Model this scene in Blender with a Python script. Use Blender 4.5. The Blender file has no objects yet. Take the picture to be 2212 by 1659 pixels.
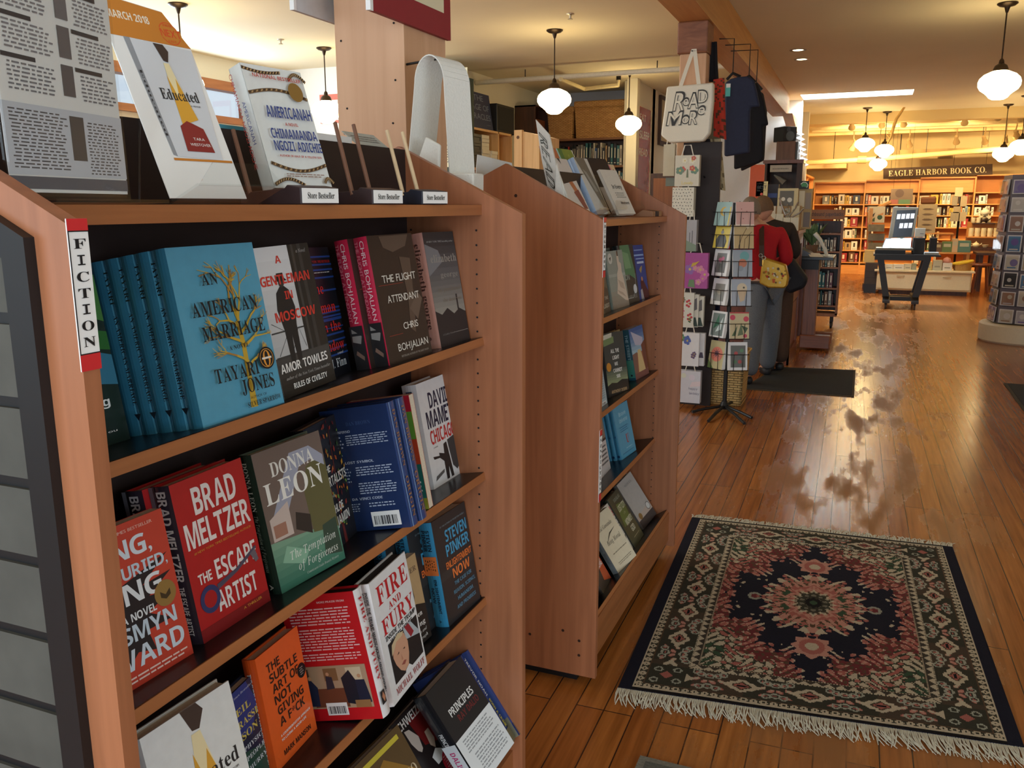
import bpy, math, random
from mathutils import Vector, Matrix
random.seed(7)
SC = bpy.context.scene
COL = SC.collection

# ------------------------------------------------------------------ camera
FPX, CXP, CYP = 1860.85, 1106.0, 829.5
RC = Matrix(((.923883, .075008, -.375251), (.382665, -.187812, .904596), (-.002624, -.979337, -.202219)))
def orth(m):
    a = m.col[0].normalized(); c = (m.col[2] - a * a.dot(m.col[2])).normalized(); b = c.cross(a)
    return Matrix((a, b, c)).transposed()
RC = orth(RC)
CAM = Vector((0, 0, 1.5))
cd = bpy.data.cameras.new('camera'); cam = bpy.data.objects.new('camera', cd); COL.objects.link(cam)
cd.sensor_fit = 'HORIZONTAL'; cd.sensor_width = 36.0; cd.lens = FPX / 2212 * 36.0
cd.clip_start = .05; cd.clip_end = 100
M4 = Matrix((RC.col[0], -RC.col[1], -RC.col[2])).transposed().to_4x4(); M4.translation = CAM
cam.matrix_world = M4
SC.camera = cam

# ------------------------------------------------------------------ view, world, daylight
SC.view_settings.view_transform = 'Standard'; SC.view_settings.look = 'None'
SC.view_settings.gamma = 1.0; SC.view_settings.use_curve_mapping = False
SC.view_settings.exposure = -.18
wd = bpy.data.worlds.new('daylight'); SC.world = wd; wd.use_nodes = True
bg = wd.node_tree.nodes['Background']; bg.inputs[0].default_value = (.75, .86, 1.0, 1); bg.inputs[1].default_value = 1.0
def area(name, loc, rot, sx, sy, watts, col):
    l = bpy.data.lights.new(name, 'AREA'); l.shape = 'RECTANGLE'; l.size = sx; l.size_y = sy
    l.energy = watts; l.color = col
    o = bpy.data.objects.new(name, l); COL.objects.link(o); o.location = loc; o.rotation_euler = rot
    return o
DAY = (.74, .88, 1.0)
area('daylight_glass_door', (-.2, -2.92, 1.45), (math.radians(-90), 0, math.pi), 1.6, 2.3, 140, DAY)
area('added_right_daylight', (4.55, -.7, 1.7), (0, math.radians(90), 0), 2.0, 3.4, 95, DAY)  # added lamp at an unseen window, gives the shelf faces cool light
area('daylight_front_window', (-4.1, -2.92, 1.75), (math.radians(-90), 0, math.pi), 4.0, 2.1, 70, DAY)
area('daylight_left_window', (-6.72, 4.7, 2.61), (0, math.radians(-90), 0), .28, 7.2, 160, DAY)
area('daylight_skylight', (-.4, 14.28, 3.95), (0, 0, 0), 1.4, .55, 300, DAY)

# ------------------------------------------------------------------ materials
MATS = {}
def lin(c):
    return tuple(((x / 255.0) / 12.92 if x / 255.0 <= .04045 else ((x / 255.0 + .055) / 1.055) ** 2.4) for x in c)
def mat(rgb, rough=.5, metal=.0, var=.06, scale=40.0, coat=.0, emit=.0, bump=.0, spec=.5, trans=.0, ior=1.45, alpha=1.0):
    key = (tuple(rgb), rough, metal, var, scale, coat, emit, bump, spec, trans, ior, alpha)
    if key in MATS: return MATS[key]
    m = bpy.data.materials.new('mat_%d_%d_%d' % tuple(int(x) for x in rgb)); m.use_nodes = True
    nt = m.node_tree; b = nt.nodes['Principled BSDF']; c = lin(rgb)
    b.inputs['Roughness'].default_value = rough; b.inputs['Metallic'].default_value = metal
    b.inputs['Specular IOR Level'].default_value = spec; b.inputs['IOR'].default_value = ior
    b.inputs['Coat Weight'].default_value = coat; b.inputs['Coat Roughness'].default_value = .12
    b.inputs['Transmission Weight'].default_value = trans; b.inputs['Alpha'].default_value = alpha
    b.inputs['Base Color'].default_value = (*c, 1)
    if var > 0 or bump > 0:
        tc = nt.nodes.new('ShaderNodeTexCoord'); n = nt.nodes.new('ShaderNodeTexNoise')
        n.inputs['Scale'].default_value = scale; n.inputs['Detail'].default_value = 3
        nt.links.new(tc.outputs['Object'], n.inputs['Vector'])
        if var > 0:
            r = nt.nodes.new('ShaderNodeMix'); r.data_type = 'RGBA'
            r.inputs['A'].default_value = (*[max(0, x * (1 - var * 2)) for x in c], 1)
            r.inputs['B'].default_value = (*[min(1, x * (1 + var * 2)) for x in c], 1)
            nt.links.new(n.outputs['Fac'], r.inputs['Factor']); nt.links.new(r.outputs['Result'], b.inputs['Base Color'])
        if bump > 0:
            bp = nt.nodes.new('ShaderNodeBump'); bp.inputs['Strength'].default_value = bump; bp.inputs['Distance'].default_value = .01
            nt.links.new(n.outputs['Fac'], bp.inputs['Height']); nt.links.new(bp.outputs['Normal'], b.inputs['Normal'])
    if emit > 0:
        b.inputs['Emission Color'].default_value = (*c, 1); b.inputs['Emission Strength'].default_value = emit
    MATS[key] = m
    return m
def wood(c1, c2, rough=.4, stretch=(30, 30, 1.5), coat=.15, name='wood', dist=.6):
    key = ('wood', tuple(c1), tuple(c2), rough, stretch, coat)
    if key in MATS: return MATS[key]
    m = bpy.data.materials.new(name); m.use_nodes = True; nt = m.node_tree; b = nt.nodes['Principled BSDF']
    tc = nt.nodes.new('ShaderNodeTexCoord'); mp = nt.nodes.new('ShaderNodeMapping'); mp.inputs['Scale'].default_value = stretch
    n = nt.nodes.new('ShaderNodeTexNoise'); n.inputs['Scale'].default_value = 1.6; n.inputs['Detail'].default_value = 6; n.inputs['Distortion'].default_value = dist
    r = nt.nodes.new('ShaderNodeValToRGB'); r.color_ramp.elements[0].position = .3; r.color_ramp.elements[1].position = .72
    r.color_ramp.elements[0].color = (*lin(c1), 1); r.color_ramp.elements[1].color = (*lin(c2), 1)
    nt.links.new(tc.outputs['Object'], mp.inputs[0]); nt.links.new(mp.outputs[0], n.inputs['Vector'])
    nt.links.new(n.outputs['Fac'], r.inputs[0]); nt.links.new(r.outputs[0], b.inputs['Base Color'])
    b.inputs['Roughness'].default_value = rough; b.inputs['Coat Weight'].default_value = coat; b.inputs['Coat Roughness'].default_value = .25
    MATS[key] = m
    return m
W_LAM = wood((148, 92, 60), (172, 110, 74), .42, (26, 26, 1.2), .1, 'laminate_wood')
W_LAMH = wood((150, 92, 52), (176, 112, 66), .42, (26, 1.2, 26), .1, 'laminate_edge')
W_PINE = wood((206, 160, 104), (226, 184, 128), .5, (18, 18, 1.0), .05, 'pine')
W_PINEH = wood((206, 160, 104), (226, 184, 128), .5, (1.0, 18, 18), .05, 'pine_board')
W_FIR = wood((204, 158, 122), (218, 174, 138), .55, (9, 9, .5), .03, 'fir_post', 1.6)
W_FIRY = wood((190, 132, 70), (208, 150, 84), .5, (14, .7, 14), .05, 'fir_beam', 1.2)
W_CHERRY = wood((104, 52, 32), (138, 74, 46), .35, (14, 14, 1.0), .2, 'cherry_wood', 1.0)
W_DARK = wood((52, 30, 24), (78, 46, 36), .5, (16, 16, 1.0), .1, 'dark_wood')
W_SHELF = wood((206, 140, 72), (224, 160, 90), .5, (1.0, 16, 16), .05, 'shelf_wood')
W_SHELFV = wood((206, 140, 72), (224, 160, 90), .5, (16, 16, 1.0), .05, 'shelf_upright_wood')
BLACK = mat((22, 22, 24), .45); METAL = mat((40, 38, 38), .4, .8, .0); BRONZE = mat((62, 50, 40), .4, .8, .0)
WALLM = mat((232, 226, 206), .85, 0, .02, 3.0, bump=.02)
PAPER = mat((238, 238, 236), .7, 0, .01); PAGES = mat((226, 216, 196), .8, 0, .12, 300.0)
def acrylic(tint=(250, 252, 252)):
    if 'acr' in MATS: return MATS['acr']
    m = bpy.data.materials.new('clear_acrylic'); m.use_nodes = True; nt = m.node_tree
    for n in list(nt.nodes):
        if n.type != 'OUTPUT_MATERIAL': nt.nodes.remove(n)
    out = [n for n in nt.nodes if n.type == 'OUTPUT_MATERIAL'][0]
    t = nt.nodes.new('ShaderNodeBsdfTransparent'); t.inputs[0].default_value = (*lin((251, 252, 252)), 1)
    g = nt.nodes.new('ShaderNodeBsdfGlossy'); g.inputs['Roughness'].default_value = .03
    fr = nt.nodes.new('ShaderNodeFresnel'); fr.inputs[0].default_value = 1.49
    nz = nt.nodes.new('ShaderNodeTexNoise'); nz.inputs['Scale'].default_value = 6.0
    mx = nt.nodes.new('ShaderNodeMixShader')
    bp = nt.nodes.new('ShaderNodeBump'); bp.inputs['Strength'].default_value = .01
    nt.links.new(nz.outputs['Fac'], bp.inputs['Height']); nt.links.new(bp.outputs[0], g.inputs['Normal'])
    ge = nt.nodes.new('ShaderNodeNewGeometry'); iv = nt.nodes.new('ShaderNodeMath'); iv.operation = 'SUBTRACT'; iv.inputs[0].default_value = 1.0; nt.links.new(ge.outputs['Backfacing'], iv.inputs[1])
    ml = nt.nodes.new('ShaderNodeMath'); ml.operation = 'MULTIPLY'; nt.links.new(fr.outputs[0], ml.inputs[0]); nt.links.new(iv.outputs[0], ml.inputs[1]); nt.links.new(ml.outputs[0], mx.inputs[0]); nt.links.new(t.outputs[0], mx.inputs[1]); nt.links.new(g.outputs[0], mx.inputs[2])
    nt.links.new(mx.outputs[0], out.inputs[0]); MATS['acr'] = m
    return m
ACR = acrylic()

# ------------------------------------------------------------------ picture-to-place helper: where a sight line meets a plane
def sight(x, y): return RC @ Vector((x - CXP, y - CYP, FPX))
def at_x(x, y, X): d = sight(x, y); return CAM + d * (X / d.x)
def at_y(x, y, Y): d = sight(x, y); return CAM + d * (Y / d.y)
def at_z(x, y, Z): d = sight(x, y); return CAM + d * ((Z - 1.5) / d.z)

# ------------------------------------------------------------------ mesh building
class MB:
    def __init__(s): s.v = []; s.f = []; s.mi = []; s.mats = []; s.layer = 0
    def m(s, m):
        if m not in s.mats: s.mats.append(m)
        return s.mats.index(m)
    def face(s, pts, m):
        b = len(s.v); s.v += [Vector(p) for p in pts]; s.f.append(tuple(range(b, b + len(pts)))); s.mi.append(s.m(m))
    def hexa(s, p, m):      # 8 corners: bottom 0-3, top 4-7
        b = len(s.v); s.v += [Vector(q) for q in p]; k = s.m(m)
        for q in ((3, 2, 1, 0), (4, 5, 6, 7), (0, 1, 5, 4), (1, 2, 6, 5), (2, 3, 7, 6), (3, 0, 4, 7)):
            s.f.append(tuple(b + i for i in q)); s.mi.append(k)
    def box(s, x0, x1, y0, y1, z0, z1, m, M=None):
        p = [(x0, y0, z0), (x1, y0, z0), (x1, y1, z0), (x0, y1, z0), (x0, y0, z1), (x1, y0, z1), (x1, y1, z1), (x0, y1, z1)]
        if M is not None: p = [M @ Vector(q) for q in p]
        s.hexa(p, m)
    def prism(s, poly, ext, m, side=None):
        poly = [Vector(p) for p in poly]; e = Vector(ext); n = len(poly); b = len(s.v); k = s.m(m); ks = s.m(side or m)
        s.v += poly + [p + e for p in poly]
        s.f.append(tuple(range(b + n - 1, b - 1, -1))); s.mi.append(k)
        s.f.append(tuple(range(b + n, b + 2 * n))); s.mi.append(k)
        for i in range(n):
            j = (i + 1) % n; s.f.append((b + i, b + j, b + n + j, b + n + i)); s.mi.append(ks)
    def tube(s, pts, r, m, n=8, closed=False):
        pts = [Vector(p) for p in pts]; k = s.m(m); b = len(s.v); N = len(pts); up = None
        for i, p in enumerate(pts):
            if closed: t = pts[(i + 1) % N] - pts[i - 1]
            else: t = pts[min(i + 1, N - 1)] - pts[max(i - 1, 0)]
            t.normalize()
            if up is None: up = Vector((0, 0, 1)) if abs(t.z) < .9 else Vector((1, 0, 0))
            a = (up - t * up.dot(t)); 
            if a.length < 1e-5: a = t.orthogonal()
            a.normalize(); c = t.cross(a); up = a
            rr = r[i] if isinstance(r, (list, tuple)) else r
            for j in range(n):
                th = 2 * math.pi * j / n; s.v.append(p + a * (rr * math.cos(th)) + c * (rr * math.sin(th)))
        for i in range(N if closed else N - 1):
            i2 = (i + 1) % N
            for j in range(n):
                j2 = (j + 1) % n; s.f.append((b + i * n + j, b + i * n + j2, b + i2 * n + j2, b + i2 * n + j)); s.mi.append(k)
        if not closed:
            s.f.append(tuple(b + j for j in range(n - 1, -1, -1))); s.mi.append(k)
            s.f.append(tuple(b + (N - 1) * n + j for j in range(n))); s.mi.append(k)
    def lathe(s, prof, c, m, n=24, axis=None):
        c = Vector(c); k = s.m(m); b = len(s.v)
        for r, z in prof:
            for j in range(n):
                th = 2 * math.pi * j / n; p = Vector((r * math.cos(th), r * math.sin(th), z))
                s.v.append(c + (axis @ p if axis is not None else p))
        for i in range(len(prof) - 1):
            for j in range(n):
                j2 = (j + 1) % n; s.f.append((b + i * n + j, b + i * n + j2, b + (i + 1) * n + j2, b + (i + 1) * n + j)); s.mi.append(k)
        if prof[0][0] > 1e-4: s.f.append(tuple(b + j for j in range(n - 1, -1, -1))); s.mi.append(k)
        if prof[-1][0] > 1e-4: s.f.append(tuple(b + (len(prof) - 1) * n + j for j in range(n))); s.mi.append(k)
    def ball(s, c, rx, ry, rz, m, n=12):
        pr = []; h = n // 2 + 1
        b = len(s.v); k = s.m(m); c = Vector(c)
        for i in range(h):
            ph = math.pi * i / (h - 1)
            for j in range(n):
                th = 2 * math.pi * j / n
                s.v.append(c + Vector((rx * math.sin(ph) * math.cos(th), ry * math.sin(ph) * math.sin(th), rz * math.cos(ph))))
        for i in range(h - 1):
            for j in range(n):
                j2 = (j + 1) % n; s.f.append((b + i * n + j, b + (i + 1) * n + j, b + (i + 1) * n + j2, b + i * n + j2)); s.mi.append(k)
    def grid(s, fn, nu, nv, m, mf=None):
        b = len(s.v)
        for i in range(nu + 1):
            for j in range(nv + 1): s.v.append(Vector(fn(i / nu, j / nv)))
        k = s.m(m) if m else 0
        for i in range(nu):
            for j in range(nv):
                a = b + i * (nv + 1) + j
                s.f.append((a, a + nv + 1, a + nv + 2, a + 1)); s.mi.append(s.m(mf(i, j)) if mf else k)
    # flat printing on a face: fr = (origin, u, v) with u, v scaled to the face's width and height
    def lift(s, fr):
        s.layer += 1; n = fr[1].cross(fr[2]).normalized()
        return fr[0] + n * (.0004 + .00004 * s.layer)
    def pr_poly(s, fr, pts, m):
        o = s.lift(fr); s.face([o + fr[1] * a + fr[2] * b for a, b in pts], m)
    def pr_rect(s, fr, a0, b0, a1, b1, m): s.pr_poly(fr, [(a0, b0), (a1, b0), (a1, b1), (a0, b1)], m)
    def pr_disc(s, fr, a, b, r, m, n=20, ry=None):
        asp = fr[1].length / fr[2].length; ry = ry if ry else r * asp
        s.pr_poly(fr, [(a + r * math.cos(2 * math.pi * i / n), b + ry * math.sin(2 * math.pi * i / n)) for i in range(n)], m)
    def pr_line(s, fr, pts, w, m):
        o = s.lift(fr); n = fr[1].cross(fr[2]).normalized()
        P = [o + fr[1] * a + fr[2] * b for a, b in pts]
        ws = w if isinstance(w, (list, tuple)) else [w] * len(P)
        L = []; R = []
        for i in range(len(P)):
            t = (P[min(i + 1, len(P) - 1)] - P[max(i - 1, 0)])
            if t.length < 1e-9: t = fr[1]
            q = n.cross(t.normalized()) * (ws[i] / 2); L.append(P[i] + q); R.append(P[i] - q)
        for i in range(len(P) - 1): s.face([R[i], R[i + 1], L[i + 1], L[i]], m)
    def text(s, fr, txt, a0, b0, a1, b1, m, style='s', slant=.0):
        gl = [glyph(c, style) for c in txt]; W = 0; pos = []
        for g in gl:
            pos.append(W); W += g[2] + .07
        W -= .07
        if W <= 0: return
        o = s.lift(fr); sx = (a1 - a0) / W; sy = (b1 - b0) / .715; k = s.m(m)
        for g, px in zip(gl, pos):
            b = len(s.v)
            for (x, y) in g[0]: s.v.append(o + fr[1] * (a0 + sx * (px + x)) + fr[2] * (b0 + sy * y) + fr[1] * (slant * sy * y))
            for f in g[1]: s.f.append(tuple(b + i for i in f)); s.mi.append(k)
    def build(s, name, parent=None, org=None, smooth=False, bevel=.0):
        me = bpy.data.meshes.new(name)
        o0 = Vector(org) if org is not None else (parent.get('_o') and Vector(parent['_o']) if parent is not None else None)
        if o0 is None: o0 = Vector((0, 0, 0))
        me.from_pydata([tuple(p - o0) for p in s.v], [], s.f)
        for m in s.mats: me.materials.append(m)
        me.polygons.foreach_set('material_index', s.mi)
        if smooth: me.polygons.foreach_set('use_smooth', [True] * len(me.polygons))
        me.update()
        ob = bpy.data.objects.new(name, me); COL.objects.link(ob)
        if parent is not None: ob.parent = parent
        else: ob.location = o0
        if smooth == 'auto': autosmooth(me)
        if bevel > 0:
            bm = ob.modifiers.new('bevel', 'BEVEL'); bm.width = bevel; bm.segments = 2; bm.limit_method = 'ANGLE'
        return ob
def autosmooth(me, ang=.7):
    import bmesh
    bm = bmesh.new(); bm.from_mesh(me)
    for e in bm.edges:
        if len(e.link_faces) == 2 and e.calc_face_angle(0) > ang: e.smooth = False
    bm.to_mesh(me); bm.free()
MAPS = {'b': (0x1D400, 0x1D41A, 0x1D7CE), 'i': (0x1D434, 0x1D44E, None), 'B': (0x1D468, 0x1D482, 0x1D7CE), 'd': (0x1D538, 0x1D552, 0x1D7D8),
        'h': (0x1D5D4, 0x1D5EE, 0x1D7EC), 'I': (0x1D63C, 0x1D656, 0x1D7EC)}
EXC = {('i', 'h'): 0x210E, ('d', 'C'): 0x2102, ('d', 'H'): 0x210D, ('d', 'N'): 0x2115, ('d', 'P'): 0x2119, ('d', 'Q'): 0x211A, ('d', 'R'): 0x211D, ('d', 'Z'): 0x2124}
GL = {}
def glyph(c, style):
    k = (c, style)
    if k in GL: return GL[k]
    if c == ' ': GL[k] = ([], [], .24); return GL[k]
    ch = c
    if style in MAPS:
        A, a, d = MAPS[style]
        if (style, c) in EXC: ch = chr(EXC[(style, c)])
        elif 'A' <= c <= 'Z': ch = chr(A + ord(c) - 65)
        elif 'a' <= c <= 'z': ch = chr(a + ord(c) - 97)
        elif '0' <= c <= '9' and d: ch = chr(d + ord(c) - 48)
    cu = bpy.data.curves.new('g', 'FONT'); cu.body = ch; cu.resolution_u = 3
    ob = bpy.data.objects.new('g', cu); COL.objects.link(ob)
    dg = bpy.context.evaluated_depsgraph_get(); me = bpy.data.meshes.new_from_object(ob.evaluated_get(dg))
    v = [(p.co.x, p.co.y) for p in me.vertices]; f = [tuple(p.vertices) for p in me.polygons]
    bpy.data.objects.remove(ob); bpy.data.curves.remove(cu); bpy.data.meshes.remove(me)
    x0 = min([p[0] for p in v], default=0); x1 = max([p[0] for p in v], default=.2)
    f = [q if sum(v[q[i]][0] * v[q[(i + 1) % len(q)]][1] - v[q[(i + 1) % len(q)]][0] * v[q[i]][1] for i in range(len(q))) > 0 else q[::-1] for q in f]
    GL[k] = ([(x - x0, y) for x, y in v], f, x1 - x0)
    return GL[k]

# ------------------------------------------------------------------ things, parts, copies
def tag(o, label, cat, group=None, kind=None):
    o['label'] = label; o['category'] = cat
    if group: o['group'] = group
    if kind: o['kind'] = kind
    return o
def thing(name, label, cat, loc=(0, 0, 0), group=None):
    o = bpy.data.objects.new(name, None); COL.objects.link(o); o.location = loc; o.empty_display_size = .05
    o['_o'] = tuple(loc)
    return tag(o, label, cat, group)
def part(o, label): o['label'] = label; return o
def dup(root, label, group=None, loc=None, mw=None):
    r = root.copy(); COL.objects.link(r); r['label'] = label
    if group: r['group'] = group
    if mw is not None: r.matrix_world = mw
    elif loc is not None: r.location = loc
    for ch in list(root.children):
        c = ch.copy(); COL.objects.link(c); c.parent = r
        for g in list(ch.children):
            d = g.copy(); COL.objects.link(d); d.parent = c
    return r
def struct(mb, name, **k):
    o = mb.build(name, **k); o['kind'] = 'structure'; return o
# ------------------------------------------------------------------ the shell of the shop
def floor_material():
    m = bpy.data.materials.new('worn_fir_floorboards'); m.use_nodes = True; nt = m.node_tree; b = nt.nodes['Principled BSDF']; L = nt.links.new
    tc = nt.nodes.new('ShaderNodeTexCoord'); mp = nt.nodes.new('ShaderNodeMapping'); mp.inputs['Rotation'].default_value = (0, 0, math.radians(90 - 1.2))
    L(tc.outputs['Object'], mp.inputs[0])
    br = nt.nodes.new('ShaderNodeTexBrick'); br.offset = .37; br.offset_frequency = 3
    for k, v in (('Scale', 1.0), ('Mortar Size', .0022), ('Mortar Smooth', .15), ('Bias', .0), ('Brick Width', 2.3), ('Row Height', .086)): br.inputs[k].default_value = v
    br.inputs['Color1'].default_value = (*lin((152, 88, 38)), 1); br.inputs['Color2'].default_value = (*lin((180, 114, 54)), 1); br.inputs['Mortar'].default_value = (*lin((62, 36, 20)), 1)
    L(mp.outputs[0], br.inputs['Vector'])
    mg = nt.nodes.new('ShaderNodeMapping'); mg.inputs['Scale'].default_value = (1.6, 34, 1); L(mp.outputs[0], mg.inputs[0])
    gn = nt.nodes.new('ShaderNodeTexNoise'); gn.inputs['Scale'].default_value = 1.5; gn.inputs['Detail'].default_value = 6; L(mg.outputs[0], gn.inputs['Vector'])
    gr = nt.nodes.new('ShaderNodeValToRGB'); gr.color_ramp.elements[0].position = .3; gr.color_ramp.elements[1].position = .75
    gr.color_ramp.elements[0].color = (.62, .56, .5, 1); gr.color_ramp.elements[1].color = (1.1, 1.08, 1.05, 1); L(gn.outputs['Fac'], gr.inputs[0])
    mul = nt.nodes.new('ShaderNodeMix'); mul.data_type = 'RGBA'; mul.blend_type = 'MULTIPLY'; mul.inputs['Factor'].default_value = 1
    L(br.outputs['Color'], mul.inputs['A']); L(gr.outputs[0], mul.inputs['B'])
    # varnish worn off in ragged patches along the boards
    wm = nt.nodes.new('ShaderNodeMapping'); wm.inputs['Scale'].default_value = (.75, 3.4, 1); L(mp.outputs[0], wm.inputs[0])
    wn = nt.nodes.new('ShaderNodeTexNoise'); wn.inputs['Scale'].default_value = 1.3; wn.inputs['Detail'].default_value = 9; wn.inputs['Roughness'].default_value = .62; L(wm.outputs[0], wn.inputs['Vector'])
    wr = nt.nodes.new('ShaderNodeValToRGB'); wr.color_ramp.elements[0].position = .5; wr.color_ramp.elements[1].position = .6; L(wn.outputs['Fac'], wr.inputs[0])
    sep = nt.nodes.new('ShaderNodeSeparateXYZ'); L(tc.outputs['Object'], sep.inputs[0])
    ax = nt.nodes.new('ShaderNodeMapRange'); ax.inputs[1].default_value = .75; ax.inputs[2].default_value = .25; 
    ab = nt.nodes.new('ShaderNodeMath'); ab.operation = 'ABSOLUTE'; sh = nt.nodes.new('ShaderNodeMath'); sh.operation = 'ADD'; sh.inputs[1].default_value = .02
    L(sep.outputs[0], sh.inputs[0]); L(sh.outputs[0], ab.inputs[0]); L(ab.outputs[0], ax.inputs[0])
    wear = nt.nodes.new('ShaderNodeMath'); wear.operation = 'MULTIPLY'; L(wr.outputs[0], wear.inputs[0]); L(ax.outputs[0], wear.inputs[1])
    mx = nt.nodes.new('ShaderNodeMix'); mx.data_type = 'RGBA'; L(wear.outputs[0], mx.inputs['Factor']); L(mul.outputs['Result'], mx.inputs['A']); mx.inputs['B'].default_value = (*lin((138, 88, 44)), 1)
    L(mx.outputs['Result'], b.inputs['Base Color'])
    rr = nt.nodes.new('ShaderNodeMapRange'); rr.inputs[3].default_value = .15; rr.inputs[4].default_value = .5; L(wear.outputs[0], rr.inputs[0])
    ra = nt.nodes.new('ShaderNodeMath'); ra.operation = 'MULTIPLY_ADD'; ra.inputs[1].default_value = .14; L(gn.outputs['Fac'], ra.inputs[0]); L(rr.outputs[0], ra.inputs[2])
    L(ra.outputs[0], b.inputs['Roughness'])
    bp = nt.nodes.new('ShaderNodeBump'); bp.inputs['Strength'].default_value = .35; bp.inputs['Distance'].default_value = .004
    iv = nt.nodes.new('ShaderNodeMath'); iv.operation = 'SUBTRACT'; iv.inputs[0].default_value = 1.0; L(br.outputs['Fac'], iv.inputs[1])
    L(iv.outputs[0], bp.inputs['Height']); L(bp.outputs[0], b.inputs['Normal'])
    b.inputs['Specular IOR Level'].default_value = .5
    return m
XL, XR, YF, YB, ZC = -6.79, 4.6, -3.0, 21.4, 3.1
mb = MB(); mb.box(XL - .2, XR + .2, YF - .2, YB + .2, -.1, 0, floor_material()); struct(mb, 'floor')
CEIL = mat((236, 226, 198), .9, 0, .03, 1.2, bump=.03)
mb = MB()                                     # ceiling with an opening under the skylight
SK = (-1.16, .37, 13.96, 14.6)
mb.box(XL - .2, SK[0], YF - .2, YB + .2, ZC, ZC + .12, CEIL); mb.box(SK[1], XR + .2, YF - .2, YB + .2, ZC, ZC + .12, CEIL)
mb.box(SK[0], SK[1], YF - .2, SK[2], ZC, ZC + .12, CEIL); mb.box(SK[0], SK[1], SK[3], YB + .2, ZC, ZC + .12, CEIL)
struct(mb, 'ceiling')
WHITE = mat((244, 245, 244), .8, 0, .01)
mb = MB()                                     # light well above the opening
for q in ((SK[0] - .05, SK[0], SK[2], SK[3]), (SK[1], SK[1] + .05, SK[2], SK[3]), (SK[0] - .05, SK[1] + .05, SK[2] - .05, SK[2]), (SK[0] - .05, SK[1] + .05, SK[3], SK[3] + .05)):
    mb.box(*q, ZC + .12, 4.0, WHITE)
struct(mb, 'trim_1')
mb = MB(); mb.box(SK[0], SK[1], SK[2], SK[3], 4.0, 4.02, mat((250, 252, 252), .05, trans=1.0, var=0)); struct(mb, 'window_4')
WB = mat((232, 210, 158), .85, 0, .03, 1.5)
mb = MB(); mb.box(XL - .2, XR + .2, YB, YB + .15, 0, ZC, WB); struct(mb, 'wall_back')
mb = MB(); ry0, ry1, rz0, rz1 = -2.5, 1.1, .7, 2.7  # right wall; its unseen window opening is added to light the shelf faces
for q in ((YF, ry0, 0, ZC), (ry1, YB, 0, ZC), (ry0, ry1, 0, rz0), (ry0, ry1, rz1, ZC)): mb.box(XR, XR + .15, *q, WALLM)
struct(mb, 'wall_right'); mb = MB()
for y in (ry0, -.74, ry1 - .07): mb.box(XR - .03, XR + .1, y, y + .07, rz0, rz1, W_DARK)
mb.box(XR - .03, XR + .1, ry0, ry1, rz0, rz0 + .07, W_DARK); mb.box(XR - .03, XR + .1, ry0, ry1, rz1 - .07, rz1, W_DARK)
w3 = struct(mb, 'added_window_3'); mb = MB(); mb.box(XR + .05, XR + .06, ry0, ry1, rz0, rz1, mat((246, 250, 250), .02, trans=1.0, var=0, spec=.3)); mb.build('window_pane', w3)
# left wall with a high row of windows in a wooden frame
wy0, wy1, wz0, wz1 = 1.0, 8.45, 2.46, 2.77
mb = MB(); mb.box(XL - .15, XL, YF, wy0, 0, ZC, WALLM); mb.box(XL - .15, XL, wy1, 9.0, 0, ZC, WALLM)
mb.box(XL - .15, XL, wy0, wy1, 0, wz0, WALLM); mb.box(XL - .15, XL, wy0, wy1, wz1, ZC, WALLM); struct(mb, 'wall_left')
mb = MB(); FW = wood((150, 88, 44), (176, 112, 60), .5, (14, 1, 14), .1, 'window_wood')
for y in (wy0, 2.7, 4.4, 6.1, wy1 - .07): mb.box(XL - .1, XL + .03, y, y + .07, wz0, wz1, FW)
mb.box(XL - .1, XL + .04, wy0 - .05, wy1 + .05, wz1 - .01, wz1 + .09, FW); mb.box(XL - .1, XL + .06, wy0 - .05, wy1 + .05, wz0 - .05, wz0 + .02, FW)
w1 = struct(mb, 'window_1')
mb = MB(); mb.box(XL - .06, XL - .05, wy0, wy1, wz0, wz1, mat((246, 250, 250), .02, trans=1.0, var=0, spec=.3)); mb.build('window_pane', w1)
# shop front behind the camera
mb = MB(); fx0, fx1, fz0, fz1 = -6.1, .9, .65, 2.8
fx1 = -2.1; mb.box(XL, fx0, YF - .15, YF, 0, ZC, WALLM); mb.box(fx1, -1.05, YF - .15, YF, 0, ZC, WALLM); mb.box(.65, XR, YF - .15, YF, 0, ZC, WALLM); mb.box(-1.05, .65, YF - .15, YF, 2.6, ZC, WALLM); mb.box(fx0, fx1, YF - .15, YF, 0, fz0, WALLM); mb.box(fx0, fx1, YF - .15, YF, fz1, ZC, WALLM)
struct(mb, 'wall_front')
mb = MB()
for x in (fx0, -4.75, -3.4, fx1 - .07): mb.box(x, x + .07, YF - .1, YF + .03, fz0, fz1, FW)
mb.box(fx0, fx1, YF - .1, YF + .03, fz1 - .07, fz1, FW); mb.box(fx0, fx1, YF - .1, YF + .03, fz0, fz0 + .07, FW)
w2 = struct(mb, 'window_2')
mb = MB(); mb.box(fx0, fx1, YF - .06, YF - .05, fz0, fz1, mat((246, 250, 250), .02, trans=1.0, var=0, spec=.3)); mb.build('window_pane', w2)
mb = MB()
for q in ((-1.05, -.95, 0, 2.6), (.55, .65, 0, 2.6), (-.25, -.15, 0, 2.6), (-.95, .55, 0, .25), (-.95, .55, 2.5, 2.6)): mb.box(q[0], q[1], YF - .09, YF - .03, q[2], q[3], FW)
dd = struct(mb, 'door_1'); mb = MB(); mb.box(-.95, .55, YF - .065, YF - .055, .25, 2.5, mat((246, 250, 250), .02, trans=1.0, var=0, spec=.3)); mb.build('door_pane', dd)
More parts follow.
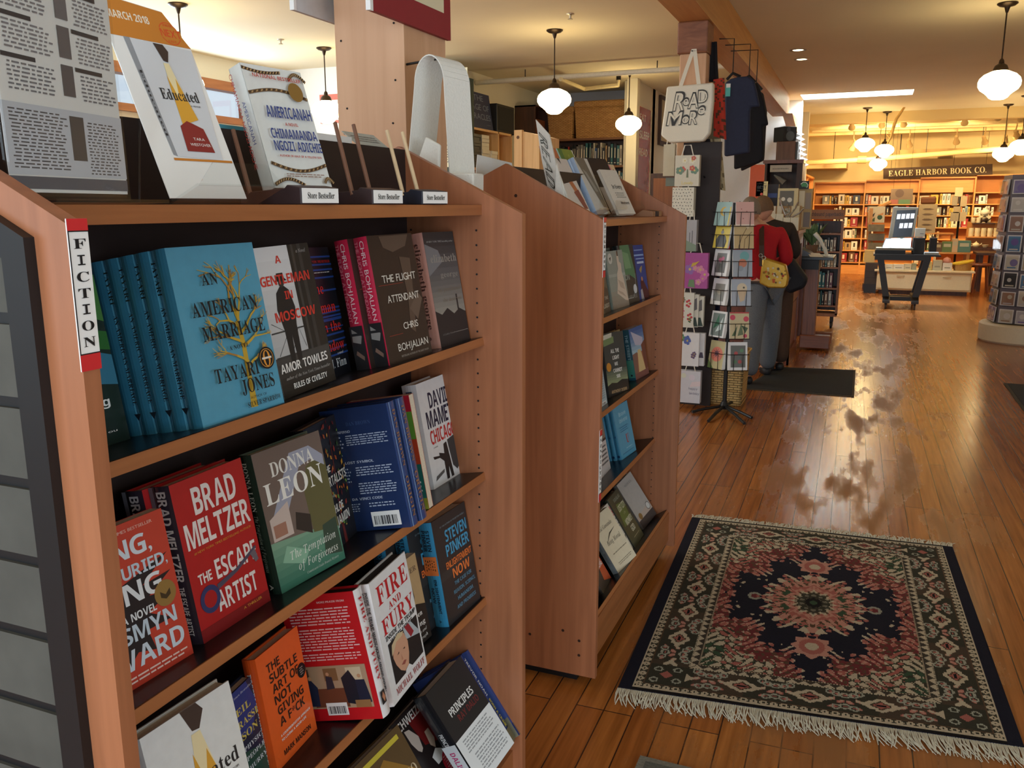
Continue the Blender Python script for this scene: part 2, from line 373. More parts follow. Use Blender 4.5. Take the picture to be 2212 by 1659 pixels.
mb = MB(); mb.tube([(-.3, YF - .03, .9), (-.3, YF + .02, .95), (-.3, YF + .02, 1.25), (-.3, YF - .03, 1.3)], .012, METAL, 8); mb.build('door_handle', dd)
# walls of the left-hand room
mb = MB(); mb.box(XL, -4.65, 9.0, 9.15, 0, ZC, mat((240, 240, 236), .85, 0, .01)); struct(mb, 'wall_alcove')
mb = MB(); mb.box(-4.8, -4.65, 9.15, 12.4, 0, ZC, WALLM); struct(mb, 'wall_cream')
mb = MB(); mb.box(-4.8, -3.0, 12.4, 12.55, 0, ZC, mat((196, 200, 212), .85, 0, .02)); struct(mb, 'wall_blue')
mb = MB(); mb.box(-3.16, -3.0, 11.5, 16.5, 0, ZC, WALLM); struct(mb, 'wall_poster')
mb = MB(); mb.box(-3.2, -1.2, 16.5, 16.65, 0, ZC, WALLM); struct(mb, 'wall_rear')
mb = MB(); mb.box(-2.4, -1.17, 14.62, 14.77, 0, ZC, WHITE); struct(mb, 'wall_partition')
mb = MB(); mb.box(-1.75, -1.55, 14.77, YB, 0, ZC, WB); struct(mb, 'wall_side')
# posts and the long beam they carry
def yawbox(mb, x0, x1, y0, y1, z0, z1, m, a, px, py):
    M = Matrix.Translation((px, py, 0)) @ Matrix.Rotation(a, 4, 'Z') @ Matrix.Translation((-px, -py, 0)); mb.box(x0, x1, y0, y1, z0, z1, m, M)
mb = MB(); mb.box(-1.268, -1.074, 1.92, 2.14, 0, 2.78, W_FIR)
for x, z in ((-1.25, 1.9), (-1.24, 1.74), (-1.1, 1.93), (-1.1, 1.8), (-1.25, 1.68), (-1.11, 1.7), (-1.19, 1.62)):
    mb.lathe([(.0028, 0), (.0028, .002)], (x, 1.9195, z), METAL, 8, Matrix.Rotation(math.radians(90), 3, 'X'))
struct(mb, 'trim_2', bevel=.004)
mb = MB(); mb.box(-1.405, -1.212, 6.6, 6.8, 0, 2.58, W_FIR); struct(mb, 'trim_3', bevel=.006)
mb = MB(); mb.box(-1.425, -1.205, 6.58, 6.82, 2.58, 2.8, wood((120, 72, 48), (150, 96, 66), .5, (4, 14, 14), .05, 'cap_wood', 1.2)); struct(mb, 'trim_4', bevel=.01)
mb = MB(); yawbox(mb, -1.42, -1.19, -2.9, 13.9, 2.8, 3.1, W_FIRY, .016, -1.19, 6.6)
yawbox(mb, -1.5, -1.42, -2.9, 13.9, 2.92, 3.1, W_FIRY, .016, -1.19, 6.6); struct(mb, 'trim_5', bevel=.004)
# knee brace where the beam meets the partition
mb = MB(); mb.prism([(-1.36, 13.5, 2.8), (-1.36, 14.62, 2.8), (-1.36, 14.62, 2.6)], (.14, 0, 0), W_FIRY); struct(mb, 'trim_6')
# ceiling steps in the back of the shop
ST = mat((232, 206, 150), .9, 0, .02, 1.5)
mb = MB(); mb.box(-1.55, XR, 17.0, 17.6, 2.93, 3.1, ST); struct(mb, 'trim_7')
mb = MB(); mb.box(-1.55, XR, 19.4, 19.7, 2.9, 3.1, ST); struct(mb, 'trim_8')
# ------------------------------------------------------------------ slanted display shelf units
R_ = math.radians
def shelf_unit(label, Y0, Y1, xf, zt, shelves, kick, peaks, slat=False):
    u = thing('bookshelf_unit', label, 'bookshelf', (xf - .2, (Y0 + Y1) / 2, .0), 'slanted display shelf units')
    xb = xf - .39; pk, bk = peaks; th = .02; xp = pk[0] + .018
    prof = [(xf, .035), (xf, zt), (pk[0], pk[1]), (bk[0], bk[1]), (bk[0], .035)]
    for y in (Y0, Y1 - th):
        mb = MB(); mb.prism([(x, y, z) for x, z in prof], (0, th, 0), W_LAM, W_LAM)
        fr = (Vector((xf - .4, Y1 - th, 0)), Vector((.4, 0, 0)), Vector((0, 0, 1)))
        if y > Y0:
            for X in (xf - .108, xf - .27):
                z = .2
                while z < zt - .02:
                    mb.pr_disc(fr, (X - xf + .4) / .4, z, .0025 / .4, BLACK, 8, .0025); z += .032
        else:
            fr = (Vector((bk[0], Y0, 0)), Vector((xf - bk[0], 0, 0)), Vector((0, 0, 1)))
            for a, z in ((.43, .145), (.72, .18), (.86, .155), (.86, .105), (.31, 1.53)) if not slat else (): mb.pr_disc(fr, a, z, .005 / (xf - bk[0]), mat((48, 24, 12), .6), 8, .005)
        mb.build('side_panel', u)
    mb = MB(); mb.box(xp - .012, xp, Y0 + th, Y1 - th, .08, pk[1] - .008, mat((40, 26, 24), .6)); mb.build('back_panel', u)
    blk = mat((24, 22, 26), .3, 0, .05)
    for i, (X0, z, t) in enumerate(shelves):
        t = R_(t); sx = Vector((math.cos(t), 0, math.sin(t))); sz = Vector((-math.sin(t), 0, math.cos(t))); o = Vector((X0, Y0 + th, z)); W = Vector((0, Y1 - Y0 - 2 * th, 0))
        d = (X0 - xp) / math.cos(t) - .001; mb = MB()
        p = [o, o - sx * d, o - sx * d - sz * .018, o - sz * .018]
        if i == 0: p[3] = o - sz * .022; p[2] = o - sx * d - sz * .022
        mb.prism(p, W, W_LAMH, W_LAMH); mb.face([p[0] + Vector((-.002, 0, .0004)), p[0] + W + Vector((-.002, 0, .0004)), p[1] + W + Vector((0, 0, .0004)), p[1] + Vector((0, 0, .0004))], W_LAMH if i == 0 else blk)
        mb.build('shelf', u)
    mb = MB(); mb.box(xf - .045, xf - .025, Y0 + th, Y1 - th, kick[0], kick[1], W_LAMH); mb.build('kick_board', u)
    mb = MB(); mb.box(xb + .04, xf - .07, Y0 + .03, Y1 - .03, .0, .09, BLACK); mb.build('toe_base', u)
    if slat:
        mb = MB(); fx = xf - .046; zs = zt - .012
        sl = (pk[1] - zt) / (xf - pk[0])
        out = [(fx, .06), (fx, zs - .0), (pk[0], zs + (fx - pk[0]) * sl), (bk[0] + .03, zs + (fx - pk[0]) * sl - .02), (bk[0] + .03, .06)]
        inn = [(fx - .033, .09), (fx - .033, zs - .02), (pk[0], zs - .03 + (fx - pk[0] - .033) * sl), (bk[0] + .06, zs + (fx - pk[0]) * sl - .06), (bk[0] + .06, .09)]
        n = len(out); k = mb.m(BLACK)
        for i in range(n):
            j = (i + 1) % n
            mb.hexa([(out[i][0], Y0 - .012, out[i][1]), (out[j][0], Y0 - .012, out[j][1]), (out[j][0], Y0, out[j][1]), (out[i][0], Y0, out[i][1]),
                     (inn[i][0], Y0 - .012, inn[i][1]), (inn[j][0], Y0 - .012, inn[j][1]), (inn[j][0], Y0, inn[j][1]), (inn[i][0], Y0, inn[i][1])], BLACK)
        f = mb.build('slatwall_frame', u)
        mb = MB(); mb.box(bk[0] + .05, inn[1][0] + .006, Y0 - .004, Y0 + .0005, .085, zs - .03, BLACK); g = mat((78, 77, 71), .7, 0, .16, 14.0, bump=.1); z = .09
        zz = [at_y(60, y, Y0).z for y in (520, 688, 863, 1035, 1202)]; step = (zz[1] - zz[4]) / 3; z = zz[1] - step * 14
        while z < zt:
            a, c = max(z + .006, .09), z + step - .006
            x1 = inn[1][0]
            if c < zs - .02: mb.box(bk[0] + .055, x1 + .004, Y0 - .008, Y0, a, c, g)
            elif a < zs - .02: mb.prism([(bk[0] + .06, Y0 - .008, a), (x1 + .004, Y0 - .008, a), (x1 + .004, Y0 - .008, zs - .021), (pk[0], Y0 - .008, inn[2][1]), (bk[0] + .06, Y0 - .008, inn[3][1])], (0, .008, 0), g)
            z += step
        mb.build('slat_board', u)
    return u
X1, X2 = -.795, -.808
SH1 = {2: (X1, 1.2115, 10), 3: (X1, .895, 10), 4: (X1, .583, 10), 5: (-.745, .205, 32)}
SH2 = {2: (-.803, 1.138, 10), 3: (-.803, .818, 10), 4: (-.81, .518, 12), 5: (-.745, .2, 32)}
shelf_unit('nearest slant-topped wooden shelf unit, with a slatted grey end panel', .6, 1.767, -.7, 1.484, [(X1, 1.503, 0)] + [SH1[i] for i in (2, 3, 4, 5)], (.06, .19), ((-1.0, 1.632), (-1.09, 1.59)), True)
shelf_unit('second slant-topped wooden shelf unit, beside the patterned rug', 2.39, 3.578, -.71, 1.46, [(-.787, 1.458, 0)] + [SH2[i] for i in (2, 3, 4, 5)], (.06, .19), ((-1.01, 1.622), (-1.098, 1.581)))

# ------------------------------------------------------------------ books
def run(mb, fr, items):
    for it in items:
        k = it[0]
        if k == 't': mb.text(fr, *it[1:6], ink(it[6]), *(it[7:]))
        elif k == 'r': mb.pr_rect(fr, *it[1:5], ink(it[5]))
        elif k == 'p': mb.pr_poly(fr, it[1], ink(it[2]))
        elif k == 'c': mb.pr_disc(fr, it[1], it[2], it[3], ink(it[4]))
        elif k == 'l': mb.pr_line(fr, it[1], it[2], ink(it[3]))
        elif k == 'para':
            a0, b0, a1, b1, n, c = it[1:7]; h = (b1 - b0) / n
            o = mb.lift(fr)
            for i in range(n):
                a = a0 + random.uniform(0, .02); e = a1 - random.uniform(0, .12) * (a1 - a0); b = b1 - h * (i + .8)
                while a < e - .02:
                    w = random.uniform(.03, .11) * (a1 - a0) / .7; w = min(w, e - a)
                    mb.face([o + fr[1] * a + fr[2] * b, o + fr[1] * (a + w) + fr[2] * b, o + fr[1] * (a + w) + fr[2] * (b + h * .42), o + fr[1] * a + fr[2] * (b + h * .42)], ink(c)); a += w + .015
        elif k == 'bar':
            a0, b0, a1, b1 = it[1:5]; mb.pr_rect(fr, a0, b0, a1, b1, ink((236, 236, 236))); o = mb.lift(fr); a = a0 + .08 * (a1 - a0)
            while a < a1 - .1 * (a1 - a0):
                w = random.choice((1, 1, 2, 3)) * .016 * (a1 - a0)
                mb.face([o + fr[1] * a + fr[2] * (b0 + .12 * (b1 - b0)), o + fr[1] * (a + w) + fr[2] * (b0 + .12 * (b1 - b0)), o + fr[1] * (a + w) + fr[2] * (b0 + .72 * (b1 - b0)), o + fr[1] * a + fr[2] * (b0 + .72 * (b1 - b0))], ink((30, 30, 34))); a += w + random.choice((1, 1, 2)) * .018 * (a1 - a0)
        elif k == 'f': it[1](mb, fr)
        elif k == 'grad':       # printed colour bands
            a0, b0, a1, b1, n, c0, c1 = it[1:8]; o = mb.lift(fr)
            for i in range(n):
                q = i / (n - 1); c = tuple(int(c0[j] + (c1[j] - c0[j]) * q) for j in range(3)); e0 = b0 + (b1 - b0) * i / n; e1 = b0 + (b1 - b0) * (i + 1) / n
                mb.face([o + fr[1] * a0 + fr[2] * e0, o + fr[1] * a1 + fr[2] * e0, o + fr[1] * a1 + fr[2] * e1, o + fr[1] * a0 + fr[2] * e1], ink(c))
def ink(c): return c if not isinstance(c, tuple) else mat(c, .38, 0, .0)
def cov(c): return mat(c, .34, 0, .04, 60.0, .12)
def book_local(w, h, t, front, spine, side='L', prf=(), prs=(), back=None, soft=False, pages=PAGES):
    """cover faces -y, spine on the left (L) or right (R); returns the builders of cover and page block"""
    mb = MB(); cf, cs, cb = cov(front), mat(spine, .2, 0, .04, 60.0, .4), cov(back or front); ct = .0012 if soft else .0028; ov = .0 if soft else .003
    mb.box(0, w, 0, ct, 0, h, cf); mb.box(0, w, t - ct, t, 0, h, cb)
    xs, sg = (0, -1) if side == 'L' else (w, 1); bulge = .0 if soft else .0035; N = 1 if soft else 6
    pts = [(xs + sg * bulge * math.sin(math.pi * i / N) if N > 1 else xs, t * i / N) for i in range(N + 1)]
    for i in range(N):
        (xa, ya), (xb, yb) = pts[i], pts[i + 1]
        q = [(xa, ya, 0), (xb, yb, 0), (xb, yb, h), (xa, ya, h)]
        mb.face(q if sg > 0 else q[::-1], cs)
        mb.face([(xa, ya, 0), (xb, yb, 0), (xb - sg * ct, yb, 0), (xa - sg * ct, ya, 0)], cs); mb.face([(xa, ya, h), (xb, yb, h), (xb - sg * ct, yb, h), (xa - sg * ct, ya, h)], cs)
    F = (Vector((0, 0, 0)), Vector((w, 0, 0)), Vector((0, 0, h))); run(mb, F, prf)
    e = bulge + .0002
    if side == 'L': S = (Vector((-e, t, 0)), Vector((0, -t, 0)), Vector((0, 0, h)))
    else: S = (Vector((w + e, 0, 0)), Vector((0, t, 0)), Vector((0, 0, h)))
    ST_ = (S[0] + S[2], -S[2], S[1])
    for it in prs:
        if it[0] == 'v': run(mb, S, [it[1:]])       # laid upright on the spine
        else: run(mb, ST_, [it])                    # running down the spine
    pb = MB(); pb.box(ov if side == 'R' else ct, w - (ct if side == 'R' else ov), ct, t - ct, .001 if soft else ov, h - (.0005 if soft else ov + .001), pages)
    return mb, pb
def pose(S, a, b, yaw, roll=.0, lift=.0):
    X0, zs, t = S; t = R_(t); yaw = R_(yaw); r = R_(roll)
    sx = Vector((math.cos(t), 0, math.sin(t))); sz = Vector((-math.sin(t), 0, math.cos(t))); Yv = Vector((0, 1, 0))
    n = sx * math.cos(yaw) + Yv * math.sin(yaw); u = -sx * math.sin(yaw) + Yv * math.cos(yaw); v = sz
    u2 = u * math.cos(r) + v * math.sin(r); v2 = -u * math.sin(r) + v * math.cos(r)
    M = Matrix((u2, -n, v2)).transposed().to_4x4(); M.translation = Vector((X0, 0, zs)) + sx * a + Yv * b + sz * (.0006 + lift)
    return M
def book(label, M, w, h, t, front, spine, group=None, **k):
    o = thing('book', label, 'book', (0, 0, 0), group); mb, pb = book_local(w, h, t, front, spine, **k)
    mb.build('cover', o); pb.build('page_block', o); o.matrix_world = M
    return o
G1, G2, G3, G4, G5 = 'books on the nearest unit, second shelf', 'books on the nearest unit, third shelf', 'books on the nearest unit, fourth shelf', 'books on the nearest unit, bottom shelf', 'books on the second unit'
WH = (240, 240, 238); BK = (24, 24, 28)
# --- nearest unit, second shelf
S = SH1[2]
book('dark green book with white letters, half hidden behind the upright FICTION sign', pose(S, -.122, .697, 0), .152, .225, .02, (24, 42, 34), (20, 36, 30), G1, prf=[
    ('p', [(.05, .45), (1, .34), (1, .52), (.5, .62), (0, .6)], (58, 122, 150)), ('p', [(.3, .9), (1, .72), (1, 1), (.3, 1)], (74, 128, 62)), ('p', [(.4, .62), (1, .55), (1, .66), (.6, .72)], (48, 108, 48)),
    ('t', 'e', .8, .52, .87, .565, WH, 'h'), ('t', 'g', .79, .23, .87, .28, WH, 'h'), ('t', 'ou', .78, .07, .88, .085, WH)])
random.seed(11)
def tree(mb, fr, col=(186, 160, 62), base=(.62, .03)):
    c1, c2 = ink((198, 164, 56)), ink((172, 128, 60)); asp = fr[1].length / fr[2].length
    def br(x, y, ang, L, w, d):
        x2 = x + L * math.cos(ang) / asp; y2 = y + L * math.sin(ang); xm = (x + x2) / 2 + random.uniform(-.015, .015)
        if not (.02 < x2 < .985 and .02 < y2 < .985): return
        mb.pr_line(fr, [(x, y), (xm, (y + y2) / 2), (x2, y2)], [w, w * .85, w * .7], c1 if (d > 2 or random.random() < .6) else c2)
        if d == 0: return
        for k in range(2 if d > 1 else 3): br(x2, y2, ang + random.uniform(-.75, .75), L * random.uniform(.62, .86), w * .62, d - 1)
    bx, by = base
    mb.pr_line(fr, [(bx, by), (bx + .01, .2), (bx + .02, .42), (bx, .55)], [.014, .009, .0085, .007], c1)
    for yy, an, L in ((.55, 1.2, .12), (.55, 1.9, .12), (.55, 1.57, .15), (.5, 2.5, .1), (.48, .7, .1), (.42, 2.75, .11), (.4, .45, .1), (.3, 2.6, .1), (.28, .5, .08)):
        br(bx + .01, yy, an, L, .0045, 3)
MB_SPEC = dict(w=.164, h=.242, t=.026, front=(84, 158, 190), spine=(58, 132, 168), prs=[('t', 'TAYARI', .06, .34, .25, .66, BK, 'b'), ('t', 'AN AMERICAN MARRIAGE', .31, .34, .82, .66, BK, 'b'), ('p', [(.87, .25), (.91, .5), (.87, .75)], (30, 44, 60))],
    prf=[('f', tree), ('t', 'AN', .27, .775, .45, .845, BK, 'b'), ('t', 'AMERICAN', .1, .605, .86, .69, BK, 'b'), ('t', 'MARRIAGE', .16, .465, .9, .55, BK, 'b'), ('t', 'A NOVEL', .42, .39, .66, .415, BK, 'b'),
         ('t', 'TAYARI', .2, .22, .72, .305, BK, 'b'), ('t', 'JONES', .47, .125, .88, .21, BK, 'b'), ('t', 'AUTHOR OF', .55, .085, .75, .1, BK), ('t', 'SILVER SPARROW', .5, .04, .92, .07, BK, 'b'),
         ('c', .84, .3, .1, BK), ('c', .84, .3, .085, (196, 140, 62)), ('c', .84, .3, .078, BK), ('t', 'O', .795, .25, .885, .35, (222, 150, 60), 'b'), ('r', .78, .294, .9, .306, (230, 222, 210))])
bk0 = book('light blue hardcover with a golden tree on it, front book of its stack of five', pose(S, -.016, .875, -2.9), group=G1, **MB_SPEC)
for i, wd_ in enumerate(('second from the front', 'middle one', 'fourth from the front', 'rearmost and furthest left')):
    dup(bk0, 'light blue hardcover with black spine lettering, %s of its stack of five' % wd_, G1, mw=pose(S, -.016 - .0265 * (i + 1), .872 - .0016 * i, -2.9 + random.uniform(-.4, .4)))
book('black and white hardcover with red letters and a man in a hat seen from behind', pose(S, -.03, 1.068, 3.1, 1.7), .154, .235, .03, (214, 218, 222), (40, 40, 42), G1, prf=[
    ('grad', 0, .25, .62, 1, 8, (186, 190, 194), (226, 230, 234)), ('r', .6, .0, 1, 1, (40, 40, 40)), ('r', .66, 0, .7, 1, (66, 66, 66)), ('r', .78, 0, .84, 1, (60, 60, 60)), ('grad', 0, 0, 1, .27, 6, (30, 30, 30), (70, 70, 70)),
    ('l', [(.08, .28), (.3, .42), (.05, .5)], .0012, (70, 74, 78)), ('l', [(.34, .3), (.5, .44), (.58, .3)], .0012, (70, 74, 78)), ('r', .02, .26, .6, .275, (60, 62, 64)), ('r', .02, .43, .6, .44, (60, 62, 64)),
    ('p', [(.26, .22), (.34, .22), (.36, .4), (.38, .22), (.46, .22), (.48, .46), (.52, .58), (.47, .7), (.4, .73), (.32, .73), (.24, .69), (.2, .58), (.25, .44)], (34, 36, 40)), ('c', .36, .755, .05, (60, 58, 56)), ('p', [(.25, .765), (.47, .765), (.43, .785), (.42, .82), (.31, .82), (.29, .785)], (30, 30, 32)),
    ('t', 'A', .34, .885, .44, .935, (214, 62, 52), 'h'), ('t', 'GENTLEMAN', .02, .745, .9, .81, (214, 62, 52), 'h'), ('t', 'IN', .38, .64, .52, .695, (214, 62, 52), 'h'), ('t', 'MOSCOW', .14, .5, .88, .565, (214, 62, 52), 'h'), ('t', 'a Novel', .74, .94, .92, .965, (190, 190, 190), 'i'),
    ('t', 'AMOR TOWLES', .04, .165, .92, .225, WH, 'h'), ('t', 'author of the New York Times bestseller', .1, .115, .94, .135, (190, 190, 190), 'i'), ('t', 'RULES OF CIVILITY', .2, .045, .84, .082, WH, 'h')])
book('dark blue book with red blackletter title and blue slat stripes', pose(S, -.075, 1.225, 12), .149, .236, .028, (26, 28, 36), (24, 26, 34), G1, prf=
    [('r', .0, y, 1, y + .014, (38, 70, 142)) for y in (.92, .86, .82, .76, .66, .52, .49, .46, .43, .32, .27, .21, .16)] + [('t', 'The', .2, .645, .6, .73, (206, 48, 44), 'b'), ('t', 'Woman', .05, .5, .86, .585, (206, 48, 44), 'b'), ('t', 'in the', .32, .35, .92, .43, (206, 48, 44), 'b'), ('t', 'Window', .1, .2, .92, .285, (206, 48, 44), 'b'), ('r', .0, .445, 1, .452, (38, 70, 142)), ('r', .0, .372, 1, .379, (38, 70, 142)), ('t', 'a novel', .66, .165, .84, .185, WH, 'i'), ('t', 'A. J. Finn', .22, .07, .88, .14, (200, 206, 214), 'b'), ('para', .3, .8, .95, .815, 1, (200, 200, 200)), ('t', 'NEW YORK TIMES BESTSELLER', .3, .88, .95, .9, (206, 48, 44))])
FA = dict(w=.153, h=.243, t=.03, front=(54, 40, 34), spine=(196, 38, 72), prs=[('r', .66, .0, 1.0, 1.0, (40, 38, 40)), ('p', [(.68, .15), (.74, .85), (.8, .7), (.78, .1)], (150, 148, 146)), ('r', .715, .05, .735, .95, (40, 40, 42)), ('p', [(.85, .3), (.9, .8), (.93, .75), (.88, .2)], (140, 110, 96)),
    ('t', 'THE FLIGHT ATTENDANT', .03, .14, .63, .38, (224, 120, 140)), ('t', 'CHRIS BOHJALIAN', .03, .5, .64, .82, (240, 214, 218))],
    prf=[('p', [(.25, .99), (.9, .99), (.8, .9), (.5, .86), (.3, .9)], (96, 78, 66)), ('p', [(.62, .82), (.86, .8), (.8, .5), (.7, .2), (.6, .24), (.66, .5)], (92, 74, 62)), ('p', [(.66, .4), (.9, .52), (.98, .46), (.8, .3)], (104, 86, 74)),
    ('t', 'THE FLIGHT', .16, .63, .92, .69, (226, 222, 212)), ('t', 'ATTENDANT', .2, .47, .92, .53, (226, 222, 212)), ('t', 'CHRIS', .44, .245, .78, .3, (226, 222, 212)), ('t', 'BOHJALIAN', .24, .085, .94, .145, (226, 222, 212)), ('r', .06, .61, .6, .614, (150, 60, 44)), ('r', .1, .215, .4, .219, (150, 60, 44)), ('t', 'BESTSELLING AUTHOR OF THE GUEST ROOM', .28, .035, .92, .05, (170, 160, 150))])
fa = book('dark brown hardcover with a crimson spine, front one of the pair', pose(S, -.027, 1.383, -3.5), group=G1, **FA)
dup(fa, 'hardcover with a crimson spine, rear one of the pair beside the blue-striped book', G1, mw=pose(S, -.058, 1.366, -3.5))
book('grey stormy-sky hardcover with a pink spine, last book of its shelf', pose(S, -.033, 1.606, -1.5, -.8), .134, .244, .042, (70, 70, 70), (204, 152, 140), G1, prf=[
    ('grad', 0, .25, 1, .62, 8, (150, 148, 140), (96, 96, 96)), ('grad', 0, .62, 1, 1, 6, (92, 92, 94), (48, 48, 50)), ('p', [(0, .62), (.5, .74), (.4, .84), (0, .9)], (120, 122, 126)), ('p', [(0, .0), (1, .0), (1, .27), (.8, .31), (.6, .27), (.4, .33), (.2, .28), (0, .32)], (40, 40, 42)), ('r', .74, .3, .79, .44, (44, 44, 46)),
    ('t', 'elizabeth', .12, .735, .97, .805, (150, 146, 138), 'b'), ('t', 'george', .36, .6, .94, .65, (140, 138, 132), 'b'), ('t', 'the punishment', .18, .475, .96, .515, (120, 112, 100), 'b'), ('t', 'she deserves', .3, .385, .92, .42, (120, 112, 100), 'b'), ('t', '#1 NEW YORK TIMES bestselling author', .08, .91, .94, .925, (170, 170, 168)), ('t', 'a Lynley Novel', .12, .1, .5, .115, (150, 148, 144), 'i'), ('r', .5, .105, .97, .108, (150, 148, 144))],
    prs=[('t', 'elizabeth george', .09, .5, .83, .8, (96, 66, 60), 'b'), ('t', 'the punishment she deserves', .12, .16, .82, .32, (150, 104, 96), 'b'), ('c', .91, .5, .016, (120, 84, 78))])
# --- third shelf
S = SH1[3]
book('red orange paperback with big pale lettering and a gold seal, first book of its shelf', pose(S, -.05, .712, -3.5), .138, .212, .022, (196, 66, 48), (180, 60, 44), G2, soft=True, prf=[
    ('p', [(.0, .5), (.3, .62), (.95, .72), (.6, .58), (.95, .6), (.65, .5), (.9, .47), (.6, .4), (.85, .3), (.55, .3), (.6, .16), (.4, .2), (.2, .1), (.1, .3)], (36, 30, 34)),
    ('t', 'SING,', .06, .78, .8, .9, (214, 226, 236), 'h'), ('t', 'UNBURIED,', .06, .655, .94, .735, (196, 212, 226), 'h'), ('t', 'SING', .06, .5, .82, .63, (228, 234, 238), 'h'), ('t', 'A NOVEL', .3, .395, .7, .445, (228, 234, 238), 'h'), ('t', 'JESMYN', .06, .27, .9, .375, (196, 212, 226), 'h'), ('t', 'WARD', .1, .11, .94, .235, (206, 218, 230), 'h'), ('t', 'NEW YORK TIMES BESTSELLER', .1, .94, .86, .96, (236, 190, 176)), ('para', .1, .03, .95, .08, 2, (236, 200, 190)),
    ('c', .83, .47, .13, (150, 118, 62)), ('p', [(.77, .45), (.83, .43), (.89, .45), (.89, .49), (.83, .46), (.77, .49)], (70, 54, 30))])
EA = dict(w=.151, h=.235, t=.034, front=(178, 32, 34), spine=(52, 44, 56), prf=[('r', 0, 0, 1, .08, (132, 28, 30)), ('t', 'BRAD', .24, .765, .84, .935, (232, 224, 222), 'h'), ('t', 'MELTZER', .06, .575, .96, .735, (232, 224, 222), 'h'), ('t', '#1 NEW YORK TIMES BESTSELLING AUTHOR', .12, .535, .94, .55, (214, 150, 60)), ('t', 'THE', .1, .345, .28, .41, (232, 224, 222), 'h'), ('t', 'ESCAPE', .34, .325, .94, .45, (232, 224, 222), 'h'), ('t', 'ARTIST', .28, .125, .86, .255, (232, 224, 222), 'h'), ('t', 'A THRILLER', .6, .05, .88, .068, (214, 150, 60)),
    ('c', .2, .235, .135, (52, 58, 104)), ('c', .2, .235, .085, (170, 30, 34)), ('l', [(.32, .28), (.62, .32), (.94, .4)], [.008, .006, .005], (80, 76, 96)), ('p', [(.84, .37), (.9, .3), (.95, .31), (.92, .39)], (110, 100, 110))],
    prs=[('t', 'BRAD MELTZER', .03, .36, .6, .86, (226, 222, 226), 'h'), ('t', 'THE ESCAPE ARTIST', .63, .42, .94, .74, (226, 222, 226), 'h'), ('r', 0, .0, 1, .22, (110, 112, 124))])
ea = book('red hardcover with tall white letters and a blue key', pose(S, -.048, .877, .3), group=G2, **EA)
dup(ea, 'dark-spined hardcover tucked behind the red one with the blue key', G2, mw=pose(S, -.083, .862, .3))
book('grey-green hardcover with an archway over water and white serif letters', pose(S, -.045, 1.052, -9, 1.0), .151, .233, .03, (92, 112, 100), (38, 56, 48), G2, prf=[
    ('grad', 0, 0, 1, .36, 7, (58, 112, 92), (120, 158, 134)), ('p', [(0, .36), (1, .3), (1, 1), (0, 1)], (112, 96, 88)), ('p', [(.62, .3), (1, .26), (1, .78), (.86, .82), (.7, .78), (.6, .6)], (96, 92, 58)), ('p', [(.08, .5), (.5, .92), (.8, .92), (.98, .82), (.98, .74), (.8, .82), (.6, .8), (.3, .5)], (156, 160, 178)), ('p', [(.05, .36), (.34, .36), (.34, .6), (.05, .52)], (196, 180, 172)), ('p', [(.08, .38), (.26, .38), (.26, .47), (.08, .47)], (160, 116, 98)), ('p', [(.38, .38), (.6, .3), (.62, .44), (.42, .5)], (52, 44, 40)), ('p', [(.72, .1), (.98, .06), (.98, .34), (.76, .32)], (52, 70, 58)), ('p', [(.1, .2), (.4, .12), (.5, .2), (.2, .3)], (134, 178, 152)),
    ('t', 'DONNA', .2, .8, .84, .905, (226, 226, 220), 'b'), ('t', 'LEON', .06, .62, .92, .775, (232, 232, 226), 'b'), ('t', 'The Temptation', .22, .19, .92, .25, (226, 230, 222), 'i'), ('t', 'of Forgiveness', .3, .095, .92, .155, (226, 230, 222), 'i'), ('t', 'Commissario Guido Brunetti Mystery', .4, .04, .9, .058, (206, 214, 204), 'i')],
    prs=[('t', 'DONNA LEON', .05, .35, .4, .7, (204, 210, 204), 'b'), ('t', 'The Temptation of Forgiveness', .43, .38, .84, .66, (176, 190, 178), 'i'), ('t', 'A', .93, .35, .97, .65, WH)])
random.seed(5)
def leaves(mb, fr):
    cs = [(198, 110, 48), (206, 150, 58), (108, 150, 60), (150, 58, 48), (96, 34, 34), (176, 84, 44), (60, 84, 48)]
    mb.pr_line(fr, [(.62, .0), (.6, .2), (.66, .5), (.72, .95)], [.013, .008, .004, .001], ink((110, 44, 42)))
    for i in range(70):
        b = random.uniform(.12, .97); a = .64 + random.uniform(-.34, .34) * (1 if b > .3 else .5); an = random.uniform(.4, 2.7); L = random.uniform(.03, .06)
        dx, dy = L * math.cos(an) * 1.5, L * math.sin(an); nx, ny = -dy * .5, dx * .2
        mb.pr_poly(fr, [(a, b), (a + dx / 2 + nx, b + dy / 2 + ny), (a + dx, b + dy), (a + dx / 2 - nx, b + dy / 2 - ny)], ink(random.choice(cs)))
book('black paperback with coloured autumn leaves, behind the archway book', pose(S, -.06, 1.205, 13), .147, .236, .026, (34, 34, 38), (30, 30, 34), G2, prf=[('f', leaves), ('t', 'THE', .28, .6, .5, .655, (222, 220, 212), 'h'), ('t', 'IMMORTALISTS', .05, .49, .95, .565, (222, 220, 212), 'h'), ('t', 'A NOVEL', .3, .4, .5, .42, (206, 200, 180)), ('t', 'CHLOE', .34, .275, .68, .34, (222, 220, 212), 'h'), ('t', 'BENJAMIN', .16, .175, .82, .245, (222, 220, 212), 'h')])
NV = (34, 58, 106); SIL = (176, 190, 214)
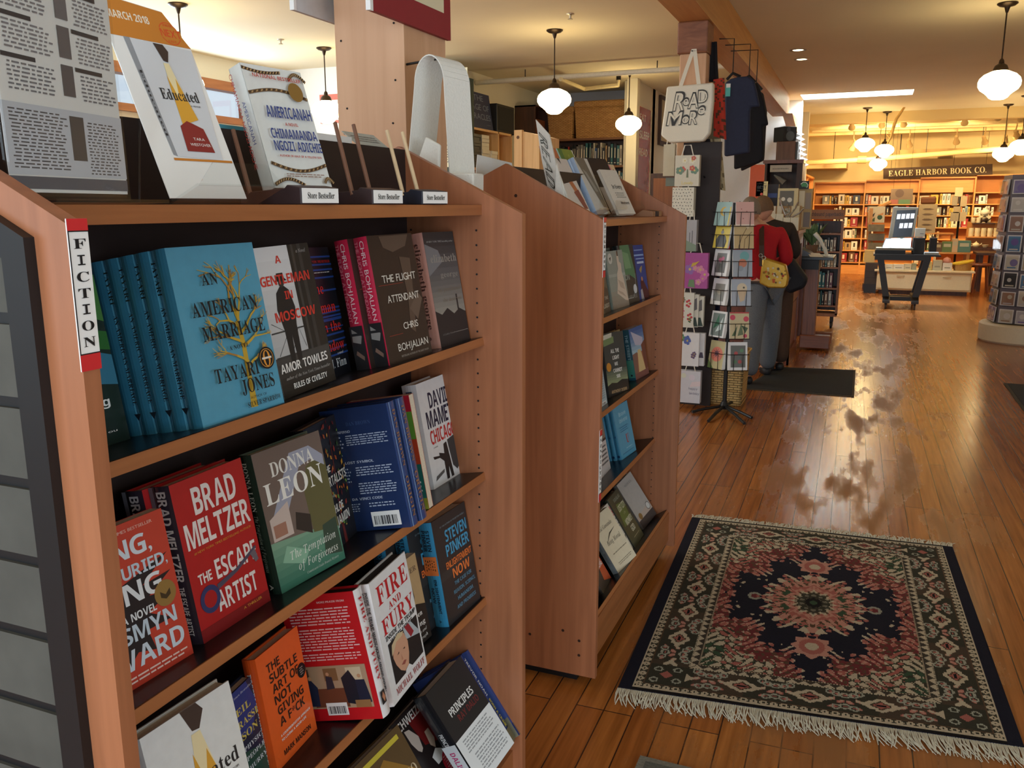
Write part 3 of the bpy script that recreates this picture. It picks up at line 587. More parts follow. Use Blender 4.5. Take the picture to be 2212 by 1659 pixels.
DB = dict(w=.145, h=.243, t=.034, front=(28, 48, 92), spine=(42, 70, 128), side='R', prf=[('t', 'DAN BROWN', .36, .86, .72, .89, (60, 84, 130), 'b'), ('t', 'INFERNO', .2, .805, .4, .825, SIL, 'h'), ('para', .3, .7, .94, .79, 5, SIL), ('para', .06, .68, .28, .79, 4, SIL), ('para', .06, .6, .24, .66, 3, SIL), ('t', 'THE LOST SYMBOL', .1, .555, .66, .575, SIL, 'h'), ('para', .36, .45, .94, .53, 4, SIL), ('para', .06, .4, .3, .53, 5, SIL), ('para', .36, .3, .94, .4, 5, SIL), ('t', 'THE DA VINCI CODE', .1, .255, .68, .275, SIL, 'h'), ('para', .1, .16, .34, .235, 4, SIL), ('para', .46, .19, .86, .235, 2, SIL), ('bar', .46, .03, .88, .15)],
    prs=[('r', 0, .04, 1, .1, (150, 186, 226)), ('t', 'DAN BROWN', .06, .3, .52, .62, (148, 112, 84), 'b'), ('t', 'ORIGIN', .6, .28, .93, .64, (148, 112, 84), 'b')])
db = book('navy hardcover with its back cover and barcode showing, left one of the pair', pose(S, -.121, 1.346, -85, 1.0), group=G2, **DB)
dup(db, 'navy hardcover with copper spine lettering, right one of the pair', G2, mw=pose(S, -.121, 1.381, -85, 1.0))
book('red, green and orange paperback squeezed behind the white gun book', pose(S, -.14, 1.462, -84), .14, .238, .022, (196, 74, 46), (200, 70, 44), G2, soft=True, prf=[('r', 0, .0, 1, .1, (150, 160, 60)), ('r', .0, .1, 1, .4, (40, 116, 108)), ('r', .0, .62, 1, .86, (104, 160, 62)), ('r', 0, .86, 1, 1, (190, 40, 62)), ('t', 'TE', .6, .31, .9, .39, WH, 'h'), ('t', 'DE', .6, .16, .95, .25, WH, 'h')])
book('white hardcover with navy and red block letters over men with a gun', pose(S, -.065, 1.62, -.6), .142, .238, .036, (222, 224, 226), (216, 218, 222), G2, prf=[('t', 'DAVID', .3, .735, .96, .885, (30, 34, 62), 'h'), ('t', 'MAMET', .14, .555, .98, .715, (30, 34, 62), 'h'), ('t', 'CHICAGO', .16, .4, .98, .53, (190, 44, 44), 'h'), ('t', 'A NOVEL', .2, .36, .34, .372, BK),
    ('p', [(.14, .29), (.34, .27), (.34, .3), (.5, .27), (.52, .36), (.62, .37), (.64, .3), (.7, .02), (.62, .02), (.58, .14), (.54, .02), (.46, .02), (.46, .2), (.34, .25), (.16, .26)], (36, 36, 38)), ('p', [(.66, .38), (.92, .4), (.96, .28), (.94, .1), (.84, .06), (.72, .12), (.68, .28)], (64, 64, 66)), ('p', [(.1, .06), (.4, .1), (.42, .13), (.14, .1)], (90, 90, 90))],
    prs=[('t', 'DAVID MAMET', .06, .3, .62, .72, (36, 60, 80), 'h'), ('t', 'CHICAGO', .64, .3, .92, .72, (190, 44, 44), 'h')])
# --- fourth shelf
S = SH1[4]
def tie(mb, fr):
    mb.pr_poly(fr, [(.42, 1.0), (.6, 1.0), (.66, .94), (.58, .84), (.5, .85)], ink((70, 56, 50)))
    mb.pr_poly(fr, [(.48, .83), (.58, .83), (.72, .36), (.4, .3)], ink((240, 226, 180)))
    mb.pr_poly(fr, [(.45, .72), (.53, .5), (.6, .7), (.75, .34), (.4, .28)], ink((222, 166, 60)))
    mb.pr_poly(fr, [(.34, .27), (.5, .32), (.6, .3), (.78, .26), (.84, .05), (.3, .05)], ink((142, 50, 46)))
ED_PRF = [('f', tie), ('t', 'Educated', .2, .5, .92, .6, (44, 44, 46), 'b'), ('t', 'A MEMOIR', .7, .455, .9, .47, (90, 90, 90)), ('t', 'TARA', .5, .15, .72, .175, WH), ('t', 'WESTOVER', .4, .1, .8, .125, WH)]
book('white hardcover with a pencil-shaped picture, front book at the left end of the fourth shelf', pose(S, -.011, .757, -6.8, 1.0), .154, .233, .028, (226, 230, 230), (214, 218, 220), G3, prf=ED_PRF)
book('red-covered book behind the white hardcover on the fourth shelf', pose(S, -.05, .735, -6.8, 1.0), .15, .215, .024, (190, 44, 44), (190, 44, 44), G3)
book('small navy book with yellow capitals and a night sky', pose(S, -.055, .921, 9, .5), .12, .172, .022, (28, 38, 66), (28, 38, 66), G3, prf=[('p', [(.3, 1), (.8, 1), (.95, .75), (.7, .5), (.4, .6)], (44, 60, 128)), ('p', [(0, 0), (1, 0), (1, .3), (.5, .4), (0, .3)], (40, 76, 66)), ('t', 'New York Times Bestseller', .1, .93, .92, .95, (200, 206, 220), 'i'), ('t', 'NEIL', .3, .76, .8, .83, (206, 190, 92), 'b'), ('t', 'DEGRASSE', .08, .64, .96, .71, (206, 190, 92), 'b'), ('t', 'TYSON', .2, .52, .86, .59, (206, 190, 92), 'b'), ('t', 'ASTROPHYSICS', .06, .41, .96, .455, (206, 212, 220), 'b'), ('t', 'FOR PEOPLE', .2, .31, .92, .355, (206, 212, 220), 'b'), ('t', 'IN A HURRY', .2, .21, .92, .255, (206, 212, 220), 'b')])
OR = (232, 100, 40); D1 = (52, 34, 26)
book('bright orange hardcover with black hand-drawn capitals', pose(S, -.06, 1.032, 6, -1.0), .132, .2, .026, OR, (226, 92, 36), G3, prf=[('t', 'THE', .18, .81, .48, .885, D1, 'h'), ('t', 'SUBTLE', .2, .715, .86, .79, D1, 'h'), ('t', 'ART OF', .22, .615, .84, .69, D1, 'h'), ('t', 'NOT', .22, .515, .62, .59, D1, 'h'), ('t', 'GIVING', .24, .415, .86, .49, D1, 'h'), ('t', 'A F*CK', .24, .315, .84, .39, D1, 'h'), ('t', 'A COUNTERINTUITIVE APPROACH', .2, .235, .92, .255, WH, 'h'), ('t', 'TO LIVING A GOOD LIFE', .2, .195, .8, .215, WH, 'h'), ('t', 'MARK MANSON', .2, .07, .86, .115, D1, 'h'), ('c', .9, .61, .1, BK), ('para', .85, .57, .96, .65, 4, (220, 200, 190))],
    prs=[('t', 'THE SUBTLE ART OF NOT GIVING A F*CK', .12, .3, .92, .6, WH, 'h')])
def picture(mb, fr):
    run(mb, fr, [('r', .02, .1, .93, .44, (176, 148, 120)), ('r', .06, .3, .16, .42, (90, 70, 56)), ('r', .36, .32, .54, .42, (132, 98, 66)), ('r', .66, .28, .86, .42, (206, 190, 160)), ('r', .16, .11, .62, .26, (112, 64, 44)),
        ('p', [(.08, .12), (.1, .3), (.16, .34), (.24, .27), (.22, .12)], (36, 44, 70)), ('c', .16, .345, .026, (206, 160, 120)), ('p', [(.36, .25), (.38, .36), (.46, .35), (.47, .26)], (44, 46, 60)), ('c', .41, .375, .022, (196, 150, 116)), ('p', [(.6, .14), (.58, .34), (.7, .4), (.78, .3), (.76, .12)], (30, 32, 44)), ('p', [(.76, .12), (.76, .32), (.88, .32), (.92, .14)], (34, 38, 58)), ('c', .82, .35, .024, (190, 146, 110)), ('r', .7, .1, .9, .16, (150, 110, 70))])
RD = (196, 26, 34)
FF = dict(w=.155, h=.243, t=.03, spine=(226, 226, 228), pages=mat((44, 40, 40), .7, 0, .1, 300.0))
SPF = [('t', 'INSIDE THE TRUMP WHITE HOUSE', .06, .68, .6, .84, BK, 'h'), ('t', 'FIRE AND FURY', .06, .2, .72, .56, (190, 40, 50), 'b'), ('t', 'MICHAEL WOLFF', .62, .68, .84, .84, BK, 'h'), ('r', .8, .08, .9, .6, (40, 40, 44)), ('p', [(.81, .4), (.84, .2), (.89, .4), (.86, .58)], (190, 130, 100))]
book('red back cover with a desk photograph and barcode, standing edge-on with a white spine', pose(S, -.107, 1.183, -84, 2.5), group=G3, front=RD, side='R', prs=SPF, prf=[('t', 'MORE PRAISE FROM', .5, .93, .86, .945, (240, 190, 190), 'h'), ('para', .08, .76, .93, .9, 6, (236, 190, 190)), ('para', .08, .56, .93, .74, 8, (236, 190, 190)), ('para', .08, .48, .93, .545, 3, (236, 190, 190)), ('f', picture), ('bar', .3, .045, .58, .145)], **FF)
def portrait(mb, fr):
    run(mb, fr, [('r', .14, .13, .96, .46, (34, 34, 38)), ('p', [(.56, .46), (.78, .46), (.94, .34), (.96, .4), (.96, .3), (.6, .36)], (176, 188, 196)), ('p', [(.6, .46), (.72, .46), (.82, .36), (.72, .34)], (150, 44, 54)),
        ('p', [(.2, .33), (.24, .42), (.4, .455), (.56, .43), (.62, .34), (.6, .25), (.54, .17), (.42, .15), (.32, .19), (.24, .26)], (206, 158, 130)), ('p', [(.18, .35), (.22, .43), (.4, .47), (.56, .445), (.5, .42), (.34, .42), (.26, .38)], (206, 186, 150)), ('p', [(.3, .32), (.36, .335), (.36, .32)], (70, 50, 44)), ('p', [(.46, .32), (.52, .325), (.52, .31)], (70, 50, 44)), ('p', [(.36, .22), (.44, .235), (.5, .22), (.44, .2)], (150, 84, 76)), ('p', [(.4, .3), (.43, .25), (.38, .25)], (186, 134, 108)), ('p', [(.44, .15), (.54, .17), (.62, .13), (.42, .13)], (226, 228, 230))])
book('white hardcover with red serif capitals and a portrait, facing out beside the red back cover', pose(S, .038, 1.251, 4.6, 1.3), group=G3, front=(226, 228, 230), side='L', prs=SPF, prf=[('t', 'FIRE', .12, .78, .94, .935, (190, 36, 44), 'b'), ('t', 'AND', .34, .69, .68, .75, (190, 36, 44), 'b'), ('t', 'FURY', .1, .54, .96, .67, (190, 36, 44), 'b'), ('t', 'INSIDE THE TRUMP', .12, .49, .96, .527, BK, 'h'), ('t', 'WHITE HOUSE', .22, .44, .84, .477, BK, 'h'), ('f', portrait), ('t', 'MICHAEL WOLFF', .12, .045, .94, .1, (160, 60, 66), 'b')], **FF)
book('sand-coloured paperback with a dark figure seen from behind, between white and blue spines', pose(S, -.04, 1.404, -3.2, 1.5), .13, .192, .02, (190, 162, 120), (180, 156, 120), G3, soft=True, prf=[('p', [(0, 0), (1, 0), (1, .4), (.75, .46), (.45, .46), (.2, .4), (0, .3)], (44, 38, 36)), ('p', [(.45, .46), (.42, .58), (.46, .7), (.6, .76), (.72, .7), (.74, .56), (.7, .45)], (38, 32, 30)), ('t', 'SHRIVER', .3, .82, .94, .88, (120, 100, 80), 'b'), ('t', "We've Been", .2, .31, .86, .37, WH, 'b'), ('t', 'Thinking', .24, .2, .9, .26, WH, 'b'), ('t', 'Prose Pieces and', .3, .12, .9, .155, WH, 'i'), ('t', 'A Photograph', .4, .05, .9, .085, WH, 'i')])
BL = (70, 160, 206)
PK = dict(w=.156, h=.242, t=.034, front=(44, 44, 46), spine=(60, 146, 192), prs=[('t', 'STEVEN', .07, .52, .27, .78, (30, 44, 60), 'h'), ('t', 'PINKER', .07, .2, .27, .46, (30, 44, 60), 'h'), ('r', .32, 0, .5, 1, (230, 128, 66)), ('para', .34, .1, .48, .9, 5, (70, 50, 36)), ('t', 'ENLIGHTENMENT', .54, .54, .87, .74, (30, 44, 60), 'h'), ('t', 'NOW', .62, .24, .77, .44, (30, 44, 60), 'h'), ('t', 'A', .93, .4, .96, .6, (30, 44, 60))],
    prf=[('r', 0, .42, 1, .5, (56, 54, 54)), ('t', 'STEVEN', .3, .745, .94, .855, BL, 'h'), ('t', 'PINKER', .26, .61, .95, .72, BL, 'h'), ('t', 'ENLIGHTENMENT', .2, .5, .96, .565, (230, 124, 60), 'h'), ('t', 'NOW', .34, .385, .86, .475, (230, 124, 60), 'h'), ('t', 'THE CASE FOR', .34, .315, .86, .35, (90, 140, 168), 'h'), ('t', 'REASON, SCIENCE,', .28, .24, .94, .275, (90, 140, 168), 'h'), ('t', 'HUMANISM,', .36, .165, .84, .2, (90, 140, 168), 'h'), ('t', 'AND PROGRESS', .3, .09, .88, .125, (90, 140, 168), 'h'), ('t', 'BY THE AUTHOR OF THE BETTER ANGELS', .2, .9, .92, .915, (130, 150, 160))])
pk = book('charcoal hardcover with blue and orange block letters and a sky-blue spine', pose(S, -.015, 1.583, -2.2, -.7), group=G3, **PK)
dup(pk, 'sky-blue spined hardcover directly behind the charcoal one, only its spine top showing', G3, mw=pose(S, -.052, 1.535, -2.2, -.7))
dup(pk, 'sky-blue spined hardcover furthest back, above the sand-coloured paperback', G3, mw=pose(S, -.089, 1.5, -2.2, -.7))
# --- bottom shelf
S = SH1[5]
book('brown and gold hardcover with a portrait and yellow band, left of the bottom shelf', pose(S, -.02, 1.295, -6), .158, .235, .034, (92, 70, 40), (70, 52, 34), G4, prf=[('p', [(.0, .3), (.1, .75), (.5, .86), (.9, .6), (1, .2), (.8, 0), (.1, 0)], (150, 112, 44)), ('p', [(.2, .35), (.3, .62), (.55, .72), (.75, .55), (.72, .3), (.4, .2)], (196, 152, 70)), ('r', .1, .9, .9, .945, (206, 190, 62)), ('t', 'LEONARDO', .1, .56, .94, .65, (206, 190, 160), 'b'), ('t', 'DA VINCI', .2, .42, .84, .5, (206, 190, 160), 'b')])
book('black hardcover with portraits and a red round sticker, second on the bottom shelf', pose(S, -.045, 1.47, 2), .155, .228, .026, (38, 30, 30), (36, 30, 30), G4, prf=[('p', [(.4, .9), (.95, .94), (.95, .5), (.5, .6)], (110, 26, 26)), ('p', [(.22, .86), (.34, .84), (.46, .72), (.42, .6), (.36, .58), (.3, .62), (.24, .72)], (196, 184, 176)), ('p', [(.62, .7), (.74, .7), (.76, .58), (.68, .5), (.6, .56)], (186, 166, 150)), ('p', [(.5, .46), (.66, .5), (.8, .44), (.8, .36), (.55, .36)], (220, 220, 220)), ('t', 'SCHWEIZER', .05, .88, .92, .965, (220, 214, 210), 'h'), ('c', .82, .3, .17, (196, 40, 60)), ('para', .7, .22, .94, .38, 6, (240, 200, 200))])
book('black and white hardcover with a white lower half, third on the bottom shelf', pose(S, .03, 1.556, -9, 3.5), .152, .245, .044, (30, 30, 34), (30, 30, 34), G4, prf=[('r', 0, 0, 1, .47, (222, 226, 228)), ('t', 'PRINCIPLES', .2, .66, .84, .735, (222, 222, 220), 'h'), ('t', 'RAY DALIO', .3, .57, .86, .635, (110, 40, 40), 'h'), ('para', .12, .3, .9, .44, 5, (150, 154, 158)), ('para', .2, .06, .94, .27, 7, (150, 154, 158))],
    prs=[('t', 'PRINCIPLES', .4, .3, .6, .6, (220, 220, 220), 'h'), ('r', .53, 0, 1, 1, (218, 222, 226)), ('t', 'DALIO', .6, .3, .8, .66, (196, 40, 110), 'h')])
TN = dict(w=.14, h=.24, t=.026, front=(52, 72, 136), spine=(44, 62, 124), side='R', prf=[('r', .2, .12, .78, .86, (206, 214, 222)), ('para', .24, .16, .74, .82, 16, (120, 134, 156)), ('p', [(0, 0), (1, 0), (1, .22), (.5, .16), (0, .2)], (110, 108, 90)), ('c', .78, .78, .09, (196, 180, 80))],
    prs=[('t', 'TREVOR NOAH', .05, .3, .48, .72, (222, 226, 232), 'h'), ('t', 'BORN A CRIME', .52, .3, .84, .72, (206, 196, 70), 'h'), ('r', .86, 0, 1, 1, (120, 112, 84))])
tn = book('blue hardcover with its back cover and yellow spine lettering showing, bottom right', pose(S, -.092, 1.678, -75, 3), group=G4, **TN)
dup(tn, 'blue spine with yellow lettering, last book against the right panel of the bottom shelf', G4, mw=pose(S, -.085, 1.706, -75, 3))
# --- the sign strips on the front edges
def strip(label, X, y0, y1, zc, L, word, tilt=0, side=None):
    o = thing('section_sign', label, 'sign', (X, y0, zc), 'vertical section signs'); mb = MB()
    mb.box(X, X + .0012, y0, y1, zc - L / 2, zc + L / 2, PAPER)
    fr = (Vector((X + .0012, y0, zc - L / 2)), Vector((0, y1 - y0, 0)), Vector((0, 0, L)))
    e = .11; rd = (206, 44, 48); run(mb, fr, [('r', 0, 0, 1, e, rd), ('r', 0, 1 - e * .7, 1, 1, rd), ('r', 0, e, 1, e + .008, BK), ('r', 0, 1 - e * .7 - .008, 1, 1 - e * .7, BK), ('r', 0, e, .05, 1 - e * .7, BK)])
    n = len(word); H = (1 - 1.7 * e - .06) / n
    for i, c in enumerate(word):
        b = e + .03 + H * (n - 1 - i) + H * .2; w = .12 if c == 'I' else .3
        mb.text(fr, c, .52 - w, b, .52 + w, b + H * .62, ink(BK), 'b')
        if c == 'I': run(mb, fr, [('r', .34, b, .7, b + H * .08, BK), ('r', .34, b + H * .54, .7, b + H * .62, BK)])
    mb.build('sign_card', o)
zt_, zb_ = at_x(160, 472, -.7).z, at_x(192, 800, -.7).z
strip('vertical white sign reading FICTION on the nearest unit, red at both ends', -.6995, .597, .6205, (zt_ + zb_) / 2, zt_ - zb_, 'FICTION')
za, zb2 = at_x(1303, 470, -.709).z, at_x(1300, 600, -.709).z
strip('upper vertical white sign on the front edge of the second unit', -.7095, 2.387, 2.412, (za + zb2) / 2, za - zb2, 'BIOGRAPHY')
za, zb2 = at_x(1290, 935, -.709).z, at_x(1284, 1095, -.709).z
strip('lower vertical white sign on the front edge of the second unit', -.7095, 2.387, 2.412, (za + zb2) / 2, za - zb2, 'NONFICTION')
# --- second unit
def ubook(label, sh, a, b, yaw, roll, w, h, t, front, spine, **k): return book(label, pose(SH2[sh], a, b, yaw, roll), w, h, t, front, spine, G5, **k)
ubook('dark green-grey book at the left of the second unit, behind the upper sign', 2, -.036, 2.805, 2, .5, .15, .232, .026, (72, 82, 70), (60, 70, 60), prf=[('p', [(0, 0), (1, 0), (1, .35), (0, .5)], (58, 50, 44)), ('t', 'THE', .6, .2, .9, .25, (170, 170, 160), 'h'), ('t', 'OLOGIST', .3, .08, .95, .14, (190, 186, 170), 'h')])
ubook('grey paperback picturing a long ruffled pale dress', 2, -.05, 3.018, -7.4, -1, .151, .212, .022, (146, 156, 150), (120, 132, 126), prf=[('grad', 0, 0, 1, .3, 4, (150, 136, 122), (150, 150, 140)), ('r', 0, .55, 1, .6, (166, 176, 170)), ('c', .2, .87, .13, (206, 206, 198)), ('p', [(.15, .88), (.2, .82), (.26, .9)], (80, 70, 60)), ('p', [(.6, .98), (.7, .98), (.72, .8), (.82, .76), (.8, .62), (.86, .5), (.98, .1), (.8, .12), (.5, .22), (.36, .26), (.45, .42), (.5, .6), (.6, .68), (.58, .84)], (214, 198, 182)), ('p', [(.62, .98), (.7, 1), (.7, .9), (.62, .9)], (84, 64, 50)), ('p', [(.5, .5), (.8, .42), (.85, .3), (.6, .36)], (190, 170, 152)), ('p', [(.4, .32), (.7, .26), (.9, .16), (.5, .26)], (186, 166, 148))])
ubook('grey book with its top edge showing behind the pale dress book', 2, -.095, 3.03, -7.4, -1, .14, .226, .02, (110, 112, 100), (100, 104, 92))
ubook('black book with green brush strokes and a white round badge', 2, -.044, 3.165, -6.5, -1.2, .151, .226, .024, (40, 44, 46), (36, 40, 42), prf=[('p', [(.1, 1), (.7, 1), (.9, .55), (.9, .4), (.5, .5), (.1, .5)], (86, 134, 96)), ('p', [(.2, .9), (.6, .85), (.7, .6), (.3, .6)], (124, 166, 124)), ('l', [(.9, .5), (.85, .3), (.6, .1), (.2, .1)], .003, (170, 176, 176)), ('c', .78, .24, .12, (206, 214, 220)), ('t', 'ON', .2, .41, .5, .5, (150, 160, 150), 'h'), ('t', 'VERGHESE', .3, .09, .86, .15, (150, 150, 146))])
ubook('royal blue book with white lines of praise and a seated couple', 2, -.047, 3.333, -6, -2, .151, .22, .026, (40, 72, 152), (36, 60, 130), prf=[('r', .3, .9, .9, .915, (150, 180, 230)), ('r', .25, .8, .95, .83, (150, 180, 230)), ('r', .35, .74, .95, .76, (150, 180, 230)), ('r', .4, .66, .9, .7, (190, 206, 236)), ('p', [(.5, .55), (.6, .48), (.7, .55), (.75, .62), (.62, .6)], (170, 150, 100)), ('p', [(.45, 0), (.5, .35), (.7, .36), (.9, .2), (1, .14), (1, 0)], (86, 40, 44)), ('p', [(.4, 0), (.42, .18), (.55, .2), (.62, 0)], (176, 170, 176)), ('c', .62, .38, .06, (196, 140, 100))])
ubook('pale blue paperback at the left end of the second unit, third shelf', 3, -.026, 2.74, 1, -1.5, .151, .172, .02, (172, 196, 206), (160, 184, 196), soft=True, prf=[('para', .4, .15, .95, .8, 14, (130, 150, 164)), ('bar', .55, .03, .9, .1)])
ubook('dark book with white capitals over a grey-green sky', 3, -.05, 2.985, -13.9, -4, .151, .235, .026, (58, 62, 64), (54, 58, 60), prf=[('grad', 0, .18, 1, .42, 6, (150, 160, 120), (84, 94, 86)), ('p', [(0, 0), (1, 0), (1, .22), (.7, .24), (.45, .2), (.2, .22), (0, .18)], (40, 38, 38)), ('p', [(0, .8), (.5, .84), (.5, .94), (0, .92)], (120, 140, 96)), ('p', [(0, .9), (.42, .93), (.44, 1), (0, .97)], (206, 204, 190)), ('t', 'ALL THE', .3, .68, .7, .74, WH, 'h'), ('t', 'LIGHT', .36, .575, .68, .635, WH, 'h'), ('t', 'WE', .42, .475, .58, .53, WH, 'h'), ('t', 'CANNOT', .34, .37, .76, .43, WH, 'h'), ('t', 'SEE', .46, .28, .64, .33, WH, 'h'), ('t', 'ANTHONY DOERR', .14, .05, .9, .1, (190, 160, 120), 'h'), ('c', .14, .47, .11, (206, 140, 52))])
ubook('yellow and brown book showing between the dark sky book and the seaside book', 3, -.085, 3.17, -6, 0, .145, .215, .022, (150, 128, 84), (96, 84, 70), prf=[('p', [(.4, .3), (1, .2), (1, .55), (.6, .6)], (206, 190, 130)), ('p', [(0, 0), (1, 0), (1, .2), (0, .3)], (50, 44, 40))])
ubook('seaside-street paperback with a blue sky and teal spine', 3, -.038, 3.33, -7, .5, .147, .207, .03, (110, 140, 186), (36, 84, 104), soft=True, prf=[('grad', 0, .5, 1, 1, 7, (160, 190, 206), (64, 96, 156)), ('p', [(.1, .95), (.5, .85), (.9, .75), (.8, .6), (.3, .66)], (190, 186, 206)), ('r', 0, 0, 1, .5, (160, 104, 76)), ('p', [(.4, .55), (.62, .55), (.8, .12), (.3, .12)], (216, 190, 136)), ('p', [(.7, .62), (1, .7), (1, .14), (.8, .12)], (120, 72, 56)), ('p', [(0, .5), (.34, .52), (.24, .14), (0, .1)], (130, 96, 84)), ('r', 0, 0, 1, .12, (130, 84, 76))], prs=[('t', 'THE STREET', .1, .3, .6, .7, (120, 160, 180), 'h'), ('r', .6, 0, .95, 1, (60, 130, 120)), ('c', .9, .5, .02, BK)])
LB = (86, 160, 196)
ub = ubook('pale blue hardcover with a small red letter U, front book of four', 4, -.05, 3.215, -9, 1, .141, .212, .02, LB, (72, 146, 186), prf=[('t', 'Brave', .3, .78, .76, .86, (160, 206, 224), 'h'), ('t', 'Universe', .26, .66, .8, .74, (160, 206, 224), 'h'), ('para', .2, .48, .8, .6, 3, (60, 120, 160)), ('t', 'U', .5, .24, .68, .42, (190, 60, 50), 'b'), ('para', .4, .14, .86, .18, 1, (150, 200, 220)), ('r', .1, .08, .9, .09, (60, 120, 160))], prs=[('c', .55, .5, .02, (40, 100, 150)), ('c', .93, .5, .025, (30, 60, 100))])
for i, q in enumerate(('second', 'third', 'rearmost')):
    dup(ub, 'pale blue hardcover, %s of the four on the second unit' % q, G5, mw=pose(SH2[4], -.0715 - .0215 * i, 3.212, -9, 1))
ubook('deep blue book just right of the pale blue hardcovers', 4, -.095, 3.245, -7, -2, .15, .222, .022, (34, 44, 130), (34, 44, 130), prf=[('t', 'M', .88, .38, .98, .44, WH, 'h'), ('para', .84, .2, .98, .34, 4, (170, 180, 220))])
ubook('white book with a grey photograph across its upper half, fourth shelf of the second unit', 4, -.06, 2.955, 2, -2, .148, .232, .024, (212, 206, 206), (200, 196, 196), prf=[('r', 0, .56, 1, 1, (140, 126, 112)), ('r', 0, .52, 1, .56, (60, 48, 44)), ('para', .3, .15, .92, .48, 5, (110, 106, 106))])
ubook('silver-grey hardcover with a gold and a white seal', 5, -.07, 3.385, -13, 4, .142, .218, .024, (176, 174, 172), (110, 106, 104), prf=[('r', 0, 0, 1, .16, (70, 62, 62)), ('p', [(0, .16), (1, .16), (1, .3), (0, .24)], (186, 172, 162)), ('t', 'NOVEL', .3, .84, .8, .89, (140, 140, 140), 'b'), ('c', .22, .22, .1, (140, 108, 62)), ('c', .84, .26, .12, (84, 84, 84)), ('c', .84, .26, .1, (206, 210, 210))])
ubook('dark green book with tall pale capitals', 5, -.035, 3.13, 1, 1, .15, .218, .026, (52, 62, 42), (40, 44, 36), prf=[('p', [(.1, .4), (.8, .4), (.9, .75), (.3, .82)], (96, 116, 56)), ('t', 'DOUGLAS', .3, .86, .86, .92, (150, 156, 140), 'h'), ('t', 'LOST CITY', .28, .66, .92, .77, (214, 216, 196), 'h'), ('t', 'of the', .5, .57, .66, .61, (200, 200, 180), 'i'), ('t', 'MONKEY', .3, .38, .9, .49, (214, 216, 196), 'h'), ('t', 'GOD', .42, .22, .74, .33, (214, 216, 196), 'h'), ('r', .3, .13, .84, .14, (150, 150, 130))])
ubook('white paperback with pink-red letters squeezed behind the cream book', 5, -.055, 3.0, -6, 1, .135, .205, .02, (218, 212, 204), (206, 200, 196), soft=True, prf=[('t', 'HIDDEN', .5, .86, .96, .94, (214, 90, 96), 'h'), ('t', 'FIGURES', .4, .74, .98, .84, (214, 90, 96), 'h'), ('para', .5, .5, .96, .7, 4, (90, 90, 96)), ('p', [(.6, .24), (.66, .44), (.74, .42), (.8, .3), (.94, .32), (.9, .24)], (50, 46, 46))])
ubook('cream paperback with a thin leaf between two lines of script, bottom of the second unit', 5, -.03, 2.868, -17, 1, .138, .214, .026, (226, 216, 190), (150, 164, 172), soft=True, prf=[('t', 'Atul Gawande', .1, .74, .8, .81, (70, 66, 60), 'i'), ('l', [(.2, .5), (.5, .62), (.8, .66)], [.0006, .006, .0006], (90, 84, 70)), ('t', 'Being Mortal', .2, .46, .86, .54, (90, 80, 70), 'i'), ('para', .2, .28, .9, .32, 1, (150, 140, 120)), ('para', .2, .08, .92, .14, 2, (160, 150, 130))], prs=[('t', 'Being Mortal', .4, .3, .8, .7, (90, 110, 124), 'i')])
ubook('dark book with an orange corner and white capitals, bottom left of the second unit', 5, -.035, 2.69, 6, .7, .15, .225, .026, (60, 54, 52), (52, 48, 46), prf=[('p', [(.5, .1), (1, .0), (1, .6), (.8, .62), (.6, .3)], (206, 92, 48)), ('t', 'STRONG', .35, .28, .95, .38, WH, 'h')])
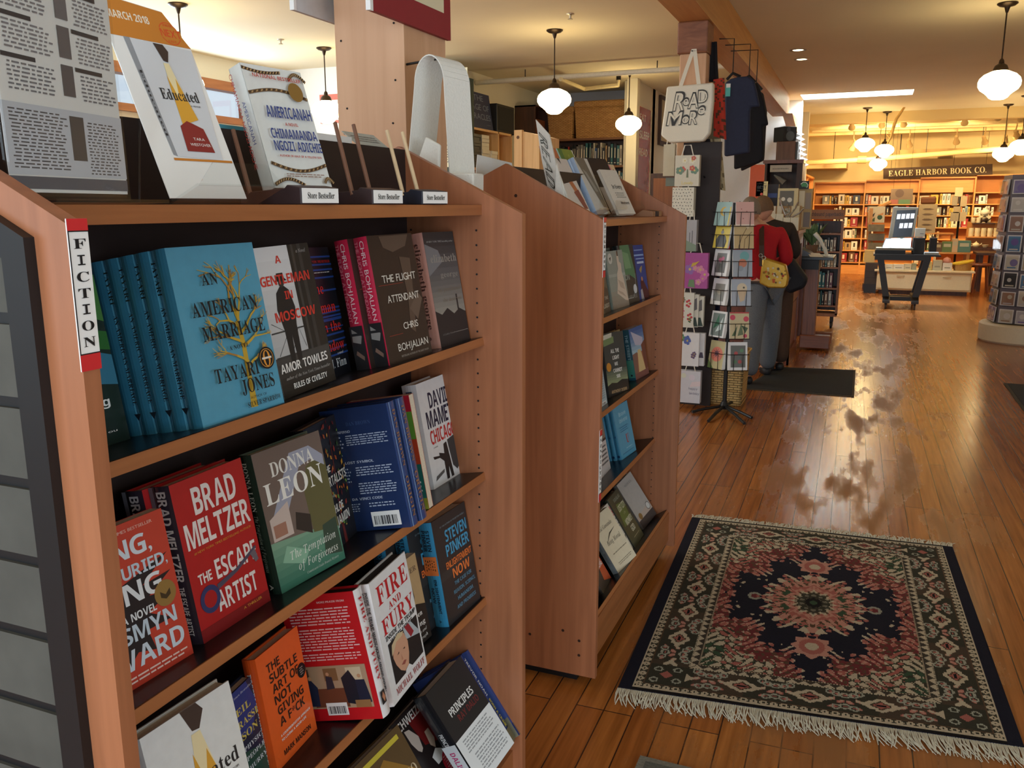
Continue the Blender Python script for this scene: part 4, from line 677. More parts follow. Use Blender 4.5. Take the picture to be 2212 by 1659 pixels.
# ------------------------------------------------------------------ patterned rug
RC_ = [at_z(1335, 1490, 0), at_z(2212, 1620, 0), at_z(2057, 1186, 0), at_z(1495, 1121, 0)]      # near left, near right, far right, far left
RH = .01
def rugpt(s, t, z=RH): 
    p = (RC_[0] * (1 - s) + RC_[1] * s) * (1 - t) + (RC_[3] * (1 - s) + RC_[2] * s) * t
    return Vector((p.x, p.y, z))
def rug_colour(x, y):
    CR, RS, DR, NV_, OL, GR, BR, BK_, PK_ = (178, 164, 140), (156, 92, 82), (104, 44, 46), (26, 26, 38), (54, 52, 42), (54, 74, 54), (84, 64, 48), (26, 23, 24), (178, 128, 112)
    ax, ay = abs(x), abs(y); ex, ey = .57 - ax, .76 - ay
    if ex < .04: return NV_
    if ey < .014: return BK_
    dx, dy = ex - .04, ey - .014; d = min(dx, dy); s = ay if dx < dy else ax; L = .72 if dx < dy else .51
    if d < .007: return CR
    if d < .027:
        q = (s * 34) % 1; return CR if abs(q - .5) * 2 < .35 + .5 * math.sin((d - .007) / .02 * math.pi) and not (.4 < q < .6 and .013 < d < .021) else OL
    if d < .034: return BR if d < .031 else CR
    if d < .150:
        c = d - .092; n = 3 if dx < dy else 2; P = L / (n + .5); q = s / P; k = round(q); ds = (q - k) * P
        if dx < .15 and dy < .150:           # corner squares
            a, b = dx - .092, dy - .092
            for (ca, cb) in ((-.035, -.035), (.03, .035), (.035, -.03), (-.03, .03)):
                r = math.hypot(a - ca, b - cb)
                if .009 < r < .0145: return (150, 150, 134)
            if abs(a) + abs(b) < .022: return RS
            return OL
        m = abs(ds) / .062 + abs(c) / .04 + .1 * math.cos(ds * 190) * math.cos(c * 160)
        if m < .22: return BK_
        if m < .38: return RS
        if m < .52: return BR
        if m < .60: return OL
        if m < 1.0: return CR
        for qs, qc in ((.076, .036), (.076, -.036), (.06, .046), (.1, .03), (.1, -.03)):
            r = math.hypot(abs(ds) - qs, c - qc)
            if .0085 < r < .0145: return (150, 150, 134)
            if r < .004: return RS
        dh = P / 2 - abs(ds)
        if dh < .05 and abs(c) < .04:
            w = math.sin(dh * 120) * math.cos(c * 150 + dh * 60)
            if w > .55: return CR if c > 0 else PK_
            if w > .25: return RS if c < 0 else PK_
        return OL if (math.sin(s * 17) > -.2) else (70, 58, 46)
    if d < .156: return CR if (s * 90) % 1 < .6 else OL
    if d < .178:
        q = (s * 27) % 1; h = (d - .156) / .022
        return CR if abs(q - .5) * 2 < 1 - h else (60, 54, 46)
    if d < .184: return BR if (s * 110) % 1 < .5 else CR
    fx, fy = ax / .346, ay / .564
    th = math.atan2(ay, ax); fl = math.sin(ax * 95 + 2.2 * math.sin(ay * 41)) * math.cos(ay * 88 + 2.4 * math.sin(ax * 47)); f2 = math.sin(ax * 160 + ay * 70) * math.cos(ay * 150 - ax * 60)
    m = math.hypot(ax / .185, ay / .255); lob = 1 + .09 * math.cos(12 * th) + .04 * math.cos(28 * th)
    if m < lob:
        q = m / lob
        if q > .84: return CR if math.cos(24 * th + q * 10) > .1 else (RS if f2 > 0 else NV_)
        if q > .7: return PK_ if math.cos(20 * th) > 0 else (GR if f2 > .2 else RS)
        if q > .62: return BR if math.cos(36 * th) > 0 else PK_
        if q > .5: return GR if (abs(math.cos(th)) > .75 and fl > -.4) else (RS if fl > -.1 else PK_)
        if q > .4: return PK_ if f2 > -.2 else RS
        if q > .33: return CR if math.cos(16 * th) > -.5 else BR
        if q > .16: return OL if f2 < .25 else (110, 104, 90)
        return BK_ if q > .07 else GR
    pr = math.hypot(ax / .062, (ay - .34) / .075)
    if pr < 1 + .12 * math.cos(8 * math.atan2(ay - .34, ax)): return PK_ if pr > .7 else (RS if pr > .35 else CR)
    pr = math.hypot((ax - .215) / .026, ay / .032)
    if pr < 1: return (140, 140, 126) if .55 < pr else DR
    edge = fx ** .95 + fy ** 1.25 - 1.02 + .09 * math.sin(9 * (fx - fy)) + .05 * math.sin(23 * (fx - fy) + 1)
    if edge < 0:
        if edge > -.09 and fl > .15: return PK_ if f2 > 0 else RS
        if edge > -.2 and fl > .62: return CR
        return NV_
    if edge < .28: 
        if fl > .3: return RS if f2 > -.3 else PK_
        if fl > .05: return CR if f2 > .25 else DR
        return DR if f2 > -.15 else BR
    if fl > .32: return CR
    if fl > .12: return BR if f2 > 0 else CR
    if fl < -.35: return RS if edge < .6 else GR
    return OL if f2 < .2 else (GR if f2 < .5 else CR)
rug = thing('rug', 'navy bordered oriental rug with cream fringes on the floorboards', 'rug', tuple(rugpt(.5, .5, 0)))
mb = MB(); NU, NVV = 250, 332
yarn = {}
def ym(c):
    if c not in yarn: yarn[c] = mat(c, .95, 0, .12, 260.0, spec=.15, bump=.25)
    return yarn[c]
cols = [[rug_colour((i + .5) / NU * 1.14 - .57, (j + .5) / NVV * 1.52 - .76) for j in range(NVV)] for i in range(NU)]
mb.grid(lambda a, b: rugpt(a, b, RH + .0012 * math.sin(a * 9 + b * 5)), NU, NVV, None, lambda i, j: ym(cols[i][j])); mb.build('pile', rug)
mb = MB(); nv = ym((26, 26, 38))
for a, b in (((0, 0), (1, 0)), ((1, 0), (1, 1)), ((1, 1), (0, 1)), ((0, 1), (0, 0))):
    p, q = rugpt(*a), rugpt(*b); mb.face([Vector((p.x, p.y, 0)), Vector((q.x, q.y, 0)), q, p], nv)
mb.build('binding', rug)
random.seed(3); FRM = mat((206, 200, 180), .95, 0, .08, 90.0, spec=.15)
for t0, sgn, Lm in ((0, -1, .085), (1, 1, .07)):
    mb = MB()
    for i in range(330):
        s = (i + random.uniform(-.3, .3)) / 329; p = rugpt(min(max(s, 0), 1), t0, .006); L = Lm * random.uniform(.7, 1.1); sw = random.uniform(-.35, .35) + (.25 if sgn < 0 else .1)
        pts = [p + Vector((sw * L * q * q, sgn * L * q, -.003 * q + .005 * math.sin(q * 3) * random.random())) for q in (0, .4, .75, 1)]
        for k in pts: k.z = max(k.z, .002)
        mb.tube(pts, [.0024, .0021, .0019, .0012], FRM, 4)
    o = mb.build('fringe', rug); o['kind'] = 'stuff'
# second, mostly unseen mat at the bottom edge of the view
c0 = at_z(1383, 1637, 0); mb = MB(); mb.box(c0.x, c0.x + .75, c0.y - .5, c0.y, .0, .008, mat((112, 108, 96), .95, 0, .15, 120.0, bump=.3))
mb.box(c0.x + .02, c0.x + .73, c0.y - .48, c0.y - .02, .008, .0085, mat((84, 84, 76), .95, 0, .2, 160.0, bump=.3)); o = mb.build('floor_mat', org=c0); tag(o, 'grey floor mat, only its corner in view below the rug', 'mat')

# ------------------------------------------------------------------ on top of the nearest unit
def pose2(x, y, z, yaw, tilt, roll=.0):
    yaw, t, r = R_(yaw), R_(tilt), R_(roll)
    n = Vector((math.cos(yaw), math.sin(yaw), 0)); u = Vector((-math.sin(yaw), math.cos(yaw), 0)); v = Vector((0, 0, 1)) * math.cos(t) - n * math.sin(t)
    u2 = u * math.cos(r) + v * math.sin(r); v2 = -u * math.sin(r) + v * math.cos(r)
    M = Matrix((u2, -(u2.cross(v2)), v2)).transposed().to_4x4(); M.translation = (x, y, z); return M
ZT = 1.5035
# newsletter standing in a clear holder
M = pose2(-.812, .632, ZT + .012, 13, 1)
h = thing('sign_holder', 'clear acrylic sign holder at the left end of the nearest unit', 'sign holder'); w, hh = .2, .3
mb = MB(); mb.box(0, w, -.0035, -.001, -.004, hh, ACR); mb.build('front_panel', h)
mb = MB(); mb.box(0, w, .0015, .004, -.004, hh, ACR); mb.build('rear_panel', h)
mb = MB(); mb.box(-.002, w + .004, -.052, .055, -.0115, -.0075, ACR); mb.box(0, w, -.0035, .004, -.0075, -.004, ACR); mb.build('foot', h); h.matrix_world = M
o = thing('newsletter', 'printed newsletter sheet with small book pictures inside the clear holder', 'leaflet'); mb = MB(); mb.box(.001, w - .001, -.0003, .0003, 0, hh - .002, PAPER)
F = (Vector((0, -.0003, 0)), Vector((w, 0, 0)), Vector((0, 0, hh))); GY = (96, 96, 102); its = [('r', .0, .012, 1, .055, (96, 100, 112)), ('r', 0, .06, 1, .3, (204, 210, 220)), ('para', .05, .08, .5, .285, 17, GY), ('para', .66, .07, .97, .27, 17, GY), ('r', .52, .12, .64, .28, (84, 82, 84))]
for k in range(5):
    b = .36 + k * .135; its += [('para', .08, b - .02, .46, b + .08, 7, (130, 130, 136)), ('para', .65, b - .02, .97, b + .08, 7, (130, 130, 136)), ('r', .5, b - .01, .6, b + .1, (92 + 10 * (k % 3), 90 + 10 * (k % 3), 94 + 10 * (k % 3)))]
    its += [('r', .05, b + .085, .3, b + .1, (60, 60, 66)), ('r', .62, b + .085, .86, b + .1, (60, 60, 66))]
run(mb, F, its); mb.build('sheet', o); o.matrix_world = M
# orange topped flyer on a clear easel
M = pose2(-.853, .893, ZT + .008, -6.3, 23.5)
e = thing('acrylic_easel', 'clear acrylic easel carrying the orange topped flyer', 'easel'); w, hh = .134, .23
mb = MB(); mb.box(.002, w + .002, .0015, .0055, -.004, .17, ACR); mb.build('backrest', e)
for x in (.012, w - .012):
    mb = MB(); mb.tube([(x, .004, .14), (x, .072, .026), (x, .06, .016)], .002, ACR, 6); mb.build('leg', e)
mb = MB(); mb.box(0, w + .02, -.055, .005, -.0075, -.004, ACR); mb.prism([(-.0, -.055, -.0075), (w + .02, -.055, -.0075), (w - .01, -.062, .022), (.03, -.062, .022)], (0, -.003, 0), ACR); mb.build('front_lip', e); e.matrix_world = M
o = thing('flyer', 'white flyer with an orange header and a pictured book, on the clear easel', 'leaflet'); mb = MB()
OH = (206, 132, 52); mb.prism([(0, 0, 0), (w, 0, 0), (w, 0, hh), (w - .006, 0, hh + .01), (w - .03, 0, hh + .052), (.0, 0, hh + .06), (0, 0, hh)], (0, .0015, 0), PAPER)
F = (Vector((0, 0, 0)), Vector((w, 0, 0)), Vector((0, 0, hh)))
run(mb, F, [('p', [(0, 1.0), (1, 1.0), (.95, 1.05), (.78, 1.22), (0, 1.255)], OH), ('t', 'MARCH 2018', .06, 1.115, .56, 1.165, (240, 232, 214), 'h'), ('c', .78, 1.08, .13, (214, 92, 46)), ('c', .78, 1.08, .118, OH), ('r', .64, 1.05, .93, 1.11, OH), ('t', 'NEXT', .66, 1.055, .92, 1.105, (214, 84, 44), 'h'), ('t', 'INDIE', .72, 1.125, .84, 1.14, (214, 84, 44), 'h'), ('t', 'LIST', .73, 1.02, .83, 1.035, (214, 84, 44), 'h'),
    ('p', [(.16, 1.0), (.23, 1.0), (.28, .26), (.235, .27)], (150, 154, 160)), ('p', [(.23, 1.0), (.985, .985), (.86, .25), (.28, .26)], (214, 218, 224)), ('r', .22, .235, .98, .25, OH)])
EF = (Vector((.23 * w, -.0006, .26 * hh)), Vector((.66 * w, 0, 0)), Vector((-.01 * w, 0, .73 * hh))); run(mb, EF, ED_PRF)
mb.text((Vector((.19 * w, -.001, .8 * hh)), Vector((.028 * w, 0, -.42 * hh)), Vector((.035 * w, 0, 0))), 'Educated', 0, .1, 1, .9, ink((50, 50, 54)), 'b')
mb.build('card', o); o.matrix_world = M
# white paperback with plaited rope bands, on a dark wooden easel
def rope(mb, fr):
    for p0, p1, sag, b in ((.0, .62, -.02, .965), (.0, .98, .05, .76), (.04, .98, -.06, .2), (.0, .5, .05, .02), (.7, 1.0, .06, .9), (.85, 1.0, .04, .04)):
        P = [(p0 + (p1 - p0) * q / 12, b + sag * math.sin(math.pi * q / 12 * (1 if p1 - p0 < .9 else 1.0))) for q in range(13)]
        mb.pr_line(fr, P, .0055, ink((110, 84, 58)))
        for q in range(24):
            a = p0 + (p1 - p0) * (q + .5) / 24; bb = b + sag * math.sin(math.pi * (q + .5) / 24); mb.pr_line(fr, [(a - .012, bb - .008), (a + .012, bb + .008)], .0016, ink((196, 164, 116) if q % 2 else (52, 42, 36)))
BLU, RDD = (62, 78, 140), (186, 72, 66)
book('white paperback with plaited rope bands and blue capitals, on top of the nearest unit', pose2(-.883, 1.15, ZT + .026, -9.5, 18), .13, .204, .028, (226, 230, 228), (226, 230, 228), 'books on top of the units', soft=True, prf=[('f', rope), ('c', .76, .8, .125, (142, 108, 52)), ('t', 'NATIONAL BESTSELLER', .1, .885, .9, .915, RDD, 'h'), ('t', 'AMERICANAH', .16, .565, .92, .66, BLU, 'h'), ('t', 'A NOVEL', .42, .505, .64, .53, RDD, 'h'), ('t', 'CHIMAMANDA', .14, .395, .92, .475, BLU, 'h'), ('t', 'NGOZI ADICHIE', .14, .295, .95, .375, BLU, 'h'), ('t', 'AUTHOR OF HALF OF A YELLOW SUN', .18, .245, .9, .262, RDD, 'h'), ('para', .2, .08, .9, .115, 2, (150, 120, 110))],
    prs=[('t', 'CHIMAMANDA NGOZI ADICHIE', .06, .12, .82, .38, RDD), ('t', 'AMERICANAH', .3, .55, .64, .82, BLU)])
def easel(label, y, x, prong, back=-.046, cream=False):
    o = thing('book_easel', label, 'easel', (x, y, ZT), 'store bestseller easels'); mb = MB(); dk = mat((58, 44, 46), .45, 0, .08) if not cream else mat((36, 40, 54), .5)
    M = Matrix.Translation((x, y, ZT)) @ Matrix.Rotation(R_(-9), 4, 'Z')
    mb.prism([M @ Vector(p) for p in ((0, 0, .0), (0, 0, .025), (-.028, 0, .029), (-.034, 0, .024), (-.13, 0, .018), (-.13, 0, .0))], M.to_3x3() @ Vector((0, .082, 0)), dk); mb.build('base', o, bevel=.0015)
    pc = mat((214, 188, 150), .6, 0, .08) if cream else mat((120, 84, 66), .6, 0, .08)
    for a in (.014, .062):
        mb = MB(); p = M @ Vector((back, a - .012, .016)); q = p + Vector((-.05, .03, prong)); mb.tube([p, (p + q) / 2, q], [.004, .004, .0036], pc, 8); mb.build('prong', o)
    mb = MB(); F = (M @ Vector((.0006, .002, .002)), M.to_3x3() @ Vector((0, .078, 0)), Vector((0, 0, .022))); n = F[1].cross(F[2]).normalized()
    mb.hexa([F[0], F[0] + F[1], F[0] + F[1] + n * .001, F[0] + n * .001] + [p + F[2] for p in (F[0], F[0] + F[1], F[0] + F[1] + n * .001, F[0] + n * .001)], PAPER)
    F2 = (F[0] + n * .001, F[1], F[2]); mb.text(F2, 'Store Bestseller', .14, .3, .88, .74, ink(BK), 'b'); mb.build('label_card', o)
    return o
l1, l2, l3 = at_x(650, 432, -.795), at_x(805, 438, -.795), at_x(912, 438, -.795)
easel('dark wooden easel with a Store Bestseller card, holding the rope-banded paperback', l1.y, -.795, .1, -.11)
easel('empty dark wooden easel with brown prongs and a Store Bestseller card', l2.y, -.795, .125)
easel('empty easel with cream prongs, furthest right on top of the nearest unit', l3.y, -.795, .125, cream=True)
# papers along the ridge
def slab(name, label, cat, pts, ext, m, prints=(), group=None, up=None):
    o = thing(name, label, cat, tuple(sum((Vector(p) for p in pts), Vector()) / len(pts)), group); mb = MB(); mb.prism(pts, ext, m); mb.build('sheet', o); return o
zr = 1.6245
slab('magazine', 'teal edged magazine lying on the ridge behind the white flyer', 'magazine', [(-1.0, 1.06, zr), (-1.0, 1.3, zr), (-1.16, 1.3, zr), (-1.16, 1.06, zr)], (0, 0, .008), mat((70, 150, 168), .4))
slab('paper_stack', 'white papers with a red line lying on the ridge by the wooden post', 'paper', [(-1.0, 1.42, zr), (-1.0, 1.56, zr), (-1.14, 1.56, zr), (-1.14, 1.42, zr)], (0, 0, .014), PAPER)
o = thing('info_card', 'grey printed card leaning at the foot of the wooden post', 'card', (-1.05, 1.64, zr)); mb = MB(); mb.prism([(-1.0, 1.585, zr), (-1.0, 1.71, zr), (-1.04, 1.71, zr + .03), (-1.04, 1.585, zr + .03)], (-.001, 0, -.001), mat((176, 184, 180), .6)); run(mb, (Vector((-1.0, 1.585, zr)), Vector((0, .125, 0)), Vector((-.04, 0, .03))), [('para', .1, .3, .9, .8, 3, (110, 116, 116))]); mb.build('sheet', o)
# ridge caps the papers lie on
for y0, y1, x in ((.62, 1.747, -1.0), (2.41, 3.558, -1.01)):
    pass
# white canvas bag hanging between the units from the post
CANV = mat((222, 220, 212), .85, 0, .03, 200.0, bump=.15)
o = thing('tote_bag', 'white canvas bag with a broad looped strap, hanging from the near post', 'bag', (-1.0, 1.87, 1.3)); mb = MB()
def ribbon(mb, pts, wv, m, th=.003):
    pts = [Vector(p) for p in pts]; wv = Vector(wv)
    for i in range(len(pts) - 1):
        t = (pts[i + 1] - pts[i]).normalized(); n = t.cross(wv).normalized() * th
        mb.hexa([pts[i], pts[i] + wv, pts[i] + wv + n, pts[i] + n, pts[i + 1], pts[i + 1] + wv, pts[i + 1] + wv + n, pts[i + 1] + n], m)
loop = []
for q in range(15):
    a = math.pi * q / 14; loop.append((-.978 - .036 * math.cos(a), 1.86 + .004 * q / 14, 1.78 + .06 * math.sin(a)))
left = [(-1.05, 1.86, 1.5)] + [(-1.045 + .03 * q / 8, 1.86, 1.54 + .23 * q / 8) for q in range(8)]
right = [(-.942 + .012 * q / 8, 1.864, 1.77 - .23 * q / 8) for q in range(1, 9)] + [(-.93, 1.864, 1.5)]
ribbon(mb, left + loop + right, (.03, .075, -.006), CANV); mb.build('strap', o, smooth='auto')
mb = MB(); mb.prism([(-1.13, 1.825, 1.08), (-.86, 1.825, 1.08), (-.862, 1.85, 1.575), (-1.12, 1.85, 1.575)], (0, .06, 0), CANV); mb.prism([(-1.02, 1.845, 1.57), (-.95, 1.845, 1.57), (-.948, 1.85, 1.64), (-.985, 1.85, 1.66)], (0, .012, 0), CANV); mb.build('bag_body', o, smooth='auto', bevel=.004)
mb = MB(); mb.tube([(-1.074, 1.93, 1.836), (-1.0, 1.9, 1.836), (-.97, 1.888, 1.836)], .003, METAL, 6); mb.build('hook', o)
# hanging signs on the post
o = thing('hanging_sign', 'dark red sign with a cream lettered panel on the aisle side of the near post', 'sign', (-1.06, 1.9, 1.95)); mb = MB()
s0, s1 = at_x(806, 18, -1.062), at_x(974, 92, -1.062); za_ = (s0.z + s1.z) / 2
mb.box(-1.073, -1.062, s0.y, s1.y, za_, za_ + .3, mat((142, 40, 48), .6, 0, .03)); F = (Vector((-1.062, s0.y, za_)), Vector((0, s1.y - s0.y, 0)), Vector((0, 0, .3)))
run(mb, F, [('r', -.03, -.004, .0, 1, (232, 228, 220)), ('r', .08, .2, .9, .82, (224, 216, 184)), ('t', 'ners', .5, .31, .86, .58, (56, 66, 60), 'b')]); mb.build('board', o)
mb = MB(); mb.box(-1.0735, -1.0615, s0.y - .012, s0.y, za_, za_ + .3, PAPER); mb.build('edge_strip', o)
o = thing('hanging_sign', 'pale grey sign back on the far side of the near post', 'sign', (-1.29, 1.9, 1.95)); mb = MB(); s0, s1 = at_x(640, 20, -1.29), at_x(720, 52, -1.29); mb.box(-1.3, -1.29, s0.y, s1.y + .1, (s0.z + s1.z) / 2, (s0.z + s1.z) / 2 + .3, mat((206, 210, 214), .7)); mb.build('board', o)
mb = MB(); mb.box(-1.301, -1.289, s0.y - .01, s0.y, (s0.z + s1.z) / 2, (s0.z + s1.z) / 2 + .3, PAPER); mb.build('edge_strip', o)
# ------------------------------------------------------------------ on top of the second unit
Z2 = 1.4585
def tbook(label, x, y, yaw, tilt, w, h, t, front, spine, lift=.012, **k): return book(label, pose2(x, y, Z2 + lift, yaw, tilt), w, h, t, front, spine, 'books on top of the units', **k)
tbook('black and white hardcover lying back on top of the second unit', -.93, 3.24, -14, 30, .152, .245, .03, (30, 28, 32), (34, 30, 34), prf=[('r', 0, 0, 1, .47, (208, 206, 202)), ('t', 'PRINCIPLES', .4, .6, .98, .69, (206, 200, 196), 'h'), ('t', 'DALIO', .6, .5, .86, .57, (120, 46, 46), 'h'), ('para', .3, .06, .94, .42, 8, (180, 150, 150))], prs=[('t', 'DALIO', .1, .3, .4, .7, (130, 50, 56), 'h')])
tbook('cream-white small book in front of the black one on top of the second unit', -.87, 3.13, -14, 29, .126, .185, .012, (214, 208, 196), (206, 200, 190), soft=True, prf=[('t', 'In Every', .3, .57, .86, .66, (60, 60, 60), 'h'), ('para', .3, .36, .9, .5, 3, (150, 146, 136)), ('t', 'Moment', .4, .22, .9, .28, (60, 60, 60), 'h')])
tbook('grey-brown book with a sky-blue page edge on top of the second unit', -.925, 3.04, -4, 26, .135, .225, .03, (206, 206, 200), (150, 176, 210), prf=[('p', [(.05, 1), (.75, 1), (.96, .12), (.7, .12)], (112, 108, 98)), ('p', [(.3, .8), (.5, .75), (.8, .4), (.6, .4)], (150, 148, 140)), ('r', .6, .08, .98, .1, (150, 150, 140))])
tbook('green topped flyer card leaning behind the grey-brown book', -.965, 3.02, -4, 26, .14, .26, .006, (220, 218, 212), (84, 124, 62), soft=True, prf=[('p', [(0, .8), (1, .8), (.92, 1), (0, 1)], (128, 146, 58)), ('p', [(0, .8), (.25, .8), (.25, 1), (0, 1)], (84, 124, 62)), ('c', .6, .88, .08, (150, 164, 76))])
tbook('pale flyer with a flame picture and orange header on top of the second unit', -.94, 2.84, -3, 27, .15, .215, .006, (222, 216, 210), (206, 200, 196), soft=True, prf=[('p', [(.36, 1.0), (.5, 1.0), (.5, .9)], (60, 54, 50)), ('p', [(.4, .66), (.6, .74), (.95, .24), (.7, .24)], (190, 116, 74)), ('p', [(.5, .4), (.85, .45), (.95, .1), (.72, .1)], (140, 70, 60)), ('r', .2, .03, .98, .05, (206, 150, 130))])
tbook('terracotta header card behind the flame flyer', -.966, 2.86, -3, 27, .14, .26, .004, (196, 112, 70), (180, 100, 64), soft=True)
tbook('floral pink and cream book with a fox shape, rightmost on top of the second unit', -.935, 3.395, -6, 25, .13, .215, .022, (222, 196, 158), (206, 180, 150), soft=True, prf=[('p', [(.3, .99), (.6, .99), (.66, .86), (.35, .86)], (214, 120, 150)), ('p', [(.3, .1), (.5, .5), (.66, .42), (.72, .56), (.8, .4), (.78, .2), (.6, .05)], (206, 104, 96)), ('c', .6, .72, .13, (176, 180, 140)), ('c', .4, .6, .09, (206, 170, 110)), ('c', .85, .2, .1, (196, 140, 110)), ('c', .8, .85, .08, (120, 84, 70))])
for nm, y, yw in (('left', 2.86, -3), ('middle', 3.06, -4), ('right', 3.26, -14)):
    o = thing('acrylic_easel', 'clear acrylic easel on top of the second unit, %s one of three' % nm, 'easel', group='clear easels on the second unit'); mb = MB(); mb.box(0, .13, -.058, .004, -.01, -.0065, ACR); mb.prism([(.0, -.058, -.0075), (.13, -.058, -.0075), (.115, -.064, .02), (.02, -.064, .02)], (0, -.003, 0), ACR); mb.build('front_lip', o); mb = MB(); mb.box(0, .13, .034, .038, -.004, .14, ACR); mb.build('backrest', o); o.matrix_world = pose2(-.92, y, Z2 + .0125, yw, 27)
for k, (y, c, d) in enumerate(((3.36, (150, 106, 74), 'tan'), (3.42, (40, 30, 30), 'black'), (3.47, (166, 124, 84), 'light brown'))):
    o = thing('wooden_block', 'small %s wooden block at the front of the second unit top' % d, 'block', (-.82, y, Z2), 'small blocks on the second unit'); mb = MB(); mb.prism([(-.8, y, Z2), (-.8, y, Z2 + .02), (-.84, y, Z2 + .026), (-.88, y, Z2)], (0, .045, 0), mat(c, .5)); mb.build('block', o, bevel=.001)
o = thing('tote_bag', 'folded canvas bag with outlined lettering standing up at the left of the second unit', 'bag', (-.93, 2.5, Z2)); mb = MB(); A = [at_y(1157, 258, 2.52), at_y(1186, 290, 2.5), at_y(1202, 360, 2.49), at_y(1232, 440, 2.48), at_y(1190, 440, 2.5), at_y(1170, 345, 2.52)]
mb.prism(A, (-.004, .02, 0), CANV); B_ = [at_y(1202, 352, 2.485), at_y(1222, 440, 2.47), at_y(1198, 440, 2.475)]; mb.prism(B_, (.0, .01, 0), CANV)
U = (A[3] - A[1]); F = (A[5] + (A[0] - A[5]) * .9, A[4] - A[5] + (A[5] - A[0]) * .8, (A[1] - A[0]) * 1.0)
mb.text((A[0] + (A[1] - A[0]) * .1 + Vector((0, -.003, -.01)), (A[4] - A[0]) * .9, (A[1] - A[0]) * .75), 'READ', .08, .1, .75, .9, ink((50, 48, 40)), 'd'); mb.build('canvas', o, smooth='auto')
o = thing('leaflet', 'white leaflet leaning on the back of the second unit by its peak', 'leaflet', (-1.15, 2.45, 1.5)); mb = MB(); a, b, c, d = at_x(1026, 400, -1.12), at_x(1110, 400, -1.12), at_x(1106, 352, -1.13), at_x(1032, 334, -1.13); mb.prism([a, b, c, d], (-.002, 0, 0), PAPER); mb.build('sheet', o)
# ------------------------------------------------------------------ lamps
def glow(rgb, k, name):
    m = bpy.data.materials.new(name); m.use_nodes = True; b = m.node_tree.nodes['Principled BSDF']; c = lin(rgb)
    b.inputs['Base Color'].default_value = (.9, .88, .82, 1); b.inputs['Emission Color'].default_value = (*c, 1); b.inputs['Emission Strength'].default_value = k; b.inputs['Roughness'].default_value = .3
    return m
GLOBE = glow((255, 226, 166), 21.0, 'lit_opal_glass'); SPOTG = glow((255, 214, 140), 170.0, 'lit_spot_bulb')
ZG = at_y(1198, 217, 8.0).z
def pendant_mesh():
    r = thing('pendant_lamp', 'x', 'lamp', (0, 0, 0)); zc, zg = ZC, ZG
    mb = MB(); mb.lathe([(.075, zc), (.078, zc - .008), (.06, zc - .022), (.022, zc - .032), (.014, zc - .06), (.009, zc - .075)], (0, 0, 0), BRONZE, 20); mb.build('canopy', r, smooth='auto')
    mb = MB(); mb.tube([(0, 0, zc - .05), (0, 0, zg + .17)], .006, BRONZE, 8); mb.build('rod', r)
    mb = MB(); mb.lathe([(.008, zg + .2), (.018, zg + .185), (.022, zg + .16), (.045, zg + .145), (.056, zg + .12), (.06, zg + .1)], (0, 0, 0), BRONZE, 20); mb.build('fitter', r, smooth='auto')
    mb = MB(); mb.lathe([(.055, zg + .104), (.07, zg + .098), (.12, zg + .075), (.15, zg + .045), (.16, zg + .015), (.158, zg - .015), (.14, zg - .045), (.105, zg - .07), (.085, zg - .088), (.07, zg - .108), (.045, zg - .122), (.001, zg - .126)], (0, 0, 0), GLOBE, 32); mb.build('glass_globe', r, smooth=True)
    return r
pl = None
PEND = [((-2.88, 5.3), 'lit schoolhouse pendant lamp beside the wooden post, largest of the left-hand row'), ((-2.88, 8.0), 'lit schoolhouse pendant lamp above the second unit, middle of the left-hand row'), ((-2.88, 10.69), 'lit schoolhouse pendant lamp by the cream pillar, smallest of the left-hand row'),
        ((.86, 8.42), 'lit schoolhouse pendant lamp alone at the top right over the aisle'), ((-5.37, 7.92), 'lit schoolhouse pendant lamp seen just left of the near wooden post'), ((-5.31, 5.81), 'pendant lamp at the top left whose bronze canopy shows above the orange flyer')]
for (x, y), lab in PEND:
    if pl is None: pl = pendant_mesh(); pl['label'] = lab; pl.location = (x, y, 0); pl['group'] = 'schoolhouse pendant lamps'
    else: dup(pl, lab, 'schoolhouse pendant lamps', (x, y, 0))
def bulb(name, loc, watts, col=(1.0, .78, .48), r=.12, spot=None, aim=None, ang=70):
    l = bpy.data.lights.new(name, 'SPOT' if spot else 'POINT'); l.energy = watts; l.color = col; l.shadow_soft_size = r
    o = bpy.data.objects.new(name, l); COL.objects.link(o); o.location = loc
    if spot: l.spot_size = R_(ang); l.spot_blend = .6; o.rotation_euler = (Vector(aim) - Vector(loc)).to_track_quat('-Z', 'Y').to_euler()
    return o
# small ceiling fittings: sprinkler heads, recessed lights
for px, lab in (((1232, 30), 'small sprinkler head on the ceiling above the middle pendant'), ((606, 85), 'small sprinkler head on the ceiling left of the near post')):
    p = at_z(*px, ZC); o = thing('sprinkler_head', lab, 'sprinkler', tuple(p), 'ceiling sprinkler heads'); mb = MB(); mb.lathe([(.035, 0), (.033, -.006), (.01, -.012), (.008, -.035), (.022, -.042), (.022, -.045)], p, mat((190, 180, 160), .4, .6), 12); mb.build('head', o)
for px, lab in (((1724, 108), 'lit recessed ceiling light right of the beam, the nearer of two'), ((1732, 128), 'lit recessed ceiling light right of the beam, the farther of two')):
    p = at_z(*px, ZC); o = thing('recessed_light', lab, 'light', tuple(p), 'recessed ceiling lights'); mb = MB(); mb.lathe([(.085, 0), (.085, -.004), (.06, -.004), (.055, .0)], p, mat((150, 130, 100), .4), 20); mb.build('trim_ring', o); mb = MB(); mb.lathe([(.055, -.002), (.001, -.003)], p, glow((255, 236, 190), 6.0, 'recessed_bulb'), 16); mb.build('bulb', o)

